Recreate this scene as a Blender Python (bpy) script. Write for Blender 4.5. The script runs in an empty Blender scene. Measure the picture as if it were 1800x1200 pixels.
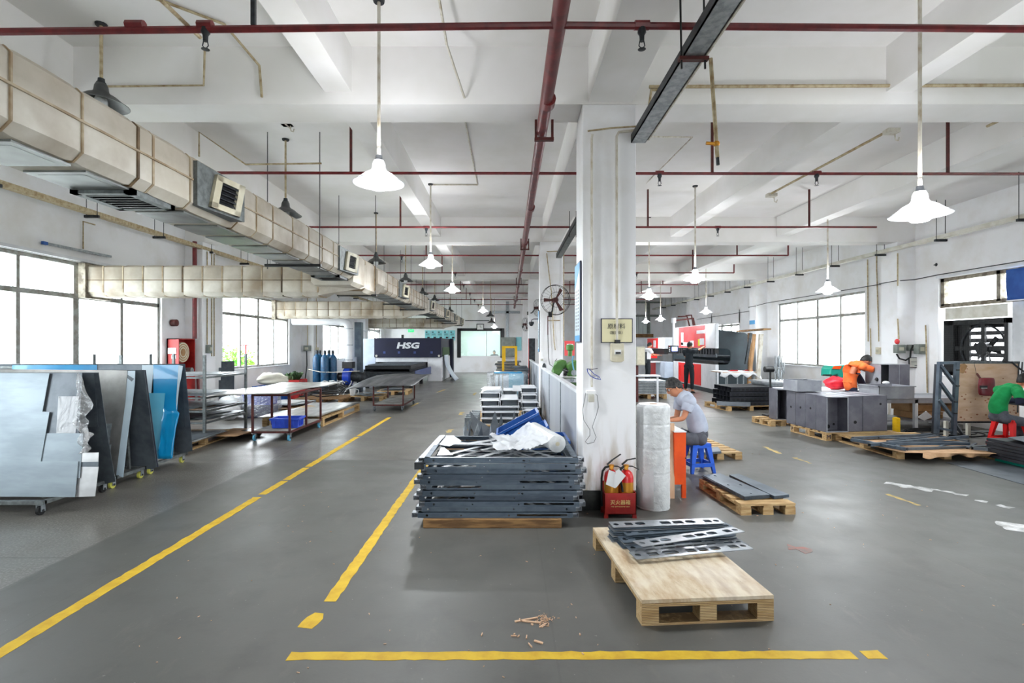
import bpy, bmesh, math, random
from mathutils import Vector, Matrix, noise
random.seed(7)
SC = bpy.context.scene
COL = SC.collection
R = math.radians
# ---- camera -------------------------------------------------------------
FPX, CX, CY, EYE = 900.0, 893.0, 607.0, 1.6
cam = bpy.data.cameras.new('camera'); camo = bpy.data.objects.new('camera', cam); COL.objects.link(camo)
cam.lens = 18.0; cam.sensor_width = 36.0; cam.clip_start = 0.05; cam.clip_end = 200
cam.shift_x = 7/1800; cam.shift_y = 7/1800
camo.location = (0, 0, EYE); camo.rotation_euler = (R(90), 0, 0)
SC.camera = camo
# ---- world and view -------------------------------------------------------
SC.view_settings.view_transform = 'Standard'; SC.view_settings.look = 'None'
SC.view_settings.gamma = 1.0; SC.view_settings.use_curve_mapping = False
SC.view_settings.exposure = 1.15
wd = bpy.data.worlds.new('world'); SC.world = wd; wd.use_nodes = True
bg = wd.node_tree.nodes['Background']
bg.inputs[0].default_value = (0.90, 0.95, 1.0, 1); bg.inputs[1].default_value = 7.5
LAMP_W = 26.0
def portal(x0, x1, y0, y1, z0, z1, axis):
    l = bpy.data.lights.new('window_portal', 'AREA'); l.shape = 'RECTANGLE'; l.cycles.is_portal = True
    o = bpy.data.objects.new('window_portal', l); COL.objects.link(o)
    o.location = ((x0+x1)/2, (y0+y1)/2, (z0+z1)/2)
    if axis == 'x+': o.rotation_euler = (0, R(-90), 0); l.size = z1-z0; l.size_y = y1-y0
    elif axis == 'x-': o.rotation_euler = (0, R(90), 0); l.size = z1-z0; l.size_y = y1-y0
    else: o.rotation_euler = (R(90), 0, 0); l.size = x1-x0; l.size_y = z1-z0
    return o
XL, XR, YB, YF, ZC = -7.3, 9.2, 30.4, -5.0, 4.5      # inner faces of the hall
WINS = [(1.6, 3.9), (4.6, 10.8), (13.1, 17.1), (20.2, 23.3), (26.3, 29.4)]
WINSR = [(1.6, 4.4), (5.6, 10.95), (13.2, 17.45), (20.4, 23.1)]
ZS, ZT, ZW = 0.97, 2.44, 3.02                         # sill, transom, head
for a, b in WINS: portal(XL-.15, XL-.15, a, b, ZS, ZW, 'x+')
for a, b in WINSR: portal(XR+.15, XR+.15, a, b, ZS, ZW, 'x-')
portal(0, 3.2, YF-.15, YF-.15, .05, 2.4, 'y')          # unseen opening added behind the camera to light the sides facing it
# ---- pixel measurements to places ------------------------------------------
def W(px, py, Y): return Vector(((px-CX)*Y/FPX, Y, EYE-(py-CY)*Y/FPX))
def G(px, py, z=0.0): return W(px, py, FPX*(EYE-z)/(py-CY))
def V(*a): return Vector(a)
# ---- mesh collecting -------------------------------------------------------
WM = {}
class M:
    def __init__(s): s.v = []; s.f = []
    def add(s, vs, fs):
        n = len(s.v); s.v += [Vector(p) for p in vs]; s.f += [[i+n for i in f] for f in fs]; return s
    def box(s, x0, x1, y0, y1, z0, z1, T=None):
        vs = [Vector((x, y, z)) for z in (z0, z1) for y in (y0, y1) for x in (x0, x1)]
        if T: vs = [T @ v for v in vs]
        return s.add(vs, [(0,2,3,1),(4,5,7,6),(0,1,5,4),(2,6,7,3),(0,4,6,2),(1,3,7,5)])
    def cb(s, c, size, T=None):
        x, y, z = c; a, b, d = size
        return s.box(x-a/2, x+a/2, y-b/2, y+b/2, z-d/2, z+d/2, T)
    def bar(s, p, q, w, h=None, up=(0,0,1)):
        p, q = Vector(p), Vector(q); d = (q-p).normalized(); h = w if h is None else h
        u = Vector(up)
        if abs(d.dot(u)) > .98: u = Vector((0,1,0))
        a = d.cross(u).normalized(); b = a.cross(d).normalized()
        vs = [e + a*i*w/2 + b*j*h/2 for e in (p, q) for j in (-1, 1) for i in (-1, 1)]
        return s.add(vs, [(0,2,3,1),(4,5,7,6),(0,1,5,4),(2,6,7,3),(0,4,6,2),(1,3,7,5)])
    def tube(s, pts, r, n=8, cap=True):
        pts = [Vector(p) for p in pts]; k = len(pts); rs = r if isinstance(r, (list, tuple)) else [r]*k
        d0 = (pts[1]-pts[0]).normalized(); u = Vector((0,0,1)) if abs(d0.z) < .9 else Vector((1,0,0))
        a = d0.cross(u).normalized(); vs = []
        for i, p in enumerate(pts):
            if i == 0: d = d0
            elif i == k-1: d = (pts[-1]-pts[-2]).normalized()
            else: d = ((pts[i+1]-p).normalized() + (p-pts[i-1]).normalized()).normalized()
            a = (a - d*a.dot(d)).normalized(); b = d.cross(a)
            for j in range(n):
                t = 2*math.pi*j/n; vs.append(p + (a*math.cos(t)+b*math.sin(t))*rs[i])
        fs = [(i*n+j, i*n+(j+1)%n, (i+1)*n+(j+1)%n, (i+1)*n+j) for i in range(k-1) for j in range(n)]
        if cap: fs += [tuple(range(n-1, -1, -1)), tuple((k-1)*n+j for j in range(n))]
        return s.add(vs, fs)
    def lathe(s, prof, n=16, T=None, cap=False):
        vs = [];
        for r, z in prof:
            for j in range(n):
                t = 2*math.pi*j/n; v = Vector((r*math.cos(t), r*math.sin(t), z)); vs.append(T @ v if T else v)
        fs = [(i*n+j, i*n+(j+1)%n, (i+1)*n+(j+1)%n, (i+1)*n+j) for i in range(len(prof)-1) for j in range(n)]
        if cap: fs += [tuple(range(n-1, -1, -1)), tuple((len(prof)-1)*n+j for j in range(n))]
        return s.add(vs, fs)
    def slab(s, top, t, d=None):
        top = [Vector(p) for p in top]; n = len(top)
        if d is None:
            d = Vector((0,0,0))
            for i in range(n): d += top[i].cross(top[(i+1) % n])
            d.normalize()
        d = Vector(d)*t
        vs = top + [p-d for p in top]
        fs = [tuple(range(n)), tuple(range(2*n-1, n-1, -1))] + [(i, n+i, n+(i+1)%n, (i+1)%n) for i in range(n)]
        return s.add(vs, fs)
    def grid(s, fn, nu, nv, t=0):
        vs = [Vector(fn(i/nu, j/nv)) for j in range(nv+1) for i in range(nu+1)]
        fs = [(j*(nu+1)+i, j*(nu+1)+i+1, (j+1)*(nu+1)+i+1, (j+1)*(nu+1)+i) for j in range(nv) for i in range(nu)]
        return s.add(vs, fs)
    def sph(s, c, r, n=10, sc=(1,1,1)):
        c = Vector(c); pr = [(math.sin(math.pi*i/n)*r*.9999+1e-4, -math.cos(math.pi*i/n)*r) for i in range(n+1)]
        T = Matrix.Translation(c) @ Matrix.Diagonal((*sc, 1))
        return s.lathe(pr, n+2, T)
    def o(s, name, mat, parent=None, smooth=False, bev=0, solid=0, sub=0, base=True):
        me = bpy.data.meshes.new(name)
        if parent is not None:
            inv = WM[parent].inverted(); off = Vector((0,0,0)); vs = [inv @ v for v in s.v]; w = WM[parent]
        else:
            mn = Vector([min(v[i] for v in s.v) for i in range(3)]); mx = Vector([max(v[i] for v in s.v) for i in range(3)])
            off = Vector(((mn.x+mx.x)/2, (mn.y+mx.y)/2, mn.z)); vs = [v-off for v in s.v]; w = Matrix.Translation(off)
        me.from_pydata([tuple(v) for v in vs], [], s.f); me.update()
        ob = bpy.data.objects.new(name, me); COL.objects.link(ob)
        if parent is not None: ob.parent = parent
        else: ob.location = off
        WM[ob] = w
        if mat: me.materials.append(mat)
        fin(ob, smooth, bev, solid, sub); return ob
def fin(ob, smooth=False, bev=0, solid=0, sub=0):
    if smooth:
        ob.data.polygons.foreach_set('use_smooth', [True]*len(ob.data.polygons))
        if smooth != 'all':
            try: ob.data.set_sharp_from_angle(angle=R(40))
            except Exception: pass
    if solid:
        m = ob.modifiers.new('solid', 'SOLIDIFY'); m.thickness = solid; m.offset = 0
    if sub:
        m = ob.modifiers.new('sub', 'SUBSURF'); m.levels = sub; m.render_levels = sub
    if bev:
        m = ob.modifiers.new('bevel', 'BEVEL'); m.width = bev; m.segments = 2; m.limit_method = 'ANGLE'
def thing(name, label, cat, loc=(0,0,0), rz=0, group=None):
    e = bpy.data.objects.new(name, None); COL.objects.link(e); e.empty_display_size = .1
    e.location = loc; e.rotation_euler = (0, 0, rz)
    WM[e] = Matrix.Translation(Vector(loc)) @ Matrix.Rotation(rz, 4, 'Z')
    return tag(e, label, cat, group)
def tag(o, label, cat, group=None):
    o['label'] = label; o['category'] = cat
    if group: o['group'] = group
    return o
ORD = ['first','second','third','fourth','fifth','sixth','seventh','eighth','ninth','tenth','eleventh','twelfth','thirteenth','fourteenth','fifteenth','sixteenth','seventeenth']
def struct(o, label=None):
    o['kind'] = 'structure'
    if label: o['label'] = label
    return o
def stuff(o): o['kind'] = 'stuff'; return o
def lab(o, t): o['label'] = t; return o
def put(o, loc, rz=0, rx=0, ry=0):
    o.location = loc; o.rotation_euler = (rx, ry, rz); return o
def dup(o, loc=None, rz=None, label=None, group=None, parent=None):
    c = o.copy(); COL.objects.link(c)
    if parent is not None: c.parent = parent
    WM[c] = Matrix.Identity(4)
    for ch in list(o.children): dup(ch, parent=c)
    if loc is not None: c.location = loc
    if rz is not None: c.rotation_euler = (0, 0, rz)
    if label: c['label'] = label
    if group: c['group'] = group
    return c
def part_copy(o, parent, loc, rot=(0,0,0)):
    c = o.copy(); COL.objects.link(c); c.parent = parent; c.location = loc; c.rotation_euler = rot; return c
def crv(name, splines, thick, mat, parent, T=Matrix.Identity(4), bev=0):
    """flat plate with holes: first closed outline, then holes, extruded by thick, placed by T (world)"""
    cu = bpy.data.curves.new(name, 'CURVE'); cu.dimensions = '2D'; cu.fill_mode = 'BOTH'; cu.extrude = thick/2
    for pts in splines:
        sp = cu.splines.new('POLY'); sp.points.add(len(pts)-1); sp.use_cyclic_u = True
        for i, p in enumerate(pts): sp.points[i].co = (p[0], p[1], 0, 1)
    t = bpy.data.objects.new('t', cu); COL.objects.link(t)
    me = bpy.data.meshes.new_from_object(t); bpy.data.objects.remove(t)
    return _place(name, me, mat, parent, T)
def _place(name, me, mat, parent, T):
    me.name = name; me.materials.clear(); me.materials.append(mat)
    ob = bpy.data.objects.new(name, me); COL.objects.link(ob)
    if parent is not None:
        me.transform(WM[parent].inverted() @ T); ob.parent = parent; WM[ob] = WM[parent]
    else: ob.matrix_world = T; WM[ob] = T
    return ob
def text(name, s, size, mat, parent, T, thick=.001, align='CENTER', sx=1, bold=0):
    cu = bpy.data.curves.new(name, 'FONT'); cu.body = s; cu.size = size; cu.extrude = thick/2; cu.align_x = align; cu.align_y = 'CENTER'
    cu.resolution_u = 2; cu.offset = bold
    t = bpy.data.objects.new('t', cu); COL.objects.link(t)
    me = bpy.data.meshes.new_from_object(t); bpy.data.objects.remove(t)
    me.transform(Matrix.Diagonal((sx, 1, 1, 1)))
    return _place(name, me, mat, parent, T)
def facing(loc, ax='-y'):
    """matrix whose local XY plane stands upright facing the axis"""
    if ax == '-y': Rm = Matrix.Rotation(R(90), 4, 'X')
    elif ax == '-x': Rm = Matrix.Rotation(R(-90), 4, 'Z') @ Matrix.Rotation(R(90), 4, 'X')
    elif ax == '+x': Rm = Matrix.Rotation(R(90), 4, 'Z') @ Matrix.Rotation(R(90), 4, 'X')
    else: Rm = Matrix.Identity(4)
    return Matrix.Translation(Vector(loc)) @ Rm
def circ(x, y, r, n=10, a=1): return [(x+r*math.cos(2*math.pi*i/n)*a, y+r*math.sin(2*math.pi*i/n)) for i in range(n)]
def rrect(x0, x1, y0, y1, r=.01, n=3):
    out = []
    for cx, cy, a0 in ((x1-r, y1-r, 0), (x0+r, y1-r, 90), (x0+r, y0+r, 180), (x1-r, y0+r, 270)):
        for i in range(n+1):
            a = R(a0+90*i/n); out.append((cx+r*math.cos(a), cy+r*math.sin(a)))
    return out
# ---- materials ---------------------------------------------------------------
def _n(nt, t, **k):
    n = nt.nodes.new(t)
    for a, b in k.items(): setattr(n, a, b)
    return n
def mat(name, c, c2=None, sc=6, rough=.5, metal=0, bump=0, bsc=40, det=3, lo=.4, hi=.6, stretch=(1,1,1), coat=0, r2=None, alpha=None, emit=0, sub=0, trans=0):
    m = bpy.data.materials.new(name); m.use_nodes = True; nt = m.node_tree; b = nt.nodes['Principled BSDF']
    def rgb(x): return (*[((v/255) ** 2.2 if max(x) > 1 else v) for v in x], 1)
    b.inputs['Base Color'].default_value = rgb(c); b.inputs['Roughness'].default_value = rough; b.inputs['Metallic'].default_value = metal
    if coat: b.inputs['Coat Weight'].default_value = coat
    if trans: b.inputs['Transmission Weight'].default_value = trans
    if emit: b.inputs['Emission Color'].default_value = rgb(c); b.inputs['Emission Strength'].default_value = emit
    if alpha is not None: b.inputs['Alpha'].default_value = alpha
    L = nt.links.new
    if c2 or bump or r2:
        tc = _n(nt, 'ShaderNodeTexCoord'); mp = _n(nt, 'ShaderNodeMapping'); mp.inputs['Scale'].default_value = stretch
        L(tc.outputs['Object'], mp.inputs[0])
        nz = _n(nt, 'ShaderNodeTexNoise'); nz.inputs['Scale'].default_value = sc; nz.inputs['Detail'].default_value = det; nz.inputs['Roughness'].default_value = .6
        L(mp.outputs[0], nz.inputs['Vector'])
    if c2:
        rp = _n(nt, 'ShaderNodeValToRGB'); rp.color_ramp.elements[0].position = lo; rp.color_ramp.elements[1].position = hi
        rp.color_ramp.elements[0].color = rgb(c); rp.color_ramp.elements[1].color = rgb(c2)
        L(nz.outputs[0], rp.inputs[0]); L(rp.outputs[0], b.inputs['Base Color'])
    if r2:
        mr = _n(nt, 'ShaderNodeMapRange'); mr.inputs[1].default_value = .35; mr.inputs[2].default_value = .65
        mr.inputs[3].default_value = rough; mr.inputs[4].default_value = r2; L(nz.outputs[0], mr.inputs[0]); L(mr.outputs[0], b.inputs['Roughness'])
    if bump:
        n2 = _n(nt, 'ShaderNodeTexNoise'); n2.inputs['Scale'].default_value = bsc; n2.inputs['Detail'].default_value = 2; L(mp.outputs[0], n2.inputs['Vector'])
        bp = _n(nt, 'ShaderNodeBump'); bp.inputs['Strength'].default_value = bump; bp.inputs['Distance'].default_value = .01
        L(n2.outputs[0], bp.inputs['Height']); L(bp.outputs[0], b.inputs['Normal'])
    return m
MT = {}
def mm(k, *a, **kw): MT[k] = mat(k, *a, **kw); return MT[k]
mm('ceiling_paint', (238,236,235), (230,228,224), sc=.8, rough=.85, det=4)
mm('wall_paint', (236,236,238), (220,217,213), sc=1.3, rough=.75, det=6, lo=.45, hi=.75, bump=.05, bsc=6)
mm('column_paint', (240,240,242), (224,221,216), sc=1.6, rough=.6, det=6, lo=.5, hi=.8, bump=.05, bsc=5)
mm('skirting_black', (22,28,26), (52,54,50), sc=7, rough=.5, lo=.5, hi=.7)
mm('red_pipe', (118,38,40), (96,30,34), sc=9, rough=.4)
mm('rust_red', (92,40,36), (70,34,32), sc=14, rough=.6)
mm('dark_steel', (58,62,66), (40,42,45), sc=12, rough=.45, metal=.4)
mm('black_metal', (26,27,29), (18,19,20), sc=12, rough=.45)
mm('black_rubber', (22,22,23), rough=.8)
mm('galv', (168,174,178), (138,146,150), sc=18, rough=.42, metal=.65, det=5)
mm('galv_dull', (120,126,126), (96,100,100), sc=18, rough=.5, metal=.4, det=5)
mm('conduit_white', (205,200,188), (172,158,136), sc=14, rough=.6, lo=.45, hi=.7, stretch=(1,1,.6))
mm('conduit_old', (186,172,140), (142,118,82), sc=16, rough=.65, lo=.4, hi=.7)
mm('steel_sheet', (150,161,168), (134,145,152), sc=1.2, rough=.45, metal=.4, det=4, stretch=(1,1,4), r2=.5)
mm('steel_grey', (112,118,124), (92,98,104), sc=3, rough=.45, metal=.45, det=4)
mm('steel_dark', (102,110,116), (80,87,94), sc=3, rough=.45, metal=.35, det=4)
mm('steel_blue', (100,112,122), (78,88,100), sc=3, rough=.42, metal=.45, det=4)
mm('steel_stained', (150,148,144), (122,120,118), sc=2.6, rough=.4, metal=.5, det=7, lo=.4, hi=.65)
mm('steel_bright', (206,206,206), (184,184,184), sc=3, rough=.32, metal=.7, det=3, stretch=(1,6,1), r2=.45)
mm('table_steel', (198,196,192), (170,168,164), sc=1.5, rough=.28, metal=.75, det=5, stretch=(3,.6,1), r2=.42)
mm('table_dark', (96,96,98), (74,74,78), sc=1.5, rough=.4, metal=.5, det=5, stretch=(3,.6,1), r2=.55)
mm('blue_film', (0,138,196), (20,152,206), sc=2, rough=.28, coat=.4)
mm('blue_film_light', (96,176,206), (120,190,214), sc=2, rough=.3, coat=.3)
mm('pale_film', (196,214,224), (182,200,212), sc=2, rough=.3)
mm('wood_pallet', (196,166,120), (164,130,86), sc=5, rough=.8, det=6, stretch=(1,6,8), bump=.2)
mm('wood_dark', (150,114,72), (104,76,48), sc=4, rough=.8, det=6, stretch=(1,6,8), bump=.2)
mm('wood_ply_top', (214,200,174), (178,150,116), sc=11, rough=.75, det=12, lo=.38, hi=.72, stretch=(1.6,.5,1), bump=.15)
def ply_marks():
    m = MT['wood_ply_top']; nt = m.node_tree; b = nt.nodes['Principled BSDF']; L = nt.links.new; src = b.inputs['Base Color'].links[0].from_socket
    tc = _n(nt, 'ShaderNodeTexCoord')
    for sc_, st, lo_, hi_, c, k in ((3.0,(3,.6,1),.60,.70,(.30,.17,.08,1),.55), (60,(1,1,1),.70,.76,(.10,.07,.05,1),.7), (2.2,(1,1,1),.5,.72,(.78,.74,.68,1),.6), (14,(6,.5,1),.68,.74,(.16,.09,.05,1),.7)):
        mp = _n(nt, 'ShaderNodeMapping'); mp.inputs['Scale'].default_value = st; L(tc.outputs['Object'], mp.inputs[0]); nz = _n(nt, 'ShaderNodeTexNoise'); nz.inputs['Scale'].default_value = sc_; nz.inputs['Detail'].default_value = 5; L(mp.outputs[0], nz.inputs['Vector'])
        r = _n(nt, 'ShaderNodeMapRange'); r.inputs[1].default_value = lo_; r.inputs[2].default_value = hi_; r.inputs[4].default_value = k; L(nz.outputs[0], r.inputs[0])
        x = _n(nt, 'ShaderNodeMix', data_type='RGBA'); L(r.outputs[0], x.inputs[0]); L(src, x.inputs[6]); x.inputs[7].default_value = c; src = x.outputs[2]
    L(src, b.inputs['Base Color'])
ply_marks()
mm('wood_raw', (214,178,148), (200,160,128), sc=4, rough=.7, det=5, stretch=(6,1,1))
mm('kraft', (206,166,128), (188,148,110), sc=6, rough=.85)
mm('white_paint', (226,228,232), (214,216,220), sc=3, rough=.4)
mm('pale_blue_paint', (196,206,222), (184,194,212), sc=3, rough=.35)
mm('machine_blue', (14,19,52), (12,16,46), sc=2, rough=.6)
mm('machine_blue2', (58,74,128), (50,66,118), sc=2, rough=.35)
mm('cyl_blue', (28,80,114), (18,56,88), sc=9, rough=.4)
mm('bright_blue', (28,60,160), rough=.35)
mm('crate_blue', (60,92,214), (50,80,196), sc=4, rough=.4)
mm('crate_deep', (44,96,172), (36,82,156), sc=4, rough=.4)
mm('stool_blue', (50,100,214), rough=.35)
mm('stool_red', (226,28,30), rough=.35)
mm('red', (206,38,40), (186,30,34), sc=5, rough=.35)
mm('cabinet_red', (176,44,40), (150,34,34), sc=5, rough=.45)
mm('red_pale', (232,84,86), (220,60,64), sc=2, rough=.4)
mm('red_machine', (226,42,40), rough=.35)
mm('orange', (240,86,12), (226,74,8), sc=5, rough=.4)
mm('green_machine', (88,138,64), (76,122,56), sc=6, rough=.4)
mm('teal_machine', (20,148,128), rough=.4)
mm('yellow', (250,200,20), (240,186,10), sc=6, rough=.5)
mm('line_yellow', (216,178,40), (196,154,30), sc=9, rough=.7, det=8, lo=.4, hi=.65)
mm('line_faded', (196,166,92), (150,136,104), sc=14, rough=.8, det=8)
mm('white_smear', (214,214,214), (160,160,158), sc=8, rough=.8, det=8)
mm('red_smear', (150,104,96), (122,112,108), sc=10, rough=.8, det=8)
mm('plastic_white', (214,216,216), (202,204,205), sc=20, rough=.3, bump=.3, bsc=60)
mm('paper', (240,240,240), rough=.7)
mm('ivory', (214,208,186), (198,190,164), sc=6, rough=.5)
mm('box_beige', (176,174,156), rough=.5)
mm('green_grey', (126,132,126), (110,116,110), sc=6, rough=.5)
mm('navy', (26,30,60), rough=.5)
mm('skin', (206,142,108), (198,134,100), sc=10, rough=.55)
mm('skin_tan', (176,108,78), rough=.55)
mm('hair', (26,24,24), rough=.6)
mm('grey_hair', (26,25,25), (62,60,58), sc=30, rough=.7)
mm('shirt_grey', (188,196,212), (172,180,198), sc=5, rough=.9, bump=.3, bsc=9)
mm('trouser_grey', (92,94,102), (72,74,82), sc=6, rough=.9, bump=.4, bsc=14)
mm('shirt_orange', (244,120,62), (232,104,50), sc=5, rough=.9, bump=.3, bsc=9)
mm('shirt_green', (28,152,84), (20,132,70), sc=5, rough=.9, bump=.3, bsc=9)
mm('shirt_white', (226,228,232), rough=.9)
mm('shirt_black', (34,40,46), rough=.9, bump=.3, bsc=9)
mm('cloth_navy', (28,32,52), rough=.9)
mm('cloth_white', (226,226,228), (206,206,210), sc=6, rough=.9, bump=.4, bsc=14)
mm('red_bag', (240,60,74), (224,40,58), sc=6, rough=.4, bump=.5, bsc=12)
mm('glove', (60,60,64), rough=.8)
mm('gold_text', (236,214,140), rough=.5)
mm('grey_text', (120,120,124), rough=.6)
mm('text_dark', (40,40,44), rough=.6)
mm('pale_text', (205,205,196), rough=.6)
mm('sign_cream', (226,218,176), rough=.5)
mm('sign_blue', (60,150,206), rough=.4)
mm('sign_teal', (130,206,216), (150,216,222), sc=4, rough=.4)
mm('exit_green', (20,170,90), rough=.4, emit=1.2)
mm('warn_yellow', (236,226,30), rough=.4)
mm('screen', (150,170,240), rough=.2, emit=1.5)
mm('banner_blue', (48,92,168), (40,80,152), sc=4, rough=.7)
mm('mask_red', (128,34,44), (108,26,36), sc=4, rough=.35)
mm('board', (226,196,168), (206,166,128), sc=2.4, rough=.8, det=8, lo=.42, hi=.7, stretch=(1,.8,4))
mm('knot', (164,104,72), rough=.8)
mm('soot', (60,44,30), rough=.9)
mm('concrete', (150,148,142), (120,118,112), sc=5, rough=.85, bump=.1)
mm('cardboard', (176,136,96), (156,118,80), sc=5, rough=.85)
mm('leaf', (120,200,60), (70,150,40), sc=8, rough=.8)
mm('leaf_pot', (70,96,62), rough=.8)
mm('outside_white', (230,230,232), rough=.9)
mm('ground_out', (190,190,184), rough=.9)
mm('bottle', (20,30,30), rough=.3)
mm('wheel_blue', (96,170,204), rough=.4)
mm('wheel_yellow', (206,204,96), rough=.4)
mm('brass', (214,150,60), rough=.35, metal=.7)
mm('office_wall', (206,216,212), rough=.7)
mm('belt', (208,206,196), (190,186,172), sc=4, rough=.6)
mm('fiber', (206,202,188), rough=.9)
def emis(name, c, s):
    m = bpy.data.materials.new(name); m.use_nodes = True; nt = m.node_tree; nt.nodes.clear()
    e = _n(nt, 'ShaderNodeEmission'); e.inputs[0].default_value = (*c, 1); e.inputs[1].default_value = s
    o = _n(nt, 'ShaderNodeOutputMaterial'); nt.links.new(e.outputs[0], o.inputs[0]); MT[name] = m; return m
emis('bulb_glow', (.92, .96, 1), 30); emis('arc_glow', (.8, .95, 1), 14)
def clearmat(name, tint=(1,1,1), gl=.1, rough=.05, white=0, bump=0):
    m = bpy.data.materials.new(name); m.use_nodes = True; nt = m.node_tree; nt.nodes.clear(); L = nt.links.new
    t = _n(nt, 'ShaderNodeBsdfTransparent'); t.inputs[0].default_value = (*tint, 1)
    g = _n(nt, 'ShaderNodeBsdfGlossy'); g.inputs['Roughness'].default_value = rough
    mx = _n(nt, 'ShaderNodeMixShader'); mx.inputs[0].default_value = gl; L(t.outputs[0], mx.inputs[1]); L(g.outputs[0], mx.inputs[2]); out = mx
    if white:
        d = _n(nt, 'ShaderNodeBsdfTranslucent') if white > 1 else _n(nt, 'ShaderNodeBsdfDiffuse'); d.inputs[0].default_value = (.85,.87,.9,1)
        m2 = _n(nt, 'ShaderNodeMixShader'); m2.inputs[0].default_value = white % 1 if white > 1 else white
        L(mx.outputs[0], m2.inputs[1]); L(d.outputs[0], m2.inputs[2]); out = m2
    if bump:
        nz = _n(nt, 'ShaderNodeTexNoise'); nz.inputs['Scale'].default_value = 22; nz.inputs['Detail'].default_value = 4
        tc = _n(nt, 'ShaderNodeTexCoord'); L(tc.outputs['Object'], nz.inputs['Vector'])
        bp = _n(nt, 'ShaderNodeBump'); bp.inputs['Strength'].default_value = bump; bp.inputs['Distance'].default_value = .03
        L(nz.outputs[0], bp.inputs['Height']); L(bp.outputs[0], g.inputs['Normal'])
    o = _n(nt, 'ShaderNodeOutputMaterial'); L(out.outputs[0], o.inputs[0]); MT[name] = m; return m
clearmat('glass', (.96,.98,.98), .06, .03)
clearmat('office_glass', (.86,.93,.91), .12, .04, .12)
clearmat('film_wrap', (.93,.94,.95), .28, .16, .14, 1.0)
clearmat('film_cloudy', (.9,.91,.92), .22, .25, .5, .8)
def floor_material():
    m = bpy.data.materials.new('floor_paint'); m.use_nodes = True; nt = m.node_tree; b = nt.nodes['Principled BSDF']; L = nt.links.new
    tc = _n(nt, 'ShaderNodeTexCoord'); sp = _n(nt, 'ShaderNodeSeparateXYZ'); L(tc.outputs['Object'], sp.inputs[0])
    def math_(op, a, c=None, clamp=False):
        n = _n(nt, 'ShaderNodeMath', operation=op, use_clamp=clamp)
        for i, v in enumerate((a, c)):
            if v is None: continue
            if isinstance(v, (int, float)): n.inputs[i].default_value = v
            else: L(v, n.inputs[i])
        return n.outputs[0]
    def noise_(s, d=4, vec=None, ro=.6):
        n = _n(nt, 'ShaderNodeTexNoise'); n.inputs['Scale'].default_value = s; n.inputs['Detail'].default_value = d; n.inputs['Roughness'].default_value = ro
        L(vec if vec else tc.outputs['Object'], n.inputs['Vector']); return n.outputs[0]
    def mix(f, a, c):
        n = _n(nt, 'ShaderNodeMix', data_type='RGBA'); L(f, n.inputs[0])
        for i, v in ((6, a), (7, c)):
            if isinstance(v, tuple): n.inputs[i].default_value = (*[(q/255)**2.2 for q in v], 1)
            else: L(v, n.inputs[i])
        return n.outputs[2]
    def ramp(v, a, c):
        n = _n(nt, 'ShaderNodeMapRange'); n.inputs[1].default_value = a; n.inputs[2].default_value = c; L(v, n.inputs[0]); return n.outputs[0]
    X, Y = sp.outputs[0], sp.outputs[1]
    e = math_('MULTIPLY', math_('SUBTRACT', noise_(1.4, 3), .5), .22)
    xw = math_('ADD', X, e)
    # where the grey floor paint lies: right of the worn edge of the left bay, and only up to the first cross joint
    left = math_('SUBTRACT', 1.0, ramp(xw, -3.34, -3.30))              # bare terrazzo strip by the left wall
    far = math_('MULTIPLY', ramp(Y, 7.14, 7.17), math_('LESS_THAN', X, .8))
    farR = math_('MULTIPLY', ramp(math_('ADD', Y, e), 11.45, 11.5), math_('GREATER_THAN', X, .8))
    bare = math_('MAXIMUM', left, math_('MAXIMUM', far, farR))
    paint = mix(ramp(noise_(1.1, 6), .35, .7), (86,86,82), (96,95,91))
    paint = mix(math_('MULTIPLY', ramp(noise_(3.2, 7), .5, .68), .45), paint, (74,73,70))
    paint = mix(ramp(noise_(.45, 5), .5, .75), paint, (104,102,98))
    mp = _n(nt, 'ShaderNodeMapping'); mp.inputs['Scale'].default_value = (1, .35, 1); mp.inputs['Rotation'].default_value = (0,0,.5); L(tc.outputs['Object'], mp.inputs[0])
    paint = mix(math_('MULTIPLY', ramp(noise_(5, 8, mp.outputs[0], .75), .58, .8), .5), paint, (122,116,109))
    terr = mix(ramp(noise_(60, 3), .45, .62), (99,96,91), (137,134,128))
    terr = mix(ramp(noise_(.9, 5), .35, .7), terr, (102,99,94))
    farc = mix(ramp(noise_(30, 3), .4, .62), (101,99,95), (114,112,107))
    base = mix(left, farc, terr)
    col = mix(bare, paint, base)
    # joints between the slabs
    def joint(v, period, off, w):
        a = math_('ABSOLUTE', math_('SUBTRACT', math_('FRACT', math_('DIVIDE', math_('SUBTRACT', v, off), period)), .5))
        return math_('GREATER_THAN', a, .5 - w/period/2)
    jx = math_('MULTIPLY', joint(X, 3.05, -3.32, .022), bare)
    jy = math_('MULTIPLY', joint(Y, 3.3, 7.16, .022), bare)
    jp = math_('MULTIPLY', joint(X, 3.05, .25+3.05, .012), .35)
    jj = math_('MAXIMUM', math_('MAXIMUM', jx, jy), jp)
    col = mix(math_('MULTIPLY', jj, .55), col, (70,68,64))
    spk = math_('MULTIPLY', math_('GREATER_THAN', noise_(38, 2), .74), .7)
    col = mix(spk, col, (152,149,144))
    dk = math_('MULTIPLY', ramp(noise_(7, 6), .66, .78), .45)
    col = mix(dk, col, (84,80,76))
    L(col, b.inputs['Base Color'])
    ro = math_('ADD', math_('MULTIPLY', noise_(2.2, 6), .35), .28)
    ro2 = math_('SUBTRACT', ro, math_('MULTIPLY', bare, .1)); L(ro2, b.inputs['Roughness'])
    bp = _n(nt, 'ShaderNodeBump'); bp.inputs['Strength'].default_value = .12; bp.inputs['Distance'].default_value = .004
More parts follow.
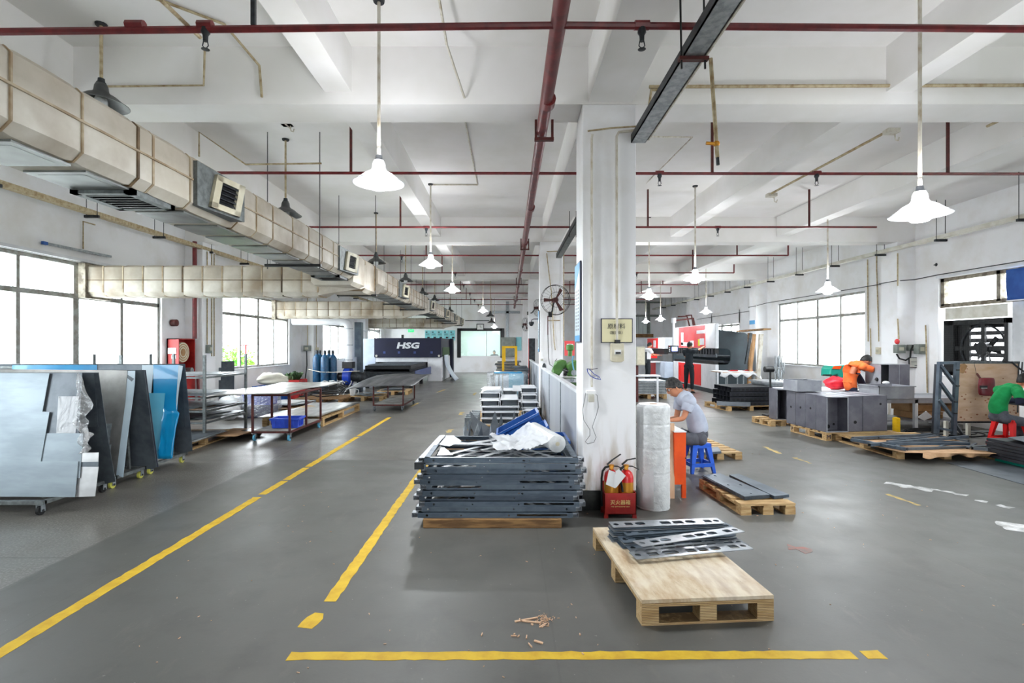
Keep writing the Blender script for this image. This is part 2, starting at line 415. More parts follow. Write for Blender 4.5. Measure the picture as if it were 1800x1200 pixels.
    L(noise_(45, 4), bp.inputs['Height']); L(bp.outputs[0], b.inputs['Normal'])
    MT['floor'] = m
floor_material()
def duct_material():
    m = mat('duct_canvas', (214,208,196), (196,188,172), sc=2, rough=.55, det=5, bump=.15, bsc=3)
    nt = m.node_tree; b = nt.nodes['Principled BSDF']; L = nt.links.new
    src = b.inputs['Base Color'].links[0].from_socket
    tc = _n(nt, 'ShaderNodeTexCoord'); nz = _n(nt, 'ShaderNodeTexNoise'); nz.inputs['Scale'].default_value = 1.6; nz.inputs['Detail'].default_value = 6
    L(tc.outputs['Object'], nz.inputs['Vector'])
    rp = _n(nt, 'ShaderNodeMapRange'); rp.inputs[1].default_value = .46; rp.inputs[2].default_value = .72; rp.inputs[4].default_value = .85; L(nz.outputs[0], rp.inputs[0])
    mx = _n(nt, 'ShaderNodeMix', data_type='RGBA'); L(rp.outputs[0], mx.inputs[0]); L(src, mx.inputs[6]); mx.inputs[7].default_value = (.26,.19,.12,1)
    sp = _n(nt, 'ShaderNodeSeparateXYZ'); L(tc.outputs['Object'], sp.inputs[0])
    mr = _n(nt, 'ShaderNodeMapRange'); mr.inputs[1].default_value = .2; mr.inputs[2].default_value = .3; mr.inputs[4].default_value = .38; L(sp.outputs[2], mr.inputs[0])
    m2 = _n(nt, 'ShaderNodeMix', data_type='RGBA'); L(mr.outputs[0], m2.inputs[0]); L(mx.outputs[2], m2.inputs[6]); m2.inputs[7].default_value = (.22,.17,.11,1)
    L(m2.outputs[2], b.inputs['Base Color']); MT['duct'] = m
duct_material()
def column_dirt():
    m = MT['column_paint']; nt = m.node_tree; b = nt.nodes['Principled BSDF']; L = nt.links.new; src = b.inputs['Base Color'].links[0].from_socket
    tc = _n(nt, 'ShaderNodeTexCoord'); sp = _n(nt, 'ShaderNodeSeparateXYZ'); L(tc.outputs['Object'], sp.inputs[0])
    mp = _n(nt, 'ShaderNodeMapping'); mp.inputs['Scale'].default_value = (9,9,1.6); L(tc.outputs['Object'], mp.inputs[0]); nz = _n(nt, 'ShaderNodeTexNoise'); nz.inputs['Scale'].default_value = 1.4; nz.inputs['Detail'].default_value = 6; L(mp.outputs[0], nz.inputs['Vector'])
    a = _n(nt, 'ShaderNodeMapRange'); a.inputs[1].default_value = .75; a.inputs[2].default_value = .02; L(sp.outputs[2], a.inputs[0])
    c = _n(nt, 'ShaderNodeMapRange'); c.inputs[1].default_value = .46; c.inputs[2].default_value = .7; L(nz.outputs[0], c.inputs[0])
    d = _n(nt, 'ShaderNodeMath', operation='MULTIPLY'); L(a.outputs[0], d.inputs[0]); L(c.outputs[0], d.inputs[1])
    x = _n(nt, 'ShaderNodeMix', data_type='RGBA'); L(d.outputs[0], x.inputs[0]); L(src, x.inputs[6]); x.inputs[7].default_value = (.42,.34,.22,1); L(x.outputs[2], b.inputs['Base Color'])
column_dirt()
def ply_edge():
    m = mat('ply_edge', (206,178,132), (180,146,98), sc=5, rough=.8, det=6, stretch=(1,6,8), bump=.2); nt = m.node_tree; b = nt.nodes['Principled BSDF']; L = nt.links.new; src = b.inputs['Base Color'].links[0].from_socket
    tc = _n(nt, 'ShaderNodeTexCoord'); w = _n(nt, 'ShaderNodeTexWave', wave_type='BANDS', bands_direction='Z'); w.inputs['Scale'].default_value = 34; w.inputs['Distortion'].default_value = 1.2; w.inputs['Detail'].default_value = 2; L(tc.outputs['Object'], w.inputs['Vector'])
    r = _n(nt, 'ShaderNodeMapRange'); r.inputs[1].default_value = .45; r.inputs[2].default_value = .85; r.inputs[4].default_value = .9; L(w.outputs[1], r.inputs[0])
    x = _n(nt, 'ShaderNodeMix', data_type='RGBA'); L(r.outputs[0], x.inputs[0]); L(src, x.inputs[6]); x.inputs[7].default_value = (.17,.1,.045,1); L(x.outputs[2], b.inputs['Base Color']); MT['ply_edge'] = m
ply_edge()
mm('duct_seam', (182,166,140), (150,128,100), sc=6, rough=.6)
mm('duct_seam_dark', (120,98,72), (84,68,50), sc=6, rough=.7)
mm('duct_top', (150,138,120), (110,92,70), sc=3, rough=.7)
mm('duct_under', (150,154,152), (120,122,118), sc=2, rough=.42, metal=.35)
# ================= THE SETTING =================
ROWS = [-1.63, 4.97, 11.57, 18.17, 24.77]
m = M(); m.box(XL-.3, XR+.3, YF-.3, YB+.3, -.15, 0); fl = m.o('floor', MT['floor']); 
fl.data.transform(Matrix.Translation(fl.location)); fl.location = (0,0,0); struct(fl)
m = M(); m.box(XL-.3, XR+.3, YF-.3, YB+.3, ZC, ZC+.15); struct(m.o('ceiling', MT['ceiling_paint']))
def side_wall(name, x0, x1, wins):
    m = M(); m.box(x0, x1, YF-.3, YB+.3, 0, ZS); m.box(x0, x1, YF-.3, YB+.3, ZW, ZC)
    ys = [YF-.3] + [v for w in wins for v in w] + [YB+.3]
    for a, b in zip(ys[::2], ys[1::2]): m.box(x0, x1, a, b, ZS, ZW)
    return struct(m.o(name, MT['wall_paint']))
side_wall('wall_left', XL-.25, XL, WINS); side_wall('wall_right', XR, XR+.25, WINSR)
OX0, OX1, OZ0, OZ1 = -2.9, -.36, .98, 2.5       # office window in the back wall
m = M(); m.box(XL-.25, OX0, YB, YB+.25, 0, ZC); m.box(OX1, XR+.25, YB, YB+.25, 0, ZC)
m.box(OX0, OX1, YB, YB+.25, 0, OZ0); m.box(OX0, OX1, YB, YB+.25, OZ1, ZC); struct(m.o('wall_back', MT['wall_paint']))
m = M(); m.box(XL-.25, 0, YF-.25, YF, 0, ZC); m.box(3.2, XR+.25, YF-.25, YF, 0, ZC); m.box(0, 3.2, YF-.25, YF, 2.4, ZC); struct(m.o('wall_front', MT['wall_paint']))
for i, y in enumerate(ROWS):
    m = M(); m.box(XL, XR, y, y+.4, 3.94, ZC); struct(m.o('beam', MT['ceiling_paint']))
ys = [YF] + [v for y in ROWS for v in (y, y+.4)] + [YB]
for x in (-4.35, -1.65, 3.8, 6.2):
    for a, b in zip(ys[::2], ys[1::2]):
        m = M(); m.box(x-.13, x+.13, a, b, 4.06, ZC); struct(m.o('beam', MT['ceiling_paint']))
for a, b in zip(ys[::2], ys[1::2]):
    m = M(); m.box(.78, 1.2, a, b, 3.96, ZC); struct(m.o('beam', MT['ceiling_paint']))
CXA, CXB = .722, 1.242
for i, y in enumerate(ROWS):
    m = M(); m.box(CXA, CXB, y, y+.44, .19, 3.94); c = struct(m.o('column', MT['column_paint'], bev=.008))
    m = M(); m.box(CXA-.004, CXB+.004, y-.004, y+.444, 0, .19); struct(m.o('baseboard_column', MT['skirting_black']))
    m = M(); m.box(XL, -6.9, y, y+.5, 0, 3.94); struct(m.o('pilaster', MT['column_paint']))
    m = M(); m.box(8.8, XR, y, y+.5, 0, 3.94); struct(m.o('pilaster', MT['column_paint']))
# black skirting along the back wall
m = M(); m.box(-4.9, -3.6, YB-.02, YB, 0, .3); struct(m.o('baseboard_back', MT['skirting_black']))
mm('alu_frame', (158,160,157), (132,128,120), sc=7, rough=.5, metal=.2)
mm('alu_dirty', (150,142,126), (100,90,76), sc=7, rough=.6, metal=.1)
wn = 0
def window(x, sgn, y0, y1, nopen=()):
    global wn; wn += 1
    e = bpy.data.objects.new('window_%d' % wn, None); COL.objects.link(e); e.location = (x, (y0+y1)/2, ZS); WM[e] = Matrix.Translation(e.location); e['kind'] = 'structure'
    xc = x + sgn*.1; n = max(2, round((y1-y0)/1.03)); st = (y1-y0)/n
    f = M()
    for z, h in ((ZS+.03, .06), (ZW-.03, .06), (ZT, .075)): f.box(xc-.045, xc+.045, y0, y1, z-h/2, z+h/2)
    for y in (y0+.03, y1-.03): f.box(xc-.045, xc+.045, y-.03, y+.03, ZS, ZW)
    f.o('window_frame', MT['alu_frame'], e)
    for i in range(1, n):
        y = y0+i*st; w = .06 if i % 2 == 0 else .035
        m = M(); m.box(xc-.035, xc+.035, y-w, y+w, ZS+.06, ZT-.04); m.box(xc-.035, xc+.035, y-w*.8, y+w*.8, ZT+.04, ZW-.06); m.o('mullion', MT['alu_frame'], e)
    for i in range(n):
        a, b = y0+i*st+.035, y0+(i+1)*st-.035
        if i not in nopen:
            m = M(); m.box(xc-.004+.012*(i % 2), xc+.004+.012*(i % 2), a, b, ZS+.06, ZT-.04); m.o('pane', MT['glass'], e)
        m = M(); m.box(xc-.004, xc+.004, a, b, ZT+.04, ZW-.06); m.o('pane', MT['glass'], e)
    m = M(); m.box(min(x, x-sgn*.04), max(x, x-sgn*.04), y0-.05, y1+.05, ZS-.035, ZS+.002); m.o('window_sill', MT['white_paint'], e)
    return e
for i, (a, b) in enumerate(WINS): window(XL, -1, a, b, (1,) if i == 2 else ())
for i, (a, b) in enumerate(WINSR):
    if i != 1: window(XR, 1, a, b)
# the right-hand near window: upper lights only, the lower part closed with panels and an exhaust fan
e = bpy.data.objects.new('window_20', None); COL.objects.link(e); e.location = (XR, 8.2, ZS); WM[e] = Matrix.Translation(e.location); e['kind'] = 'structure'
f = M()
for z in (ZW-.03, ZT): f.box(XR+.05, XR+.15, 5.6, 10.95, z-.04, z+.04)
for y in (5.63, 7.2, 8.55, 9.66, 10.9): f.box(XR+.05, XR+.15, y-.04, y+.04, ZT, ZW)
f.o('window_frame', MT['alu_dirty'], e)
for a, b in ((5.67,7.16), (7.24,8.51), (8.59,9.62), (9.7,10.86)):
    m = M(); m.box(XR+.1, XR+.108, a, b, ZT+.04, ZW-.06); m.o('pane', MT['glass'], e)
m = M(); m.box(XR+.06, XR+.1, 5.6, 9.4, ZS, ZT-.04); m.o('panel', mm('pale_panel', (196,198,200), (176,178,180), sc=2, rough=.5, metal=.2), e)
m = M(); m.box(XR+.02, XR+.06, 9.45, 10.8, 2.14, 2.38); lab(m.o('panel', MT['belt'], e), 'pale cover strip over the exhaust fan')
m = M(); m.box(XR, XR+.25, 20.3, 23.2, 2.5, ZW+.01); struct(m.o('trim_3', MT['wall_paint']))
# strip lintels above windows (soot line)
m = M(); m.box(XR-.03, XR, 9.0, 10.98, ZW+.01, ZW+.06); struct(m.o('trim_1', MT['white_paint']))
m = M(); m.box(XL, XL+.05, 4.4, 10.85, ZW+.01, ZW+.06); struct(m.o('trim_2', MT['white_paint']))
# office window and the lit office behind it
e = bpy.data.objects.new('window_30', None); COL.objects.link(e); e.location = (-1.6, YB, OZ0); WM[e] = Matrix.Translation(e.location); e['kind'] = 'structure'
f = M(); 
f.box(OX0-.12, OX0+.1, YB-.05, YB+.1, OZ0-.1, OZ1+.12); f.box(OX1-.1, OX1+.14, YB-.05, YB+.1, OZ0-.1, OZ1+.12); f.box(OX0, OX1, YB-.05, YB+.1, OZ1-.04, OZ1+.12)
f.o('window_frame', MT['black_metal'], e)
m = M(); m.box(-1.3, -1.25, YB, YB+.06, OZ0, OZ1); m.o('mullion', MT['white_paint'], e)
for a, b in ((OX0+.1, -1.3), (-1.25, OX1-.1)):
    m = M(); m.box(a, b, YB+.02, YB+.03, OZ0, OZ1-.04); m.o('pane', MT['office_glass'], e)
m = M(); m.box(-4, .6, YB+4, YB+4.1, 0, 3); m.box(-4.1, -4, YB+.25, YB+4.1, 0, 3); m.box(.6, .7, YB+.25, YB+4.1, 0, 3); m.box(-4, .6, YB+.25, YB+4.1, 2.9, 3); m.box(-4, .6, YB+.25, YB+4.1, -.1, 0)
struct(m.o('wall_office', MT['office_wall']))
l = bpy.data.lights.new('office_light', 'AREA'); l.energy = 90; l.size = 2.5; o = bpy.data.objects.new('office_light', l); COL.objects.link(o); o.location = (-1.6, YB+2, 2.88)
# floor markings
def ragged(name, p, q, w, material, label, seed=1, step=.05, jag=.0055, gaps=()):
    random.seed(seed); p, q = Vector(p), Vector(q); d = q-p; L = d.length; d.normalize(); s = Vector((d.y, -d.x, 0)); n = max(2, int(L/step)); m = M()
    if name is None: return
    for i in range(n):
        t0, t1 = i/n, (i+1)/n
        if any(a <= (t0+t1)/2 <= b for a, b in gaps): prev = None; continue
        if i == 0 or any(a <= t0-.5/n <= b for a, b in gaps): l0, r0 = random.uniform(-jag, jag), random.uniform(-jag, jag)
        l1, r1 = random.uniform(-jag, jag), random.uniform(-jag, jag)
        k = len(m.v)
        pts = [p+d*L*t0+s*(w/2+l0), p+d*L*t1+s*(w/2+l1), p+d*L*t1-s*(w/2+r1), p+d*L*t0-s*(w/2+r0)]
        m.slab([v+Vector((0,0,.0015)) for v in pts], .0014, (0,0,1)); l0, r0 = l1, r1
    return m.o(name, material)
def marking(*a, **k):
    o = ragged('floor_marking', *a, **k); tag(o, a[4], 'floor marking'); return o
marking((-2.645,2.2,0), (-2.635,11.4,0), .088, MT['line_yellow'], 'long yellow painted line beside the sheet racks, leftmost on the floor', seed=3, gaps=((.35,.357),(.418,.424),(.49,.492),(.735,.742)))
marking((-1.115,3.2,0), (-1.105,6.9,0), .082, MT['line_yellow'], 'yellow painted line running up to the stack of welded frames', seed=4)
marking((-1.15,2.9,0), (-1.12,3.06,0), .075, MT['line_yellow'], 'short worn yellow dash below the broken end of the middle line', seed=5, jag=.02)
marking((-1.13,2.637,0), (1.94,2.65,0), .068, MT['line_yellow'], 'yellow painted line across the foreground floor', seed=6, gaps=((.955,.962),))
for k, (a, b, z) in enumerate([((-1.1,9.4),(-1.1,9.75),'beside the dark triangular offcuts'), ((-1.1,11.8),(-1.1,12.3),'beside the boxes of pale sheet metal'), ((-1.1,16.5),(-1.1,17.4),'in the aisle before the film wrapped bundle'), ((-2.55,13.4),(-2.5,14.3),'behind the dark sheet trolley'), ((-2.4,17.5),(-2.3,18.6),'in front of the laser machine')]):
    marking((*a,0), (*b,0), .08, MT['line_faded'], 'faded yellow dash '+z, seed=10+k, jag=.03)
def at(a, b): p, q = G(*a), G(*b); return (p.x,p.y,0), (q.x,q.y,0)
marking(*at((1558,868),(1617,888)), .05, MT['line_faded'], 'faded yellow dash below the white smear at right', seed=21, jag=.015)
marking(*at((1344,785),(1372,797)), .06, MT['line_faded'], 'faded yellow dash near the pallet of two plates', seed=22, jag=.015)
marking(*at((1397,804),(1425,814)), .05, MT['line_faded'], 'faintest yellow dash on the right hand floor', seed=23, jag=.02)
for k, (a, b, w, t) in enumerate([((1556,848),(1640,862),.13,'widest white paint smear on the right hand floor'), ((1636,859),(1700,871),.07,'thin white paint smear trailing off the widest one'), ((1713,879),(1735,883),.07,'small white paint spot between two white smears'), ((1754,887),(1778,893),.07,'small white paint spot nearest the right edge of the smear row'), ((1785,920),(1800,935),.25,'white worn patch at the right edge of the picture')]):
    marking(*at(a, b), w, MT['white_smear'], t, seed=30+k, jag=.03, step=.04)
marking(*at((1385,962),(1428,968)), .1, MT['red_smear'], 'faint red scuff on the floor beside the plywood pallet', seed=40, jag=.04)
# thin steel floor plate on the right
p = [G(1662,813), G(1800,852), G(2100,852), G(1900,800)]
for v in p: v.z = .006
m = M(); m.slab(p, .005, (0,0,1)); tag(m.o('floor_plate', MT['steel_grey']), 'thin grey steel plate lying on the floor below the red stool', 'floor plate')
# outside
m = M(); m.box(-60, 60, -40, 90, -1.3, -1); struct(m.o('ground', MT['ground_out']))
def blob(name, c, r, n, material, label, cat, sc=(1,1,1)):
    random.seed(int(abs(c[1]*77))); m = M()
    for i in range(n):
        d = Vector((random.gauss(0,1), random.gauss(0,1), random.gauss(0,1))).normalized()*random.uniform(.5,1); p = Vector(c)+Vector((d.x*r*sc[0], d.y*r*sc[1], d.z*r*sc[2]))
        s = random.uniform(.06,.12); a = Vector((random.gauss(0,1),random.gauss(0,1),random.gauss(0,1))).normalized()*s; b = a.cross(Vector((random.random(),random.random(),random.random()))).normalized()*s*.6
        m.add([p-a, p+b, p+a, p-b], [(0,1,2,3)])
    return stuff(tag(m.o(name, material), label, cat))
blob('shrub', (-9.4,17.7,.6), .85, 1500, MT['leaf'], 'low green shrub outside the open window sash', 'shrub', (1,1.2,.7))
blob('shrub', (-13.2,23.6,.5), 1.6, 1800, MT['leaf'], 'taller green bush behind the white yard wall outside', 'shrub', (1,1.6,.7))
m = M(); m.box(-14.2,-11.6,20.5,20.7,-1,1.95); tag(m.o('yard_wall', MT['outside_white']), 'white yard wall outside the left windows', 'wall')
m = M(); m.tube([(-8.4,16.4,-1),(-8.4,16.4,1.62)], .03); m.tube([(-8.9,16.2,1.6),(-8.0,16.5,1.62)], .018); tag(m.o('outside_post', MT['red_machine']), 'thin red pipe post standing outside the left windows', 'post')
for i, (x, y, w, h, t) in enumerate([(24,28,8,3.6,'low pale building outside the right windows, nearer one'), (34,42,14,5.5,'larger pale building far outside the right windows')]):
    t_ = thing('far_building', t, 'building', (x, y, -1)); m = M(); m.box(x-w/2, x+w/2, y-5, y+5, -1, h); m.o('wall', MT['outside_white'], t_)
    m = M(); m.box(x-w/2-.3, x+w/2+.3, y-5.3, y+5.3, h, h+.3); m.o('roof', MT['outside_white'], t_)
# ================= CEILING SERVICES =================
# sprinkler branch pipes
PZ = 3.8
MAINX = .375
def elbowpipe(pts, r, name, material, parent, n=8):
    m = M(); m.tube(pts, r, n); return m.o(name, material, parent, smooth=True)
rowname = ['nearest the camera','second from the camera','third from the camera','fourth from the camera','fifth from the camera','sixth from the camera','seventh from the camera','eighth from the camera','farthest, before the back wall']
for k in range(9):
    y = 3.52+3.0*k; zl = PZ; x0, x1 = -5.6, 6.85
    if k == 0: x0, x1 = -6.9, 8.9
    if k == 1: x0, x1 = -5.6, 8.9
    t = thing('sprinkler_pipe', 'thin dark red sprinkler pipe across the ceiling, '+rowname[k], 'pipe', (MAINX, y, PZ))
    if k == 0: pts = [(-6.9,y,PZ-.055),(-3.5,y,PZ-.045),(MAINX,y,PZ),(3.5,y,PZ-.025),(8.9,y,PZ-.105)]
    else: pts = [(x0,y,PZ),(x1,y,PZ-.02*(k==1))]
    elbowpipe(pts, .024 if k == 0 else .019, 'pipe', MT['red_pipe'], t)
    for xh in (-2.0, 2.6, 5.6) if k else (-1.75, ):
        m = M(); m.box(xh-.015, xh+.015, y-.012, y+.012, PZ, ZC); m.o('hanger', MT['rust_red' if k else 'dark_steel'], t)
    if k >= 3:
        m = M(); m.tube([(x1,y,PZ),(x1,y,PZ+.26)], .02, 8); m.o('riser', MT['red_pipe'], t, smooth=True)
    for xs in {0: (-2.08, .92), 1: (1.93, 3.93), 2: (-1.52, 3.9), 3: (-2.6, 2.5)}.get(k, (-1.6, 3.9)):
        h = M(); T = Matrix.Translation((xs, y, PZ-.04))
        h.lathe([(.001,.02),(.027,.02),(.03,-.01),(.018,-.03),(.016,-.07),(.001,-.07)], 10, T)
        h.tube([(xs-.012,y,PZ-.1),(xs-.02,y,PZ-.14),(xs,y,PZ-.165),(xs+.02,y,PZ-.14),(xs+.012,y,PZ-.1)], .004, 6)
        h.lathe([(.001,-.128),(.028,-.125),(.001,-.121)], 10, T); h.o('sprinkler_head', MT['dark_steel'], t, smooth=True)
        m = M(); m.tube([(xs-.05,y,PZ),(xs+.05,y,PZ)], .032 if k == 0 else .026, 8); m.o('coupling', MT['red_pipe'], t, smooth=True)
    if k == 0:
        m = M(); m.tube([(-2.62,y,PZ),(-2.5,y,PZ)], .033, 8); m.o('coupling', MT['red_pipe'], t, smooth=True)
t = thing('main_pipe', 'thick dark red fire main running along the ceiling to the back wall', 'pipe', (MAINX, 2, PZ))
elbowpipe([(MAINX-.03,.8,PZ+.02),(MAINX,YB-.2,PZ+.02)], .057, 'pipe', MT['red_pipe'], t, 14)
for y in (1.9, 4.6, 8.2, 11.0, 15, 19.2, 23.4, 27.5):
    m = M(); m.tube([(MAINX-.01,y,PZ+.02),(MAINX-.01,y+.12,PZ+.02)], .067, 14); m.o('coupling', MT['red_pipe'], t, smooth=True)
for y in (5.32, 11.42, 18.0, 24.6):
    m = M()
    for s in (-1, 1): m.box(MAINX+s*.085-.012, MAINX+s*.085+.012, y-.02, y+.02, PZ-.06, 3.98)
    m.box(MAINX-.1, MAINX+.1, y-.022, y+.022, PZ-.075, PZ-.045); m.o('bracket', MT['rust_red'], t)
# pendant lamps
def make_lamp(drop, on, shade, cordmat, label):
    """origin at the ceiling fixing; drop = length down to the shade rim"""
    t = thing('pendant_lamp', label, 'lamp'); z = -drop
    m = M(); m.lathe([(.001,0),(.05,0),(.045,-.02),(.001,-.02)], 12); m.o('ceiling_rose', MT['dark_steel'], t, smooth=True)
    m = M(); m.tube([(0,0,-.01),(0,0,z+.2)], .014, 8); m.o('stem', cordmat, t, smooth=True)
    m = M(); m.lathe([(.001,z+.235),(.026,z+.235),(.03,z+.2),(.038,z+.198),(.04,z+.16),(.001,z+.16)], 14); sk_ = m.o('socket', MT['dark_steel'], t, smooth=True)
    m = M(); m.lathe([(.04,z+.19),(.052,z+.165),(.058,z+.12),(.07,z+.1),(.12,z+.072),(.17,z+.03),(.205,z+.004),(.215,z),(.212,z-.003),(.2,z),(.165,z+.024),(.115,z+.064),(.066,z+.093),(.052,z+.115)], 28); m.o('shade', shade, t, smooth=True)
    m = M(); m.lathe([(.001,z+.1),(.032,z+.09),(.05,z+.05),(.085 if on else .05,z+.015),(.09 if on else .05,z-.02),(.06 if on else .035,z-.05),(.001,z-.06)], 16); m.o('bulb', MT['bulb_glow'] if on else MT['plastic_white'], sk_, smooth=True)
    return t
mm('shade_white', (214,216,220), (200,202,206), sc=9, rough=.35)
mm('shade_grey', (82,84,84), (66,68,68), sc=9, rough=.5)
def lamp_light(x, y, z):
    l = bpy.data.lights.new('lamp_light', 'AREA'); l.shape = 'DISK'; l.size = .16; l.energy = LAMP_W; l.color = (.93,.97,1); l.spread = R(178)
    o = bpy.data.objects.new('lamp_light', l); COL.objects.link(o); o.location = (x, y, z-.075)
    u = bpy.data.lights.new('added_uplight', 'POINT'); u.energy = LAMP_W*.62; u.color = (.95,.97,1); u.shadow_soft_size = .12       # extra light added above the shade to brighten the ceiling
    o = bpy.data.objects.new('added_uplight', u); COL.objects.link(o); o.location = (x, y, z+.3)
LIT = [((666,322),4.3,'lit pendant lamp nearest the camera over the left aisle'), ((757,466),9.2,'lit pendant lamp second along the left aisle'), ((795,511),12.6,'lit pendant lamp third along the left aisle'),
       ((849,547),20.0,'lit pendant lamp fourth along the left aisle, before the back wall clock'), ((869,575),27.5,'small lit pendant lamp farthest over the left aisle'),
       ((1617,378),4.15,'large lit pendant lamp nearest over the right hand bay'), ((1222,492),9.3,'lit pendant lamp right of the near column'), ((1455,512),10.0,'lit pendant lamp in front of the right windows'),
       ((1141,522),11.6,'lit pendant lamp beside the near column edge'), ((1161,562),20.0,'small lit pendant lamp over the far press brake'), ((1241,549),17.6,'small lit pendant lamp over the large press brake'), ((1135,566),23.5,'farthest small lit pendant lamp in the right bay')]
for (px, py), Y, lb in LIT:
    p = W(px, py, Y); zc = ZC if Y > 5 else ZC
    t = make_lamp(zc-p.z, True, MT['shade_white'], MT['conduit_white'], lb); put(t, (p.x, Y, zc)); lamp_light(p.x, Y, p.z)
for x, y in ():
    t = make_lamp(ZC-2.9, True, MT['shade_white'], MT['conduit_white'], 'lit pendant lamp behind the camera '+('left' if x < 0 else 'right')); put(t, (x, y, ZC)); lamp_light(x, y, 2.9)
UNLIT = [((178,184),4.62,'unlit dark pendant lamp nearest, behind the big air duct'), ((502,378),7.2,'unlit dark pendant lamp second behind the air duct'), ((661,462),11.2,'unlit grey pendant lamp behind the bulge of the air duct'),
         ((713,494),14.3,'unlit dark pendant lamp just past the bulge of the air duct'), ((743,517),18,'unlit grey pendant lamp fifth along the duct'), ((764,528),21,'unlit grey pendant lamp sixth along the duct'), ((791,547),26,'unlit grey pendant lamp at the far end of the duct'),
         ((862,556),22.5,'unlit grey pendant lamp between the lit ones over the left aisle'), ((864,567),25.5,'lower unlit grey pendant lamp over the left aisle')]
for (px, py), Y, lb in UNLIT:
    p = W(px, py, Y); t = make_lamp(ZC-p.z, False, MT['shade_grey'], MT['conduit_old'], lb); put(t, (p.x, Y, ZC))
# surface conduits on the ceiling
def conduit(pts, label, r=.012, material='conduit_white', cat='conduit', name='conduit'):
    m = M(); m.tube(pts, r, 6); o = m.o(name, MT[material], smooth=True); tag(o, label, cat); return o
zc = ZC-.015
conduit([(-1.36,9.2,zc),(-.55,9.2,zc),(-.55,6.4,zc),(-.4,5.42,zc)], 'rusty white conduit feeding the second left aisle lamp')
conduit([(-1.37,12.6,zc-.42),(-.3,12.6,zc-.42)], 'short white conduit feeding the third left aisle lamp')
conduit([(-.42,4.95,3.99),(-.55,4.6,4.3),(-.55,3.2,zc),(-.5,2,zc)], 'rusty white conduit bending down the first cross beam')
conduit([(-3.0,4.2,zc),(-2.55,4.6,zc),(-2.4,4.94,4.3),(-2.38,4.95,4.0)], 'stained conduit descending the cross beam near the left edge', material='conduit_old')
conduit([(-4.3,5.0,4.2),(-3.05,5.0,4.2)], 'thin conduit along the first beam above the duct', r=.009, material='conduit_old') if 0 else None
conduit([W(180,152,4.94),W(358,150,4.94),W(360,85,4.94)], 'thin stained conduit along the first cross beam face', r=.01, material='conduit_old')
conduit([W(350,275,6.9),W(350,232,6.9),W(432,289,6.9),W(565,287,6.9)], 'stained white conduit bending over the duct', r=.012, material='conduit_old')
conduit([W(502,218,6.7),W(640,340,10.9)], 'white conduit running diagonally to the second cross beam')
conduit([W(845,214,6.9),W(855,330,9.7),W(860,370,11.4),W(952,370,11.4)], 'thin rusty conduit between the left aisle lamps', r=.011)
conduit([W(760,221,6.9),W(845,214,6.9)], 'short conduit from a ceiling rose beside the main pipe', r=.011)
conduit([(1.5,4.93,4.06),(1.38,4.93,4.06),(1.34,4.93,3.78)], 'short drop of pale conduit beside the near column', r=.014, material='conduit_old')
conduit([(1.36,4.93,4.09),(3.6,4.93,4.1),(8.9,4.93,4.12)], 'long pale conduit along the first beam in the right bay', r=.016, material='conduit_old')
conduit([W(1120,240,5.5),W(1217,241,6.9)], 'thin white conduit to a ceiling rose right of the near column', r=.01)
conduit([W(1217,241,6.9),W(1133,325,9.3)], 'thin white conduit slanting behind the near column', r=.01)
conduit([W(1352,342,8.0),W(1565,228,6.1)], 'diagonal conduit carrying hooks across the right bay ceiling', r=.016, material='conduit_old')
conduit([W(1735,222,6.0),W(1800,192,5.6)], 'short conduit at the top right corner of the ceiling', r=.016, material='conduit_old')
conduit([W(283,0,3.2),W(352,66,3.7)], 'dark stained conduit at the top left of the ceiling', r=.014, material='conduit_old')
for (px, py, Y, t) in ((1567,231,6.1,'upper end of the diagonal conduit'), (1356,343,8.0,'lower end of the diagonal conduit'), (505,217,6.75,'ceiling above the duct')):
    p = W(px, py, Y); m = M(); m.cb((p.x,p.y,p.z), (.14,.1,.05)); m.tube([p+V(.04,0,-.03),p+V(.05,0,-.1),p+V(.08,0,-.11),p+V(.09,0,-.07)], .008, 6); tag(m.o('ceiling_hook', MT['conduit_white']), 'white ceiling box with a hook at the '+t, 'hook')
# strut channel hanging from the ceiling beside the near column
t = thing('strut_channel', 'long galvanised channel hung from the ceiling beside the near column', 'channel', (1.26, 3, 3.57))
m = M(); m.box(1.19,1.33,.9,4.96,3.56,3.575); m.o('web', MT['galv'], t)
m = M(); m.box(1.19,1.196,.9,4.96,3.56,3.64); m.o('flange', MT['dark_steel'], t)
m = M(); m.box(1.324,1.33,.9,4.96,3.56,3.64); m.o('flange', MT['galv'], t)
m = M(); m.tube([(1.345,.9,3.57),(1.345,4.9,3.57)], .011, 6); lab(m.o('conduit', MT['conduit_white'], t, smooth=True), 'white conduit strapped along the channel edge')
for y in (3.48,):
    for x in (1.18, 1.34):
        m = M(); m.tube([(x,y,3.48),(x-.02,y,ZC)], .007, 6); m.o('hanger_rod', MT['black_metal'], t)
    m = M(); m.box(1.16,1.36,y-.02,y+.02,3.535,3.558); m.o('hanger_bar', MT['rust_red'], t)
t = thing('drop_pipe', 'yellowed drop pipe dangling from the ceiling channel with a tap end', 'pipe', (1.38,3.45,3.5))
a = V(1.385,3.5,3.56); b = W(1262,290,3.5)
m = M(); m.tube([a, a+(b-a)*.93], .014, 8); m.o('pipe', MT['conduit_old'], t, smooth=True)
c = a+(b-a)*.8; m = M(); m.tube([c, c+V(-.07,0,.004)], .012, 8); m.sph(c, .022, 8); m.o('tee', MT['brass'], t, smooth=True)
m = M(); m.tube([a+(b-a)*.92, b], .012, 8); m.o('nozzle', MT['dark_steel'], t, smooth=True)
t = thing('strut_channel', 'short dark channel hung behind the near column by the second column', 'channel', (1.0, 9, 3.6))
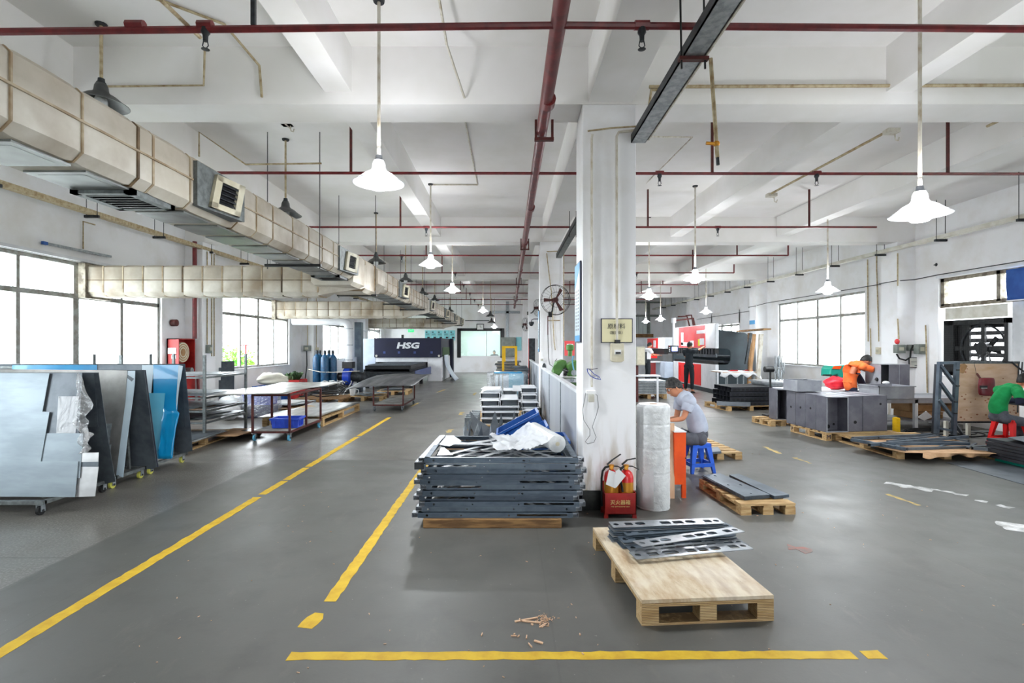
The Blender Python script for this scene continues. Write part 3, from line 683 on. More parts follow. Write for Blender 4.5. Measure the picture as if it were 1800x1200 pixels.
m = M(); m.box(1.08,1.2,8.2,11.5,3.56,3.575); m.o('web', MT['galv_dull'], t); m = M(); m.box(1.08,1.086,8.2,11.5,3.56,3.66); m.o('flange', MT['dark_steel'], t)
for x in (1.08, 1.2):
    m = M(); m.tube([(x,9,3.5),(x,9,ZC)], .007, 6); m.o('hanger_rod', MT['black_metal'], t)
# cable trays along the side walls
def tray(x, z, s, label, matn, name='cable_tray'):
    t = thing(name, label, 'cable tray', (x, 10, z))
    m = M(); m.box(x-.06, x+.06, -1, YB, z-.004, z); m.box(x-.06, x-.055, -1, YB, z, z+.07); m.box(x+.055, x+.06, -1, YB, z, z+.07); m.o('tray', MT[matn], t)
    y = 3.6
    while y < 29:
        for q in (-.09, .09):
            m = M(); m.tube([(x+q, y, z-.04), (x+q, y, ZC)], .006, 5); m.o('hanger_rod', MT['dark_steel'], t)
        m = M(); m.box(x-.12, x+.12, y-.02, y+.02, z-.05, z-.006); m.o('hanger_bar', MT['dark_steel'], t)
        y += 1.65
    return t
tray(-6.95, 3.78, 1, 'rust stained cable tray hung along the left wall', 'rust_red' if 0 else 'conduit_old')
tray(8.62, 3.72, -1, 'pale galvanised cable tray hung along the right wall', 'belt')
# ---------------- air duct -------------------
DX1, DX0, DT, DB = -2.6, -3.16, 3.155, 2.725
def rib_box(m, x0, x1, y0, y1, z0, z1, r=.05, bulge=.012):
    pass
def duct_seg(parent, y0, y1, x0=DX0, x1=DX1, zt=DT, zb=DB, seam=True, c=.05):
    """one puffy canvas covered section along +Y with chamfered corners"""
    def prof(k):
        b = .014*k
        return [(x0-b, zb+c), (x0+c, zb-b), (x1-c, zb-b), (x1+b, zb+c), (x1+b, (zb+zt)/2), (x1+b, zt-c*.5), (x1-c*.5, zt+b), (x0+c*.5, zt+b), (x0-b, zt-c*.5)]
    ks = [(0, 0), (.12, .8), (.5, 1), (.88, .8), (1, 0)]; vs = []
    for t, k in ks: vs += [(x, y0+(y1-y0)*t, z) for x, z in prof(k)]
    n = 9; fs = [(i*n+j, (i+1)*n+j, (i+1)*n+(j+1)%n, i*n+(j+1)%n) for i in range(4) for j in range(n)] + [tuple(range(n)), tuple(range(5*n-1, 4*n-1, -1))]
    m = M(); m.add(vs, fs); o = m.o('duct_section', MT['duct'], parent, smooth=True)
    m = M(); e = .008; pr = [(x0-e, zb+c), (x0+c, zb-e), (x1-c, zb-e), (x1+e, zb+c), (x1+e, zt-c*.5), (x1-c*.5, zt+e), (x0+c*.5, zt+e), (x0-e, zt-c*.5)]
    return o
def ring(parent, y, x0=DX0, x1=DX1, zt=DT, zb=DB, w=.012, matn='duct_seam', c=.05):
    e = .012; pr = [(x0-e, zb+c), (x0+c, zb-e), (x1-c, zb-e), (x1+e, zb+c), (x1+e, zt-c*.5), (x1-c*.5, zt+e), (x0+c*.5, zt+e), (x0-e, zt-c*.5)]; n = 8
    m = M(); vs = [(x, yy, z) for yy in (y-w/2, y+w/2) for x, z in pr]; m.add(vs, [(j, n+j, n+(j+1)%n, (j+1)%n) for j in range(n)] + [tuple(range(n)), tuple(range(2*n-1, n-1, -1))]); return m.o('seam', MT[matn], parent)
duct = thing('air_duct', 'long canvas covered air duct running to the back wall', 'duct', ((DX0+DX1)/2, 1.2, DB))
ysd = [1.2, 1.7, 2.2, 2.67, 3.12, 3.59, 3.74, 4.18, 4.9, 5.28, 5.65, 6.17, 6.67, 7.15, 7.61, 8.1, 8.6]
y = 8.6
DS = []
for a, b in zip(ysd[:-1], ysd[1:]): DS.append((a, b))
while y < 29.2:
    if not (8.59 < y < 10.5): DS.append((y, y+.49))
    y += .49 if not (8.59 < y < 10.5) else .49
for i, (a, b) in enumerate(DS):
    xo = 0 if a < 10 else .0
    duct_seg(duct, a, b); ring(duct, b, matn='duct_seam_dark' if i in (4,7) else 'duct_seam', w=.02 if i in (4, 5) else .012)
# long seam along the aisle side
m = M(); m.bar((DX1+.016,1.2,(DT+DB)/2+.02),(DX1+.016,4.2,(DT+DB)/2+.02),.012,.014); m.bar((DX1+.016,4.9,(DT+DB)/2+.02),(DX1+.016,8.6,(DT+DB)/2+.02),.012,.014); m.bar((DX1+.016,10.6,(DT+DB)/2+.02),(DX1+.016,29.6,(DT+DB)/2+.02),.012,.014); m.o('long_seam', MT['duct_seam'], duct)
# embossed underside panels
yy = 1.25
while yy < 29:
    if not 8.5 < yy < 10.6:
        m = M(); a, b = yy+.04, yy+.42; x0, x1 = DX0+.08, DX1-.08
        m.box(x0, x1, a, b, DB-.026, DB-.013); xc, yc = (x0+x1)/2, (a+b)/2
        m.slab([(x0+.05,a+.05,DB-.027),(x0+.05,b-.05,DB-.027),(x1-.05,b-.05,DB-.027),(x1-.05,a+.05,DB-.027)][::-1], -.006, (0,0,1))
        m.o('under_panel', MT['duct_under'], duct)
    yy += .49
# junction box where the first branch joins, bulging
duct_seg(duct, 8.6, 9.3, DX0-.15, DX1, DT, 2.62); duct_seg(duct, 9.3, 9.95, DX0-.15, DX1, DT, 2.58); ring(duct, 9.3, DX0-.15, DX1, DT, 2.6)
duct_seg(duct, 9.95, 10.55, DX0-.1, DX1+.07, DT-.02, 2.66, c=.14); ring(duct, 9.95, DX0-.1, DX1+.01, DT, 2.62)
# louvred outlets on the aisle side
def outlet(y0, y1, label):
    t = thing('air_outlet', label, 'air vent', (DX1, y0, DB+.05))
    z0, z1 = DB+.03, DT-.03; dx = .13
    # wedge housing whose louvred face looks back along the aisle
    A = [(DX1, y0, z0), (DX1, y0, z1), (DX1, y1, z1), (DX1, y1, z0)]
    f0, f1 = (DX1+.05, y0+.06), (DX1+dx, y1-.06)
    m = M(); m.add([(DX1,y0,z0),(DX1,y1,z0),(f1[0],y1,z0),(DX1+.04,y0,z0),(DX1,y0,z1),(DX1,y1,z1),(f1[0],y1,z1-.05),(DX1+.04,y0,z1)], [(0,3,2,1),(4,5,6,7),(0,4,7,3),(1,2,6,5),(3,7,6,2)])
    m.o('housing', MT['green_grey'] if 0 else MT['galv_dull'], t)
    # local frame for the face
    o_ = V(DX1+.04, y0, 0); d = (V(f1[0], y1, 0)-o_); L = d.length; d.normalize(); nrm = V(d.y, -d.x, 0)
    def P(u, z, h): p = o_+d*((u-.16*(z1-z)/(z1-z0))*L)+nrm*h; return V(p.x, p.y, z)
    zz0, zz1 = z0+.02, z1-.05; m = M(); u0, u1 = .36, .98; th = .03
    for (ua, ub, za, zb) in ((u0,u1,zz0,zz0+.05),(u0,u1,zz1-.05,zz1),(u0,u0+.13,zz0,zz1),(u1-.13,u1,zz0,zz1)):
        m.add([P(ua,za,0),P(ub,za,0),P(ub,zb,0),P(ua,zb,0),P(ua,za,th),P(ub,za,th),P(ub,zb,th),P(ua,zb,th)], [(4,5,6,7),(0,1,5,4),(2,3,7,6),(0,4,7,3),(1,2,6,5)])
    fr_ = m.o('outlet_frame', MT['ivory'], t)
    m = M(); m.add([P(u0+.13,zz0+.05,.002),P(u1-.13,zz0+.05,.002),P(u1-.13,zz1-.05,.002),P(u0+.13,zz1-.05,.002)], [(0,1,2,3)]); m.o('outlet_void', MT['black_metal'], fr_)
    n = 5
    for i in range(n):
        zc_ = zz0+.075+(zz1-zz0-.13)*i/(n-1); m = M(); m.add([P(u0+.13,zc_-.012,.028),P(u1-.13,zc_-.012,.028),P(u1-.13,zc_+.014,.006),P(u0+.13,zc_+.014,.006),P(u0+.13,zc_-.018,.026),P(u1-.13,zc_-.018,.026),P(u1-.13,zc_+.008,.004),P(u0+.13,zc_+.008,.004)], [(0,1,2,3),(4,7,6,5),(0,4,5,1),(2,6,7,3)]); m.o('louvre', MT['dark_steel'], fr_)
    return t
vl = ['nearest the camera','second from the camera','third from the camera, past the duct bulge','fourth from the camera','fifth from the camera','sixth from the camera','farthest of the row']
for (a, b), l_ in zip(((4.22,4.80),(7.8,8.45),(12.1,12.8),(16.6,17.3),(20.8,21.5),(24.5,25.2),(27.8,28.5)), vl): outlet(a, b, 'louvred air outlet on the duct side, '+l_)
# grille under the duct near the camera and at the joint
for (yy, l_) in ((3.62,'nearest the camera'), (8.05,'near the first branch joint')):
    t = thing('ceiling_grille', 'dark grille in a pale frame under the duct, '+l_, 'air vent', (-2.9, yy, DB-.05)); z = DB-.05
    m = M()
    for a in ((-3.1,-2.66,yy,yy+.05),(-3.1,-2.66,yy+.42,yy+.47),(-3.1,-3.04,yy,yy+.47),(-2.72,-2.66,yy,yy+.47)): m.box(a[0],a[1],a[2],a[3],z,z+.04)
    fr_ = m.o('outlet_frame', MT['galv_dull'], t); m = M(); m.box(-3.04,-2.72,yy+.05,yy+.42,z+.025,z+.035); m.o('outlet_void', MT['black_metal'], fr_)
    for i in range(6):
        m = M(); m.box(-3.04,-2.72,yy+.07+i*.06,yy+.085+i*.06,z+.002,z+.02); m.o('louvre', MT['black_metal'], fr_)
# trapeze hangers for the duct
for k, yy in enumerate((6.96, 9.9, 13.5, 15.6, 18.2, 20.6, 22.8, 25.4, 28.3)):
    t = thing('duct_hanger', 'dark hanger bar with two threaded rods under the duct, '+['nearest, before the bulge','just after the bulge','third','fourth','fifth','sixth','seventh','eighth','farthest'][k]+(' from the camera' if 1 < k < 8 else ''), 'hanger', (-2.9, yy, DB-.05))
    zb = DB-.055 if k != 1 else 2.55
    m = M(); m.box(-3.3,-2.54,yy-.025,yy+.025,zb,zb+.035); m.o('hanger_bar', MT['black_metal'], t)
    for x in (-3.27, -2.56):
        m = M(); m.tube([(x,yy,zb-.03),(x,yy,ZC if not any(abs(yy-r-.2) < .25 for r in ROWS) else 3.94)], .006, 5); m.o('hanger_rod', MT['dark_steel'], t)
# branch ducts from the windows
def branch(Y, lb, zb=2.46, zt=2.96, xr=DX0-.1):
    t = thing('branch_duct', lb, 'duct', (XL+2, Y, zb)); dpt = .46
    x = XL+.02; i = 0; n = 0
    while x < xr-.05:
        x2 = min(x+.34, xr); m = M()
        pr = lambda b: [(Y-b, zb+.06), (Y+.06, zb-b), (Y+dpt-.06, zb-b), (Y+dpt+b, zb+.06), (Y+dpt+b, zt-.02), (Y+dpt-.02, zt+b), (Y+.02, zt+b), (Y-b, zt-.02), (Y-b, (zb+zt)/2)]
        vs = []
        for tt, k in ((0,0),(.15,.8),(.5,1),(.85,.8),(1,0)): vs += [(x+(x2-x)*tt, yy, zz) for yy, zz in pr(.016*k)]
        q = 9; m.add(vs, [(a*q+j, a*q+(j+1)%q, (a+1)*q+(j+1)%q, (a+1)*q+j) for a in range(4) for j in range(q)] + [tuple(range(q-1,-1,-1)), tuple(range(4*q, 5*q))])
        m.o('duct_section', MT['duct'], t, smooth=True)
        m = M(); e = .01; m.box(x2-.012, x2+.012, Y-e, Y+dpt+e, zb+.05, zt+.005); m.box(x2-.012, x2+.012, Y+.05, Y+dpt-.05, zb-.012, zb+.05); m.o('seam', MT['duct_seam_dark' if i % 5 == 4 else 'duct_seam'], t)
        x = x2; i += 1
    m = M(); m.bar((XL+.02,Y-.016,(zb+zt)/2+.01),(xr,Y-.016,(zb+zt)/2+.01),.014,.012); m.o('long_seam', MT['duct_seam_dark'], t)
    # elbow turning into the main duct
    N = 7; vs = []; 
    for j in range(N+1):
        a = R(90*j/N); r0, r1 = .25, .25+dpt; cx, cy = xr, Y+dpt+.25
        zb_ = zb+(DB-.04-zb)*(j/N); zt_ = zt+(DT-.08-zt)*(j/N)
        for r_, z_ in ((r1, zb_), (r1, zt_), (r0, zt_), (r0, zb_)): vs.append((cx+r_*math.sin(a), cy-r_*math.cos(a), z_))
    m = M(); m.add(vs, [(a*4+j, a*4+(j+1)%4, (a+1)*4+(j+1)%4, (a+1)*4+j) for a in range(N) for j in range(4)] + [(0,1,2,3), (N*4+3,N*4+2,N*4+1,N*4)])
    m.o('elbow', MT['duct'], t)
    m = M(); m.box(XL-.02, XL+.1, Y-.06, Y+dpt+.06, zb-.05, zt+.05); lab(m.o('flange', MT['alu_dirty'], t), 'rusty wall flange')
    return t
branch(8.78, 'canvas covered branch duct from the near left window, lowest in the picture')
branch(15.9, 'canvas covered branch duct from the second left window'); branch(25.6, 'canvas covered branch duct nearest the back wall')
# ================= GENERIC BUILDERS =================
E0 = V(0, 0, EYE)
def onplane(px, py, P0, n):
    d = V((px-CX)/FPX, 1, -(py-CY)/FPX); return E0 + d*((V(*P0)-E0).dot(n)/d.dot(n))
def leaf(name, pts, Yb, zb, Yt, zt, material, label, cat='metal sheet', th=.004, off=0, parent=None, group=None, smooth=False):
    """a sheet leaning in the plane through (Yb,zb) and (Yt,zt); off moves it outward"""
    dy, dz = Yt-Yb, zt-zb; n = V(0, -dz, dy).normalized();
    if n.y > 0: n = -n
    P0 = V(0, Yb, zb) + n*off
    vs = [onplane(x, y, P0, n) for x, y in pts]
    for v in vs: v.x = max(v.x, -7.12)
    c = V(0,0,0)
    for i in range(len(vs)): c += vs[i].cross(vs[(i+1) % len(vs)])
    if c.dot(n) < 0: vs = vs[::-1]
    m = M(); m.slab(vs, th, n); o = m.o(name, material, parent)
    if parent is None: tag(o, label, cat, group)
    elif label: lab(o, label)
    return o
def pallet(label, w, d, h=.14, style='planks', material='wood_pallet', loc=(0,0,0), rz=0, group=None, letters=None):
    t = thing('pallet', label, 'pallet', group=group); mt = MT[material]; hb = h
    if style == 'ply':
        m = M(); m.box(-w/2, w/2, -d/2, d/2, h-.02, h); m.o('deck_board', MT['wood_ply_top'], t)
        m = M(); m.box(-w/2, w/2, -d/2, d/2, h-.042, h-.021); m.o('deck_board', MT['ply_edge'], t); ht = h-.043; mt = MT['ply_edge']
    else:
        n = max(3, int(d/.16)); ht = h-.038; bw = d/n*.72
        for i in range(n):
            y = -d/2+bw/2+(d-bw)*i/(n-1); m = M(); m.box(-w/2, w/2, y-bw/2, y+bw/2, h-.018, h); m.o('plank', mt, t)
        for x in (-w/2+.05, 0, w/2-.05):
            m = M(); m.box(x-.045, x+.045, -d/2, d/2, h-.037, h-.019); m.o('stringer', mt, t)
    for j, y in enumerate((-d/2+.05, 0, d/2-.05)):
        for x in (-w/2+.05, 0, w/2-.05):
            m = M(); m.box(x-.05, x+.05, y-.05, y+.05, .016, ht); m.o('block', mt, t)
    for x in (-w/2+.05, 0, w/2-.05) if style != 'ply' else ():
        m = M(); m.box(x-.05, x+.05, -d/2, d/2, 0, .015); m.o('runner', mt, t)
    if style == 'ply':
        for y in (-d/2+.05, 0, d/2-.05):
            m = M(); m.box(-w/2, w/2, y-.05, y+.05, 0, .015); m.o('runner', mt, t)
    put(t, loc, rz); WM[t] = Matrix.Translation(Vector(loc)) @ Matrix.Rotation(rz, 4, 'Z'); return t
def caster(parent, x, y, wheel, r=.05, z0=0):
    m = M(); m.tube([(x-.014,y,r+z0),(x+.014,y,r+z0)], r, 14); w = m.o('caster_wheel', MT[wheel], parent, smooth=True)
    m = M(); m.box(x-.026,x-.02,y-.02,y+.025,r+z0-.01,2*r+.02+z0); m.box(x+.02,x+.026,y-.02,y+.025,r+z0-.01,2*r+.02+z0); m.box(x-.035,x+.035,y-.035,y+.035,2*r+.018+z0,2*r+.026+z0); m.o('caster_fork', MT['galv'], w)
    m = M(); m.tube([(x-.03,y,r+z0),(x+.03,y,r+z0)], r*.3, 8); m.o('hub', MT['dark_steel'], w)
def box_open(m, x0, x1, y0, y1, z0, z1, t=.004, openf='-y'):
    """thin walled box with one open face"""
    if openf != '-y': m.box(x0, x1, y0, y0+t, z0, z1)
    if openf != '+y': m.box(x0, x1, y1-t, y1, z0, z1)
    if openf != '-x': m.box(x0, x0+t, y0, y1, z0, z1)
    if openf != '+x': m.box(x1-t, x1, y0, y1, z0, z1)
    if openf != '-z': m.box(x0, x1, y0, y1, z0, z0+t)
    if openf != '+z': m.box(x0, x1, y0, y1, z1-t, z1)
    return m
def crate(label, w, d, h, matn, loc, rz=0, rx=0, ry=0, group=None, cat='crate'):
    t = thing('crate', label, cat, group=group); m = M(); th = .012
    # flared walls
    f = .02; b = [(-w/2+f,-d/2+f),(w/2-f,-d/2+f),(w/2-f,d/2-f),(-w/2+f,d/2-f)]; T = [(-w/2,-d/2),(w/2,-d/2),(w/2,d/2),(-w/2,d/2)]
    for i in range(4):
        j = (i+1) % 4; vs = [(*b[i],0),(*b[j],0),(*T[j],h),(*T[i],h)]; c = V(0,0,h/2)
        inn = [V(*v)+(c-V(*v)).normalized()*0 for v in vs]; k = (w/2-th)/(w/2); k2 = (d/2-th)/(d/2)
        inn = [V(v[0]*k, v[1]*k2, v[2]) for v in vs]; m.add(list(map(lambda v: V(*v), vs))+inn, [(0,1,2,3),(7,6,5,4),(3,2,6,7),(0,4,5,1)])
    m.box(-w/2+f, w/2-f, -d/2+f, d/2-f, 0, .008); m.o('tub', MT[matn], t)
    m = M(); r = .018
    for a in ((-w/2-r,w/2+r,-d/2-r,-d/2),(-w/2-r,w/2+r,d/2,d/2+r),(-w/2-r,-w/2,-d/2,d/2),(w/2,w/2+r,-d/2,d/2)): m.box(*a, h-.03, h)
    m.o('rim', MT[matn], t); m = M(); n = max(3, int(w/.07))
    for i in range(1, n):
        x = -w/2+w*i/n
        for s in (-1, 1): m.box(x-.004, x+.004, min(s*(d/2-.01), s*(d/2+.008)), max(s*(d/2-.01), s*(d/2+.008)), .03, h-.03)
    for i in range(1, max(3, int(d/.07))):
        y = -d/2+d*i/max(3, int(d/.07))
        for s in (-1, 1): m.box(min(s*(w/2-.01), s*(w/2+.008)), max(s*(w/2-.01), s*(w/2+.008)), y-.004, y+.004, .03, h-.03)
    m.o('ribs', MT[matn], t); put(t, loc, rz, rx, ry); return t
def ragged_sheet(cx, cy, z, w, d, rz, material, label, group, seed, th=.003, name='scrap_sheet'):
    random.seed(seed); P = []
    cs = [(-w/2,-d/2),(w/2,-d/2),(w/2,d/2),(-w/2,d/2)]
    k = random.randrange(4); fx, fy = random.uniform(.2,.45), random.uniform(.2,.5)
    for i, (x, y) in enumerate(cs):
        if i == k and random.random() < .8:
            nx, ny = x*(1-2*fx), y*(1-2*fy)
            P += [(x, ny), (nx, ny), (nx, y)] if i in (0, 2) else [(nx, y), (nx, ny), (x, ny)]
            if i in (0,): pass
        else: P.append((x, y))
    if k in (0, 2): 
        i = [q for q, p in enumerate(P)][0]
    m = M(); c, s = math.cos(rz), math.sin(rz)
    m.slab([(cx+x*c-y*s, cy+x*s+y*c, z+th) for x, y in P], th, (0,0,1)); return tag(m.o(name, material), label, 'metal sheet', group)
# ================= LEFT: SHEET RACKS ON WHEELS =================
def rack(label, Y0, Y1, xr, wheel, top, posts=False):
    t = thing('sheet_trolley', label, 'trolley', ((xr-6.9)/2, (Y0+Y1)/2, 0)); xl = -6.9
    z = .105; m = M()
    for y in (Y0, Y1): m.box(xl, xr, y-.02, y+.02, z, z+.035)
    m.o('side_rail', MT['galv_dull'], t)
    for x in (xl+.02, (xl+xr)/2, xr-.02):
        m = M(); m.box(x-.02, x+.02, Y0, Y1, z, z+.035); m.o('cross_rail', MT['galv_dull'], t)
    yc = (Y0+Y1)/2
    for x in (xl+.1, (xl+xr)/2, xr-.12):
        m = M(); m.bar((x,Y0+.12,z+.03),(x,yc-.02,top),.03); m.bar((x,Y1-.12,z+.03),(x,yc+.02,top),.03); m.o('a_frame', MT['galv_dull'], t)
    m = M(); m.box(xl+.1, xr-.1, yc-.015, yc+.015, top-.02, top+.01); m.o('ridge_bar', MT['galv_dull'], t)
    for x in (xl+.1, xr-.06):
        for y in (Y0+.02, Y1-.02): caster(t, x, y, wheel, .042)
    if posts:
        for px in (166, 265):
            p = W(px, 622, yc); m = M(); m.tube([(p.x,yc,top-.2),(p.x,yc,p.z)], .018, 8); m.o('post', MT['galv_dull'], t, smooth=True)
    return t
rack('wheeled A-frame sheet rack nearest the camera, black wheels', 4.82, 5.6, -4.36, 'black_rubber', 1.29)
rack('wheeled A-frame sheet rack in the middle of the three', 5.72, 6.2, -4.38, 'wheel_yellow', 1.29)
rack('wheeled A-frame sheet rack holding the blue film sheets', 6.36, 7.02, -4.4, 'wheel_yellow', 1.32, True)
def z4(*p): return [(x/4, 600+y/4) for x, y in p]
A1 = (4.93,.145,5.17,1.325); B1 = (5.53,.145,5.27,1.325)
leaf('steel_sheet', z4((-900,222),(347,222),(298,492),(348,495),(285,842),(550,843),(527,1093),(-900,1085)), *A1, MT['steel_sheet'], 'large pale steel sheet with a notched edge, frontmost on the near rack', off=.03)
leaf('steel_sheet', z4((200,645),(585,645),(560,960),(200,960)), *A1, MT['steel_sheet'], 'pale steel sheet with a square top corner behind the notched one', off=.022)
leaf('steel_sheet', z4((-900,221),(577,221),(545,800),(-900,800)), *A1, MT['steel_grey'], 'grey steel sheet with a crinkled film patch behind the frontmost sheets', off=.012)
fp = leaf('film_patch', z4((410,385),(555,385),(530,645),(395,645)), *A1, MT['film_cloudy'], 'crinkled clear film patch on the grey sheet of the near rack', 'film', off=.0165, th=.001)
leaf('steel_offcut', z4((580,782),(693,780),(690,845),(560,848)), *A1, MT['steel_bright'], 'small bright steel offcut at the right end of the near rack', off=.018)
leaf('steel_offcut', z4((555,846),(693,844),(689,880),(550,880)), *A1, MT['steel_dark'], 'narrow dark steel strip under the small bright offcut', off=.014)
leaf('steel_offcut', z4((560,880),(692,880),(668,1088),(530,1092)), *A1, MT['steel_bright'], 'shiny steel offcut standing at the foot of the near rack', off=.012)
# loose clear wrap hanging at the rack end
m = M(); P0 = V(0, 5.13, 1.2); n_ = V(0, -1, .2).normalized()
def wrapf(u, v):
    L_ = [(577,222),(560,430),(548,560),(600,640),(575,785)]; R_ = [(592,232),(666,460),(636,600),(652,690),(640,772)]
    k = v*4; i = min(3, int(k)); f = k-i; a = [L_[i][q]*(1-f)+L_[i+1][q]*f for q in (0,1)]; b = [R_[i][q]*(1-f)+R_[i+1][q]*f for q in (0,1)]
    x, y = a[0]*(1-u)+b[0]*u, a[1]*(1-u)+b[1]*u; p = onplane(x/4, 600+y/4, P0, n_); s = noise.noise(V(u*3, v*7, 1))*.07; return p+V(s*.4, s-.04, 0)
m.grid(wrapf, 10, 26); tag(m.o('plastic_wrap', MT['film_wrap'], smooth='all'), 'crumpled clear plastic wrap hanging off the end of the near rack', 'plastic wrap')
leaf('steel_sheet', z4((-900,218),(692,218),(762,700),(812,985),(690,1012),(-900,1012)), *B1, MT['steel_dark'], 'dark steel sheet on the back side of the near rack', off=-.0)
leaf('steel_sheet', z4((-900,226),(660,228),(690,600),(-900,600)), *B1, MT['steel_dark'], 'darker short steel sheet against the back of the near rack', off=.006)
leaf('steel_sheet', z4((-900,240),(688,240),(778,830),(-900,830)), *B1, MT['steel_grey'], 'grey steel sheet edge just behind the dark one on the near rack', off=-.008)
A2 = (5.78,.145,5.93,1.325); B2 = (6.2,.145,5.98,1.325)
leaf('steel_sheet', z4((-1200,187),(895,203),(880,420),(815,940),(-1200,940)), *A2, MT['steel_stained'], 'mottled brownish steel sheet, front of the middle rack', off=.02)
leaf('steel_offcut', z4((735,578),(786,576),(766,722),(738,720)), *A2, MT['galv'], 'small bright offcut tucked against the mottled sheet', off=.026)
leaf('steel_offcut', z4((757,726),(780,724),(772,800),(764,790)), *A2, MT['galv'], 'tiny bright offcut low against the mottled sheet', off=.026)
leaf('torn_liner', z4((893,205),(950,205),(946,300),(934,400),(900,640),(865,955),(815,940),(850,640)), *A2, MT['pale_film'], 'pale lilac protective panel with a torn edge on the middle rack', 'panel', off=.014)
leaf('tape_scrap', z4((897,234),(942,262),(926,281),(894,256)), *A2, MT['steel_dark'], 'dark scrap of tape on the pale torn panel', 'tape', off=.0165, th=.001)
leaf('steel_sheet', z4((-1200,200),(1012,200),(1100,880),(1075,897),(-1200,880)), *B2, MT['steel_dark'], 'dark blue grey steel sheet on the back side of the middle rack')
for k in range(3): leaf('steel_sheet', z4((-1200,201),(1016+4*k,201),(1104+5*k,884),(-1200,880)), *B2, MT['machine_blue' if k == 1 else 'steel_dark'], ['thin dark sheet edge just behind the dark middle sheet','thin navy sheet edge behind the dark middle sheet','outermost thin dark sheet edge of the middle rack'][k], off=-.012*(k+1))
A3 = (6.43,.145,6.62,1.36); B3 = (7.0,.145,6.7,1.36)
leaf('steel_sheet', z4((85,166),(681,163),(681,400),(85,400)), *A3, MT['blue_film'], 'blue film covered sheet showing above the middle rack at left', off=.012)
leaf('steel_sheet', z4((200,165),(1002,163),(1002,800),(200,800)), *A3, MT['steel_grey'], 'grey bare sheet beside the blue film sheets', off=.006)
leaf('steel_sheet', z4((998,165),(1082,164),(1060,380),(1100,800),(998,800)), *A3, MT['pale_film'], 'whitish film covered sheet beside the bright blue one', off=.010)
leaf('steel_sheet', z4((1078,164),(1262,164),(1245,480),(1212,820),(1080,800)), *A3, MT['blue_film'], 'bright blue film covered sheet, largest blue area of the racks', off=.016)
leaf('steel_sheet', z4((1045,362),(1161,363),(1112,822),(1040,790)), *A3, MT['blue_film_light'], 'lighter blue film sheet standing in front of the bright blue one', off=.022)
def filmf(u, v):
    L_ = [(1156,465),(1135,640),(1118,822)]; R_ = [(1268,505),(1240,640),(1212,822)]; k = v*2; i = min(1, int(k)); f = k-i
    a = [L_[i][q]*(1-f)+L_[i+1][q]*f for q in (0,1)]; b = [R_[i][q]*(1-f)+R_[i+1][q]*f for q in (0,1)]
    x, y = a[0]*(1-u)+b[0]*u, a[1]*(1-u)+b[1]*u+12*math.sin(u*6)*(1-v); p = onplane(x/4, 600+y/4, V(0,6.4,.2), V(0,-1,.16).normalized()); return p+V(0, -.02+.02*noise.noise(V(u*4,v*4,3)), 0)
m = M(); m.grid(filmf, 10, 12); tag(m.o('blue_film', MT['blue_film'], smooth='all', solid=.002), 'loose curling blue film in front of the blue sheets', 'film')
leaf('torn_film', z4((1255,166),(1286,172),(1272,260),(1262,300),(1240,490),(1238,420)), *A3, MT['pale_film'], 'white torn film edge beside the bright blue sheet', 'film', off=.03, th=.002)
leaf('steel_sheet', z4((-1000,157),(1300,158),(1354,770),(1290,780),(-1000,780)), *B3, MT['steel_grey'], 'grey steel sheet on the back side of the blue film rack')
leaf('steel_sheet', z4((-1000,162),(1278,162),(1300,600),(1240,690),(-1000,780)), *B3, MT['steel_dark'], 'dark steel sheet inside the back of the blue film rack', off=.008)
# ---- shelf rack with offcuts
t = thing('shelf_rack', 'grey tube shelf rack stacked with steel offcuts', 'rack', (-5.7, 9.1, 0))
SZ = (.33, .52, .74, 1.08)
for x in (-5.02, -6.4):
    for y in (8.47, 9.8):
        m = M(); m.box(x-.02, x+.02, y-.02, y+.02, .0, 1.44); m.o('post', MT['galv_dull'], t)
for z in SZ:
    m = M()
    for y in (8.47, 9.8): m.box(-6.4, -5.02, y-.015, y+.015, z-.03, z)
    for x in (-5.02, -6.4): m.box(x-.015, x+.015, 8.47, 9.8, z-.03, z)
    m.o('shelf_frame', MT['galv_dull'], t)
k = 0
for z, n in zip(SZ, (9, 7, 5, 4)):
    for i in range(n):
        k += 1; random.seed(k)
        ragged_sheet(-5.72+random.uniform(-.12,.12), 9.13+random.uniform(-.1,.1), z+.002+.006*i, random.uniform(.9,1.45), random.uniform(.8,1.3), random.uniform(-.16,.16), MT[('steel_grey','galv','steel_bright','wood_dark','steel_dark')[k % 5 if z != 1.08 else 1]], ORD[i]+' from the bottom: '+{.33:'steel offcut on the lowest shelf of the tube rack', .52:'offcut on the second lowest shelf of the tube rack', .74:'offcut on the third shelf of the tube rack', 1.08:'steel offcut on the top shelf of the tube rack'}[z], {.33:'offcuts on the lowest shelf', .52:'offcuts on the second shelf', .74:'offcuts on the third shelf', 1.08:'offcuts on the top shelf'}[z], k)
pallet('low wooden pallet of offcuts at the foot of the grey tube rack', 1.4, 1.5, .13, loc=(-5.55, 8.2, 0), rz=.05)
for i in range(5): ragged_sheet(-5.45+.04*i, 8.1+.06*(i % 3), .132+.005*i, 1.35-.1*i, 1.3-.1*i, .1*(i % 3)-.08, MT[('steel_grey','galv','steel_bright','galv','steel_grey')[i]], ORD[i]+' flat offcut from the bottom on the low pallet before the tube rack', 'offcuts on the low pallet', 60+i)
for i in range(6): ragged_sheet(-4.95+.05*i, 9.4-.12*i, .02+.018*i, .8, .55, .3*i, MT[('wood_raw','cardboard','steel_grey','wood_dark','galv','cardboard')[i]], ORD[i]+' scrap board from the bottom on the floor beside the tube rack', 'scrap boards beside the tube rack', 80+i)
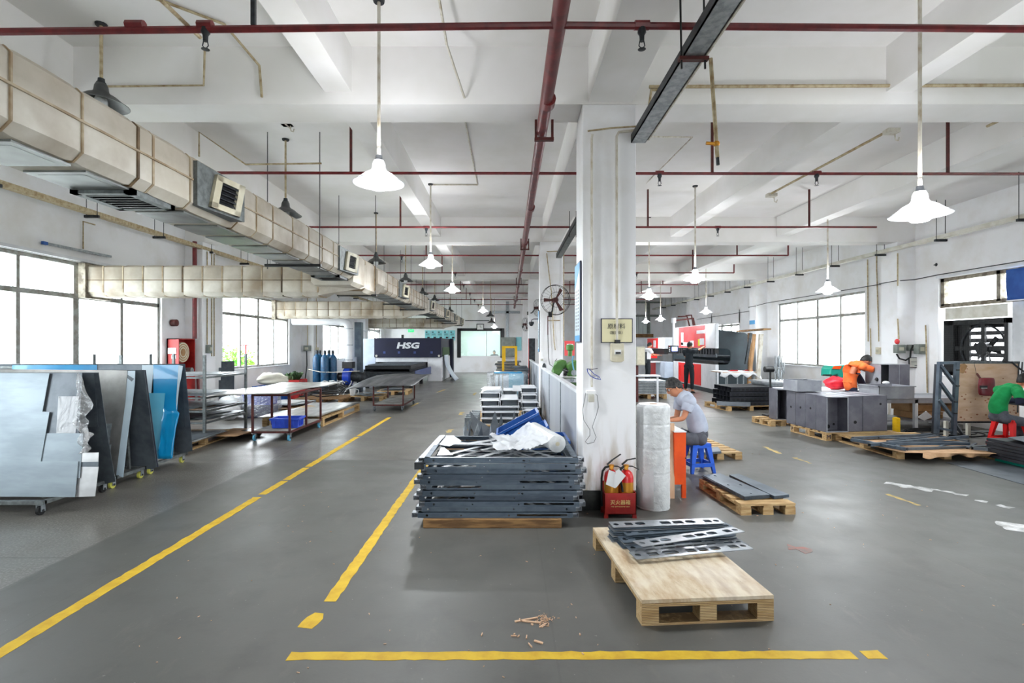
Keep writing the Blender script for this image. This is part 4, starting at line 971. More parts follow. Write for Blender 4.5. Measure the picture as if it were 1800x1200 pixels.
# dark notched plates against the left wall
leaf('steel_plate', [(389,635),(412,634),(411,719),(382,719),(383,668),(388,668),(388,652),(380,652),(380,646),(389,646)], 12.6, .0, 12.6, 1.3, MT['steel_dark'], 'dark notched plate standing against the left pilaster wall', 'metal plate', th=.01)
# ---- table trolleys
def table(label, X0, X1, ys, zt, wheel, shelfm='wood_dark'):
    t = thing('table_trolley', label, 'trolley', ((X0+X1)/2, ys[0], 0)); mt = MT['rust_red']
    for y in ys:
        for x in (X0, X1): m = M(); m.box(x-.016, x+.016, y-.016, y+.016, .14, zt-.02); m.o('leg', mt, t)
    for z in (.15, zt-.03):
        m = M()
        for x in (X0, X1): m.box(x-.016, x+.016, ys[0], ys[-1], z-.016, z+.016)
        for y in (ys[0], ys[-1]): m.box(X0, X1, y-.016, y+.016, z-.016, z+.016)
        m.o('frame_rail', mt, t)
    m = M(); m.box(X0+.01, X1-.01, ys[0]+.01, ys[-1]-.01, .166, .176); m.o('shelf', MT['concrete'], t)
    for x in (X0+.02, X1-.02):
        for y in (ys[0]+.03, ys[-1]-.03): caster(t, x, y, wheel, .052)
    return t
table('rust red tube table on blue wheels under the long bright sheet', -4.27, -3.65, (8.56, 9.26, 9.97), .8, 'wheel_blue')
def sheetf(u, v):
    x = -4.93+u*1.3; y = 8.4+v*2.75; z = .80+.035*math.sin(v*3.1)*0-.03*(1-u)**2*(1-v)+.02*math.sin(v*6)+.005; return V(x, y, z)
m = M(); m.grid(sheetf, 10, 24); tag(m.o('steel_sheet', MT['table_steel'], smooth='all', solid=.004), 'long bright steel sheet lying on the rust red table', 'metal sheet')
crate('blue plastic crate on the lower shelf of the rust red table', .46, .34, .17, 'crate_blue', (-3.85, 8.95, .18), rz=.1)
table('rust red tube table on grey wheels under the curved dark sheet', -3.27, -2.55, (12.45, 13.95), .66, 'steel_grey')
def sheetf2(u, v):
    x = -3.86+u*1.62; y = 12.15+v*2.9; z = .645+.13*math.sin(min(1, v*1.3)*1.57)*(.6+.4*math.sin(u*3.14)) - .09*(1-u)**3*(1-v) + .05*max(0, u-.85)/.15*v; return V(x, y, z)
m = M(); m.grid(sheetf2, 14, 20); tag(m.o('steel_sheet', MT['table_dark'], smooth='all', solid=.004), 'dark arched steel sheet lying on the second rust red table', 'metal sheet')
# ---- things behind the table trolleys
crate('blue crate, lower of two wrapped in clear film behind the bright table', .62, .45, .27, 'machine_blue2', (-5.6, 11.6, 0), rz=.05)
crate('blue crate, upper of two wrapped in clear film behind the bright table', .6, .43, .24, 'crate_blue', (-5.6, 11.6, .272), rz=.05)
m = M()
def wr(u, v):
    a = u*2*math.pi; r = 1+.06*noise.noise(V(math.cos(a)*2, math.sin(a)*2, v*6)); return V(-5.6+.40*r*math.copysign(abs(math.cos(a))**.6, math.cos(a)), 11.6+.32*r*math.copysign(abs(math.sin(a))**.6, math.sin(a)), .03+v*.5)
m.grid(wr, 40, 12); tag(m.o('plastic_wrap', MT['film_wrap'], smooth='all'), 'clear plastic wrap around the two blue crates', 'plastic wrap')
def bag(label, c, sc, matn, cat='bag', name='bag', seed=1, par=None):
    m = M(); n1, n2 = 20, 14
    def f(u, v):
        a = 2*math.pi*u; ph = math.pi*(v*.98+.01); p = V(math.sin(ph)*math.cos(a), math.sin(ph)*math.sin(a), -math.cos(ph)); r = 1+.35*noise.noise(p*1.7+V(seed*7,0,0))+.12*noise.noise(p*5+V(seed,3,0)); return V(c[0]+p.x*r*sc[0], c[1]+p.y*r*sc[1], c[2]+sc[2]*.9+p.z*sc[2]*(r if p.z > 0 else .9))
    m.grid(f, n1, n2); o = m.o(name, MT[matn], par, smooth='all')
    return tag(o, label, cat) if par is None else o
bag('white plastic bag slumped left of the wrapped blue crates', (-6.15,11.4,.0), (.3,.25,.26), 'plastic_white', seed=2)
bag('small white bag leaning on the wrapped blue crates', (-5.98,11.0,.0), (.2,.2,.2), 'cloth_white', seed=5)
bag('pale cloth bundle on a blue bin by the left wall', (-6.45,14.0,.5), (.42,.3,.18), 'fiber', seed=8)
crate('blue bin under the pale cloth bundle by the left wall', .8, .5, .5, 'crate_deep', (-6.45, 14.0, 0))
t = thing('red_bin', 'red metal box below the potted plant by the left wall', 'box', (-6.4,15.4,0)); m = M(); box_open(m, -6.75,-6.15,15.1,15.7,.02,.58,.01,'+z'); m.o('body', MT['cabinet_red'], t); m = M(); m.box(-6.7,-6.2,15.15,15.65,.5,.52); m.o('lid', MT['cabinet_red'], t)
blob('potted_leaves', (-6.45,15.4,.68), .17, 220, MT['leaf_pot'], 'dull green leafy pile on the red metal box', 'plant', (1.3,1.1,.6))
# pallets on the left floor
PP = lambda *a, **k: pallet(*a, **k)
pallet('wooden pallet under the wide bright sheet behind the rust red table', 1.2, 2.5, .17, loc=(-4.25, 11.35, 0))
m = M(); m.grid(lambda u, v: V(-4.88+u*1.2, 9.98+v*2.75, .185+.02*math.sin(v*5+1)+.01*u), 8, 20); tag(m.o('steel_sheet', MT['table_steel'], smooth='all', solid=.004), 'wide bright steel sheet lying on a pallet behind the rust red table', 'metal sheet')
for i in range(4):
    m = M(); m.box(-4.86+.01*i, -3.72, 10.02+.01*i, 12.6, .171-.0+0*i, .173); 
pallet('wooden pallet of cut steel scraps left of the wide bright sheet', 1.0, 1.6, .14, material='wood_dark', loc=(-5.5, 13.2-.6, 0))
for i in range(7): ragged_sheet(-5.45+.05*(i % 3), 12.55+.07*(i % 4), .142+.012*i, 1.0-.05*i, 1.3-.08*i, .15*(i % 3)-.1, MT[('steel_dark','galv','rust_red','steel_bright','steel_dark','galv','steel_bright')[i]], ORD[i]+' cut out steel scrap from the bottom on the dark pallet', 'skeleton scraps on the dark pallet', 100+i)
pallet('wooden pallet under the heap of black strips', 1.3, 1.2, .14, material='wood_dark', loc=(-5.2, 14.6, 0))
random.seed(9)
for i in range(16):
    m = M(); y = 14.1+i*.065; x0, x1 = -5.85+random.uniform(0,.15), -4.65+random.uniform(-.1,.1); z = .16+random.uniform(0,.16)
    m.tube([(x0,y,z),(x0+.3,y+.03,z+.03+random.uniform(0,.05)),((x0+x1)/2,y,z+.01),(x1-.1,y+.04,z+.05),(x1,y,z+.12),(x1-.14,y+.02,z+.17),((x0+x1)/2+.1,y,z+.13)], .014, 5)
    tag(m.o('black_strip', MT['black_metal'], smooth=True), 'looped black strip in the heap on the dark pallet', 'strip', 'looped black strips in the heap')
for i in range(7):
    m = M(); a = i*.5; m.tube([(-6.0+.15*i+.1*math.cos(a), 16.0+.1*math.sin(a), .0), (-5.95+.17*i, 16.1, .42+.03*(i % 3)), (-5.7+.14*i, 15.9, .50-.03*(i % 2)), (-5.5+.1*i, 16.0, .43)], .018, 6)
    tag(m.o('hose_loop', MT['black_rubber' if i % 2 else 'plastic_white'], smooth=True), 'loop of black or white hose piled before the gas cylinders', 'hose', 'hose loops before the gas cylinders')
pallet('pale wooden pallet with steel bits and a white cup', 1.15, .95, .13, loc=(-4.23, 15.25, 0), rz=.06)
t = thing('white_cup', 'white plastic cup on the pale pallet', 'cup', (-4.55,15.0,.13)); m = M(); m.lathe([(.001,0),(.07,0),(.1,.24),(.095,.24),(.066,.01)], 14, Matrix.Translation((-4.55,15.0,.132))); m.o('cup_body', MT['plastic_white'], t, smooth=True)
m = M(); m.tube([(-4.45,15,.32),(-4.38,15,.3),(-4.38,15,.2),(-4.46,15,.17)], .012, 6); m.o('handle', MT['plastic_white'], t, smooth=True)
random.seed(3)
for i in range(9): ragged_sheet(-4.1+random.uniform(-.25,.35), 15.2+random.uniform(-.3,.3), .132+.012*i, .5, .25, random.uniform(0,3), MT[('galv','steel_bright','steel_grey')[i % 3]], 'small steel bit scattered on the pale pallet', 'steel bits on the pale pallet', 130+i, name='steel_bit')
pallet('small wooden pallet in front of the laser machine bed', 1.0, .9, .13, loc=(-3.75, 17.0, 0), rz=.04)
for i in range(3): ragged_sheet(-3.8, 17.0, .132+.02*i, .8-.1*i, .7, .1*i, MT['steel_grey'], ['bottom','middle','top'][i]+' steel plate on the small pallet before the laser machine', 'plates before the laser machine', 150+i)
# ---- gas cylinders
def cylinder(x, y, label):
    t = thing('gas_cylinder', label, 'gas cylinder', (x, y, 0)); T = Matrix.Translation((x,y,0))
    m = M(); m.lathe([(.001,0),(.125,.0),(.13,.03),(.13,1.12),(.12,1.2),(.08,1.27),(.045,1.3),(.045,1.34),(.001,1.34)], 18, T); m.o('body', MT['cyl_blue'], t, smooth=True)
    m = M(); m.lathe([(.04,1.33),(.05,1.33),(.05,1.43),(.001,1.45)], 10, T); m.o('valve_cap', MT['dark_steel'], t, smooth=True)
    m = M(); m.lathe([(.131,.28),(.134,.29),(.134,.32),(.131,.33)], 18, T); m.o('band', MT['black_rubber'], t)
for px, Y, lb in ((557,17.0,'blue gas cylinder, left front of the group'), (562,17.4,'blue gas cylinder, left rear of the group'), (571,16.8,'blue gas cylinder, nearest and middle of the group'), (578,17.35,'blue gas cylinder, right rear of the group'), (585,17.0,'blue gas cylinder, right front of the group')):
    cylinder((px-CX)*Y/FPX, Y, lb)
m = M(); m.tube([(-6.55,16.8,.82),(-6.1,16.62,.74),(-5.75,16.8,.72),(-4.9,16.9,.76)], .012, 6); tag(m.o('strap', MT['conduit_white'], smooth=True), 'thin pale strap around the blue gas cylinders', 'strap')
# ---- blower and white exhaust pipe
t = thing('blower', 'blue centrifugal blower with a black motor beside the gas cylinders', 'blower', (-5.35,17.3,0))
m = M(); m.tube([(-5.47,17.2,.56),(-5.27,17.2,.56)], .3, 24); m.tube([(-5.5,17.2,.56),(-5.24,17.2,.56)], .26, 24); m.o('volute', MT['bright_blue'], t, smooth=True)
m = M(); m.tube([(-5.7,17.2,.56),(-5.5,17.2,.56)], .14, 16); m.o('motor', MT['black_metal'], t, smooth=True)
m = M(); m.tube([(-5.24,17.2,.56),(-5.05,17.2,.55),(-4.9,17.35,.5)], .17, 16); m.o('inlet', MT['dark_steel'], t, smooth=True)
m = M(); m.box(-5.53,-5.2,17.05,17.4,.84,1.05); m.o('outlet', MT['black_metal'], t)
m = M(); m.box(-5.6,-5.15,17.0,17.4,0,.28); m.o('stand', MT['black_metal'], t)
t = thing('exhaust_pipe', 'thick white exhaust pipe rising from the blue blower to the window', 'pipe', (-5.37,17.3,1.05))
m = M(); m.tube([(-5.37,17.25,1.05),(-5.37,17.25,2.2),(-5.41,17.25,2.32),(-5.5,17.25,2.38),(-5.62,17.25,2.41),(-7.25,17.25,2.42)], .135, 18); m.o('pipe', MT['white_paint'], t, smooth=True)
for z in (1.1, 1.6, 2.15):
    m = M(); m.lathe([(.137,z),(.146,z),(.146,z+.03),(.137,z+.03)], 18, Matrix.Translation((-5.37,17.25,0))); m.o('pipe_band', MT['galv'], t)
m = M(); m.box(-5.28,-5.05,17.6,17.85,1.2,2.4); m.box(-5.2,-5.05,17.6,17.85,0,1.2); tag(m.o('post_box', MT['steel_blue']), 'slim grey blue post behind the white exhaust pipe', 'post')
# ---- laser cutting machine
t = thing('laser_machine', 'white and navy laser cutting machine with a long dark bed', 'machine', (-4.8,22.5,0)); Y0, Y1 = 22.9, 26.4
def bx(n, mt, *a, bev=0, lbl=None, par=None):
    m = M(); m.box(*a); o = m.o(n, MT[mt], par or t, bev=bev)
    if lbl: lab(o, lbl)
    return o
bx('side_cabinet', 'pale_blue_paint', -6.7,-5.93,Y0,Y1,.05,1.9, bev=.02, lbl='white left cabinet')
bx('side_cabinet', 'white_paint', -3.6,-2.96,Y0,Y1,0,1.1, bev=.02, lbl='white right leg')
bx('front_beam', 'white_paint', -5.93,-3.6,Y0,Y0+.3,.86,1.07, bev=.01)
pn = bx('front_panel', 'machine_blue', -5.96,-2.97,Y0-.12,Y1,1.07,1.93, bev=.02, lbl='navy front panel')
lt = text('lettering', 'HSG', .36, MT['white_paint'], pn, facing((-4.44,Y0-.125,1.585)) @ Matrix.Shear('XY', 4, (.2, 0)) if 0 else facing((-4.44,Y0-.125,1.585)), .006, sx=1.45, bold=.016); 
zc_ = 1.585
for v in lt.data.vertices: v.co.x += .22*(v.co.z-zc_)
bx('corner_post', 'machine_blue', -2.96,-2.8,Y1-.4,Y1+.1,0,1.95)
bx('side_window', 'office_glass' if 0 else 'leaf_pot', -2.958,-2.945,Y0+.3,Y1-.6,1.12,1.52, lbl='greenish side window')
bx('side_door', 'white_paint', -2.958,-2.94,Y0+.05,Y1-.5,.15,1.08)
for x in (-5.5,-4.85,-4.15,-3.4):
    bx('bolt_boss', 'machine_blue2', x-.05,x+.05,Y0-.14,Y0-.12,1.24,1.34,par=pn)
for x in (-5.85,-3.07):
    m = M(); m.tube([(x,Y0-.16,1.14),(x,Y0-.12,1.14)], .05, 10); m.o('knob', MT['belt'], t)
bx('throat', 'black_metal', -5.9,-3.62,Y0+.3,Y0+.4,.5,.86)
bx('bed_base', 'dark_steel', -5.5,-3.46,19.0,Y0,.32,.62, bev=.01); bx('bed_side', 'machine_blue2', -3.46,-3.44,19.0,Y0,.32,.66)
for x in (-5.3,-3.65):
    for y in (19.3, 21.5): bx('leg', 'black_metal', x-.06,x+.06,y-.06,y+.06,0,.32)
bx('exchange_table', 'black_metal', -5.38,-3.66,19.25,Y0+.2,.7,.84, bev=.01)
m = M(); 
for i in range(34): m.box(-5.3,-3.74,19.35+i*.1,19.36+i*.1,.84,.88)
stuff(m.o('support_slats', MT['steel_grey'], t))
for x in (-5.38,-3.66): bx('table_rail', 'dark_steel', x-.03,x+.03,19.15,Y0,.63,.7)
bx('lamp_bracket', 'black_metal', -5.0,-4.9,24,24.1,1.93,2.1); 
t2 = thing('bent_sheet', 'white bent sheet standing at the right side of the laser machine', 'metal sheet', (-2.6,23.6,0))
m = M(); m.grid(lambda u, v: V(-2.86+.5*(1-v)**2.2+.0*u, 23.0+u*1.5, .02+v*1.15), 4, 14); m.o('sheet', MT['pale_blue_paint'], t2, smooth='all', solid=.008)
# white gantry pipe over the machine
m = M(); m.tube([(-6.4,20.4,0),(-6.4,20.4,2.15),(-5.35,20.4,2.2),(-5.1,20.4,2.1)], .035, 8); tag(m.o('pipe_gantry', MT['white_paint'], smooth=True), 'thin white pipe gantry at the left of the laser machine', 'pipe')
# ---- left wall fittings
t = thing('hose_cabinet', 'open red fire hose cabinet on the left wall', 'cabinet', (-7.17,11.2,.35))
m = M(); box_open(m, -7.28,-7.03,10.93,11.5,.36,1.75,.02,'+x'); m.o('body', MT['cabinet_red'], t)
bx('lower_door', 'cabinet_red', -7.05,-7.03,10.95,11.48,.36,.95)
bx('notice', 'paper', -7.26,-7.08,10.922,10.927,1.42,1.55); bx('notice', 'paper', -7.18,-7.08,10.922,10.927,1.32,1.39)
for r_ in (.2,.15,.1): m = M(); m.tube([(-7.1,11.16+r_*math.cos(a/3),1.45+r_*math.sin(a/3)) for a in range(20)], .025, 6, cap=False); m.o('hose_coil', MT['ivory'], t, smooth=True)
m = M(); m.tube([(-7.15,11.16,1.45),(-7.08,11.16,1.45)], .22, 20); m.o('hose_reel', MT['cardboard'], t, smooth=True)
m = M(); m.tube([(-7.15,11.38,1.05),(-7.02,11.38,1.05)], .06, 12); m.o('valve', MT['galv'], t, smooth=True)
m = M(); m.tube([(-7.0,11.44,1.75),(-7.0,11.44,3.92)], .045, 12); tag(m.o('riser_pipe', MT['red_pipe'], smooth=True), 'red riser pipe above the fire hose cabinet', 'pipe')
m = M(); m.tube([(-6.88,11.44,.02),(-6.93,11.44,.9)], .03, 8); tag(m.o('riser_pipe', MT['red_pipe'], smooth=True), 'short red pipe below the fire hose cabinet', 'pipe')
m = M(); m.tube([(-7.29,11.1,2.09),(-7.18,11.1,2.09)], .075, 16); tag(m.o('alarm_bell', MT['rust_red'], smooth=True), 'round dark red alarm bell on the left wall', 'alarm bell')
t = thing('tube_holder', 'slim fluorescent tube holder on the left wall above the windows', 'lamp', (-7.2,8.7,3.2)); m = M(); m.bar((-7.25,8.05,3.2),(-7.25,9.35,3.22),.03,.04); m.o('batten', MT['galv'], t); m = M(); m.bar((-7.25,7.97,3.2),(-7.25,8.05,3.2),.04,.05); m.o('end_cap', MT['crate_deep'], t)
conduit([(-7.26,9.0,3.72),(-7.26,8.75,3.72),(-7.26,8.75,3.25)], 'short rusty conduit above the fluorescent tube holder', material='conduit_old')
def ebox(name, label, x, y, z, w, d, h, matn, face='-y', cat='electrical box'):
    t = thing(name, label, cat, (x, y, z)); m = M(); m.cb((x,y,z), (w,d,h)); m.o('housing', MT[matn], t, bev=.008)
    m = M()
    if face == '-y': m.cb((x,y-d/2-.006,z), (w*.5,.014,h*.4))
    elif face == '+x': m.cb((x+w/2+.006,y,z), (.014,d*.5,h*.4))
    else: m.cb((x-w/2-.006,y,z), (.014,d*.5,h*.4))
    m.o('switch_plate', MT['box_beige'], t); return t
ebox('switch_box','grey switch box on the left pilaster by the fire hose cabinet', -6.86,11.75,1.52,.07,.16,.19,'green_grey','+x')
ebox('switch_box','grey switch box on the second left pilaster with a black cable', -7.1,18.1,1.5,.24,.1,.2,'green_grey')
ebox('junction_box','ivory junction box on the second left pilaster', -6.86,18.4,1.42,.06,.2,.22,'ivory','+x')
m = M(); m.tube([(-7.1,18.05,1.4),(-7.08,18.03,.9),(-7.12,18.0,.5),(-7.15,17.9,.02)], .018, 6); tag(m.o('cable', MT['black_rubber'], smooth=True), 'black cable hanging from the second left switch box', 'cable')
for i, (y, zb) in enumerate(((11.72,1.62),(11.9,1.35),(12.0,1.35))): conduit([(-6.885,y,zb),(-6.885,y,3.75)], ['conduit above the left switch box','conduit down the left pilaster, middle one','conduit down the left pilaster, farthest one'][i], material='conduit_old')
conduit([(-7.1,18.13,1.6),(-7.1,18.13,3.7)], 'conduit above the second left switch box', material='conduit_old'); conduit([(-6.885,18.4,1.53),(-6.885,18.4,3.7)], 'conduit above the ivory junction box', material='conduit_old')
# ---- back wall
t = thing('exit_sign', 'green exit sign hanging under the duct near the back wall', 'sign', (-5.5,29.2,2.45)); m = M(); m.box(-5.7,-5.37,29.2,29.24,2.36,2.52); m.o('sign_face', MT['exit_green'], t); m = M(); m.tube([(-5.53,29.22,2.52),(-5.53,29.22,4.5)], .008, 5); m.o('rod', MT['dark_steel'], t)
text('lettering', 'EXIT', .12, MT['white_paint'], t, facing((-5.535,29.198,2.44)), .002)
for i in range(5):
    x = -4.76+i*.365; t = thing('wall_poster', 'pale blue poster on the back wall, '+['leftmost of five','second from the left','middle of five','fourth from the left','rightmost of five'][i], 'poster', (x,YB-.03,1.95)); m = M(); m.box(x-.165,x+.165,YB-.03,YB-.01,1.9,2.5); m.o('sheet', MT['sign_teal'], t)
    m = M(); m.box(x-.12,x-.02,YB-.032,YB-.03,2.36,2.42); m.box(x-.12,x+.1,YB-.032,YB-.03,2.26,2.29); m.box(x-.12,x+.12,YB-.032,YB-.03,2.2,2.22); m.box(x-.03,x+.12,YB-.032,YB-.03,2.02,2.12); m.o('print', MT['text_dark'], t)
t = thing('wall_clock', 'square framed clock above the office window', 'clock', (-1.65,YB-.05,2.5)); m = M(); m.box(-1.87,-1.43,YB-.05,YB-.01,2.5,2.88); m.o('clock_frame', MT['black_metal'], t); m = M(); m.box(-1.83,-1.47,YB-.055,YB-.05,2.54,2.84); dl_ = m.o('dial', MT['paper'], t)
m = M(); m.box(-1.66,-1.64,YB-.06,YB-.056,2.69,2.8); m.box(-1.65,-1.56,YB-.06,YB-.056,2.68,2.7); m.o('clock_hands', MT['black_metal'], dl_)
t = thing('control_cabinet', 'grey control cabinet on the back wall beside the office window', 'cabinet', (.1,YB-.3,.9)); bx('body','green_grey',-.42,.42,YB-.32,YB-.01,.95,2.08, bev=.01); dr_ = bx('door','green_grey',-.4,.4,YB-.335,YB-.32,.98,2.05); bx('handle','black_metal',.3,.33,YB-.35,YB-.335,1.4,1.6,par=dr_)
t = thing('notice_board', 'pale teal notice sheet beside the grey control cabinet', 'sign', (.6,YB-.03,1.2)); bx('sheet','sign_teal',.48,.8,YB-.03,YB-.01,1.3,2.1)
t = thing('cable_trunking', 'pale vertical trunking above the grey control cabinet', 'trunking', (-.05,YB-.1,2)); bx('trunk','galv',-.12,.05,YB-.1,YB-.01,2.1,4.2); bx('trunk','galv',-1.1,.72,YB-.1,YB-.01,3.5,3.64)
t = thing('wall_rail', 'thin dark rail on the back wall above the clock', 'rail', (-1.9,YB-.05,3.0)); bx('rail','dark_steel',-2.55,-1.1,YB-.04,YB-.01,3.05,3.09)
bx('sign_plate','cabinet_red',0,0,0,0,0,0) if 0 else None
# ================= CENTRE =================
# ---- stack of welded channel frames
FW, FD, FH = 1.36, 1.1, .044
mm('frame_steel', (92,104,116), (72,84,96), sc=4, rough=.42, metal=.4, det=4, stretch=(1,6,6), r2=.52)
mm('frame_dark', (78,88,100), (62,72,84), sc=4, rough=.42, metal=.4, det=4, stretch=(1,6,6))
mm('frame_edge', (168,172,178), (140,146,152), sc=6, rough=.35, metal=.6)
def make_frame(k, label, group):
    t = thing('welded_frame', label, 'metal frame', group=group)
    s = -1 if k % 2 else 1; W2 = FW/2
    out = [(-W2,0),(W2,0),(W2,FH)]
    if k % 3 != 2: out += [(s*W2*.97 if s > 0 else W2*.9, FH)]
    out += [(-W2,FH)]
    sl0, sl1 = (W2*.28, W2*.93) if s > 0 else (-W2*.93, -W2*.28)
    slot = rrect(sl0, sl1, FH*.36, FH*.78, .006) if k % 3 != 1 else rrect(sl0, sl0+.02, FH*.3, FH*.6, .004)
    holes = [circ(x, FH*.5, .0065, 8) for x in (-.3+.02*k, .12+.013*k)] + [circ(-s*(W2-.08), FH*.5, .011, 8)+[]]
    crv('front_rail', [out, slot]+holes, .003, MT[('frame_steel','steel_blue','frame_steel','frame_dark')[k % 4]], t, facing((0,0,0)))
    m = M(); m.box(-W2, W2, .0015, .035, FH-.003, FH); m.box(-W2, W2, .0015, .03, 0, .003); m.o('rail_flange', MT['frame_edge' if k > 8 else 'frame_steel'], t)
    m = M(); m.box(-W2, W2, FD-.003, FD, 0, FH); m.box(-W2, W2, FD-.035, FD, FH-.003, FH); m.o('back_rail', MT['frame_steel'], t)
    for q in (-1, 1):
        m = M(); a, b = sorted((q*W2, q*(W2-.045))); m.box(a, b, 0, FD, FH-.003, FH); m.box(q*W2-.0015, q*W2+.0015, 0, FD, 0, FH); m.o('side_rail', MT['frame_steel'], t)
        m = M(); box_open(m, min(q*W2, q*(W2+.055)), max(q*W2, q*(W2+.055)), .01, .09, .002, FH-.003, .003, '-y'); m.o('corner_bracket', MT['frame_edge'], t)
        m = M(); m.tube([(q*(W2+.03), .088, FH*.5), (q*(W2+.03), .084, FH*.5)], .008, 8); m.o('bolt', MT['black_metal'], t)
    for a, b, w in (((-W2*.85,.05),(W2*.2,FD-.05),.05), ((-W2*.3,.05),(W2*.85,FD-.1),.045), ((-W2*.9,FD*.55),(W2*.9,FD*.5),.04), ((-W2*.2,FD-.05),(W2*.7,.06),.035)):
        m = M(); m.bar((*a,FH-.008-.004*(w == .035)),(*b,FH-.008-.004*(w == .035)), w, .003); m.o('brace', MT['frame_edge'], t)
    return t
N = 11; wts = ['bottom','','','','','','','','','','topmost']
Z0 = .085; random.seed(12)
for k in range(N):
    if k == 0: lb, gr = 'bottom welded steel channel frame, resting on the timber beam of the near stack', None
    elif k == 1: lb, gr = 'second lowest welded steel channel frame of the near stack', None
    elif k == N-2: lb, gr = 'welded steel frame just under the topmost one of the near stack', None
    elif k == N-1: lb, gr = 'topmost welded steel frame of the near stack, its braces showing', None
    else: lb, gr = ORD[k]+' welded steel channel frame from the bottom of the near stack', 'middle frames of the near stack'
    t = make_frame(k, lb, gr); j = ((k*37) % 11-5)*.0075
    put(t, (-.075+j, 4.5+((k*53) % 7)*.006, Z0+k*.0478), 0)
t = thing('loose_rail', 'pale channel rail lying along the left edge of the frame stack', 'metal rail', (-.8,4.5,.61))
a, b = W(735,812,4.5), W(778,765,5.55); m = M(); m.bar(a, b, .06, .004); m.o('rail_web', MT['frame_edge'], t); m = M(); m.bar(a+V(.03,0,-.02), b+V(.03,0,-.02), .003, .04); m.o('rail_flange', MT['frame_edge'], t)
m = M(); m.box(a.x-.03,a.x+.05,a.y-.02,a.y,a.z-.06,a.z); m.o('end_plate', MT['dark_steel'], t)
# gusset plates and extra braces on the top
ZT0 = Z0+N*.0478
def topflat(label, pts, z, name='gusset_plate'):
    m = M(); vs = [G(x, y, z) for x, y in pts]; m.slab(vs, .003, (0,0,1)); return tag(m.o(name, MT['frame_edge']), label, 'metal plate')
topflat('pale gusset plate with triangle point, left front of the stack top', [(768,800),(775,786),(781,786),(797,799)], ZT0)
topflat('pale gusset plate at the back left of the stack top', [(772,781),(785,765),(797,765),(812,775),(790,784)], ZT0+.002)
topflat('long thin pale strip across the back of the stack top', [(820,778),(888,768),(894,769),(830,781)], ZT0+.006)
topflat('long thin pale strip across the middle of the stack top', [(790,776),(905,781),(905,783),(790,780)], ZT0+.004)
t = thing('timber_beam', 'rough timber beam under the near stack of frames', 'timber', (-.13,4.55,0)); m = M(); m.box(-.745,.47,4.48,4.6,0,.082); m.o('beam_body', MT['wood_dark'], t, bev=.008)
t = thing('timber_beam', 'rough timber beam under the back edge of the near stack', 'timber', (-.13,5.5,0)); m = M(); m.box(-.745,.47,5.4,5.52,0,.082); m.o('beam_body', MT['wood_dark'], t, bev=.008)
# film roll with loose film on the stack
t = thing('film_roll', 'roll of white foam film lying on the frame stack', 'film roll', (.4,5.0,ZT0))
p0 = W(980,788,4.72); p1 = W(938,768,5.5); p0.z = ZT0+.082; p1.z = ZT0+.085
d = (p1-p0).normalized(); m = M(); m.tube([p0, p0+d*.01, p1-d*.01, p1], [.07,.082,.082,.07], 28); m.o('roll_body', MT['plastic_white'], t, smooth=True)
m = M(); m.tube([p0-d*.004, p0+d*.02], [.02,.02], 12); m.o('core', MT['ivory'], t, smooth=True)
m = M()
def lf(u, v):
    a = p0+(p1-p0)*v; out = u*.55; z = ZT0+.012+.15*max(0, 1-u*2.2)*(.6+.4*v)+.05*abs(noise.noise(V(u*5, v*4, 2)))+.03*abs(noise.noise(V(u*13, v*9, 5))); return V(a.x-.06-out*(.9 if v < .5 else .75)+.05*noise.noise(V(v*4,u*2,8)), a.y+.05*u+.06*noise.noise(V(u*4,v*3,1)), z)
m.grid(lf, 26, 22); tag(m.o('plastic_wrap', MT['film_cloudy'], smooth='all'), 'loose crumpled film trailing from the white roll on the stack', 'plastic wrap')
# ---- blue crates by the partition
crate('deep blue crate tilted against the partition behind the frame stack', .62, .5, .3, 'crate_deep', (.36,6.35,.22), rz=0, ry=R(-32))
crate('deep blue crate leaning behind the tilted one by the partition', .6, .5, .34, 'crate_deep', (.28,6.95,.28), rz=0, ry=R(-28))
crate('blue crate on the floor under the tilted crates by the partition', .4, .6, .5, 'crate_deep', (.5,6.2,0))
# ---- triangular offcuts pallet
pallet('pallet carrying triangular sheet offcuts behind the frame stack', 1.3, 1.1, .13, material='wood_dark', loc=(-.25,7.75,0))
tri = [('tall dark triangular offcut standing at the left of the offcut pallet', [(826,721),(868,766),(832,766)], 8.3, 'steel_grey'), ('dark kite shaped offcut with the sharpest point', [(870,722),(877,748),(870,762),(862,748)], 8.0, 'steel_dark'),
       ('slim dark pointed offcut right of the kite shaped one', [(881,726),(884,742),(878,762),(875,752)], 8.1, 'steel_dark'), ('slim dark offcut point in front of the white boxes', [(904,722),(905,732),(902,742),(900,742)], 8.2, 'steel_grey'),
       ('pale triangular offcut at the foot of the offcut pallet', [(840,743),(847,766),(832,766)], 7.7, 'galv'), ('small dark triangle before the pale one', [(846,746),(852,766),(840,766)], 7.65, 'steel_dark'), ('wide grey offcut sloping to the right', [(842,738),(862,752),(866,768),(838,768)], 7.9, 'steel_grey'),
       ('pale narrow triangular offcut in the middle', [(862,745),(868,768),(860,768)], 7.6, 'galv'), ('pointed grey offcut leftmost on the pallet', [(817,740),(825,766),(814,768)], 8.0, 'steel_grey'), ('narrow dark upright strip at the left of the offcut pallet', [(824,739),(828,741),(826,768),(822,768)], 7.9, 'steel_dark'), ('thin pale upright strip at the far left of the offcut pallet', [(814,750),(817,749),(819,768),(815,768)], 7.7, 'galv'), ('dark pointed offcut beside the tilted blue crates', [(934,737),(938,750),(928,756),(930,748)], 7.6, 'steel_grey')]
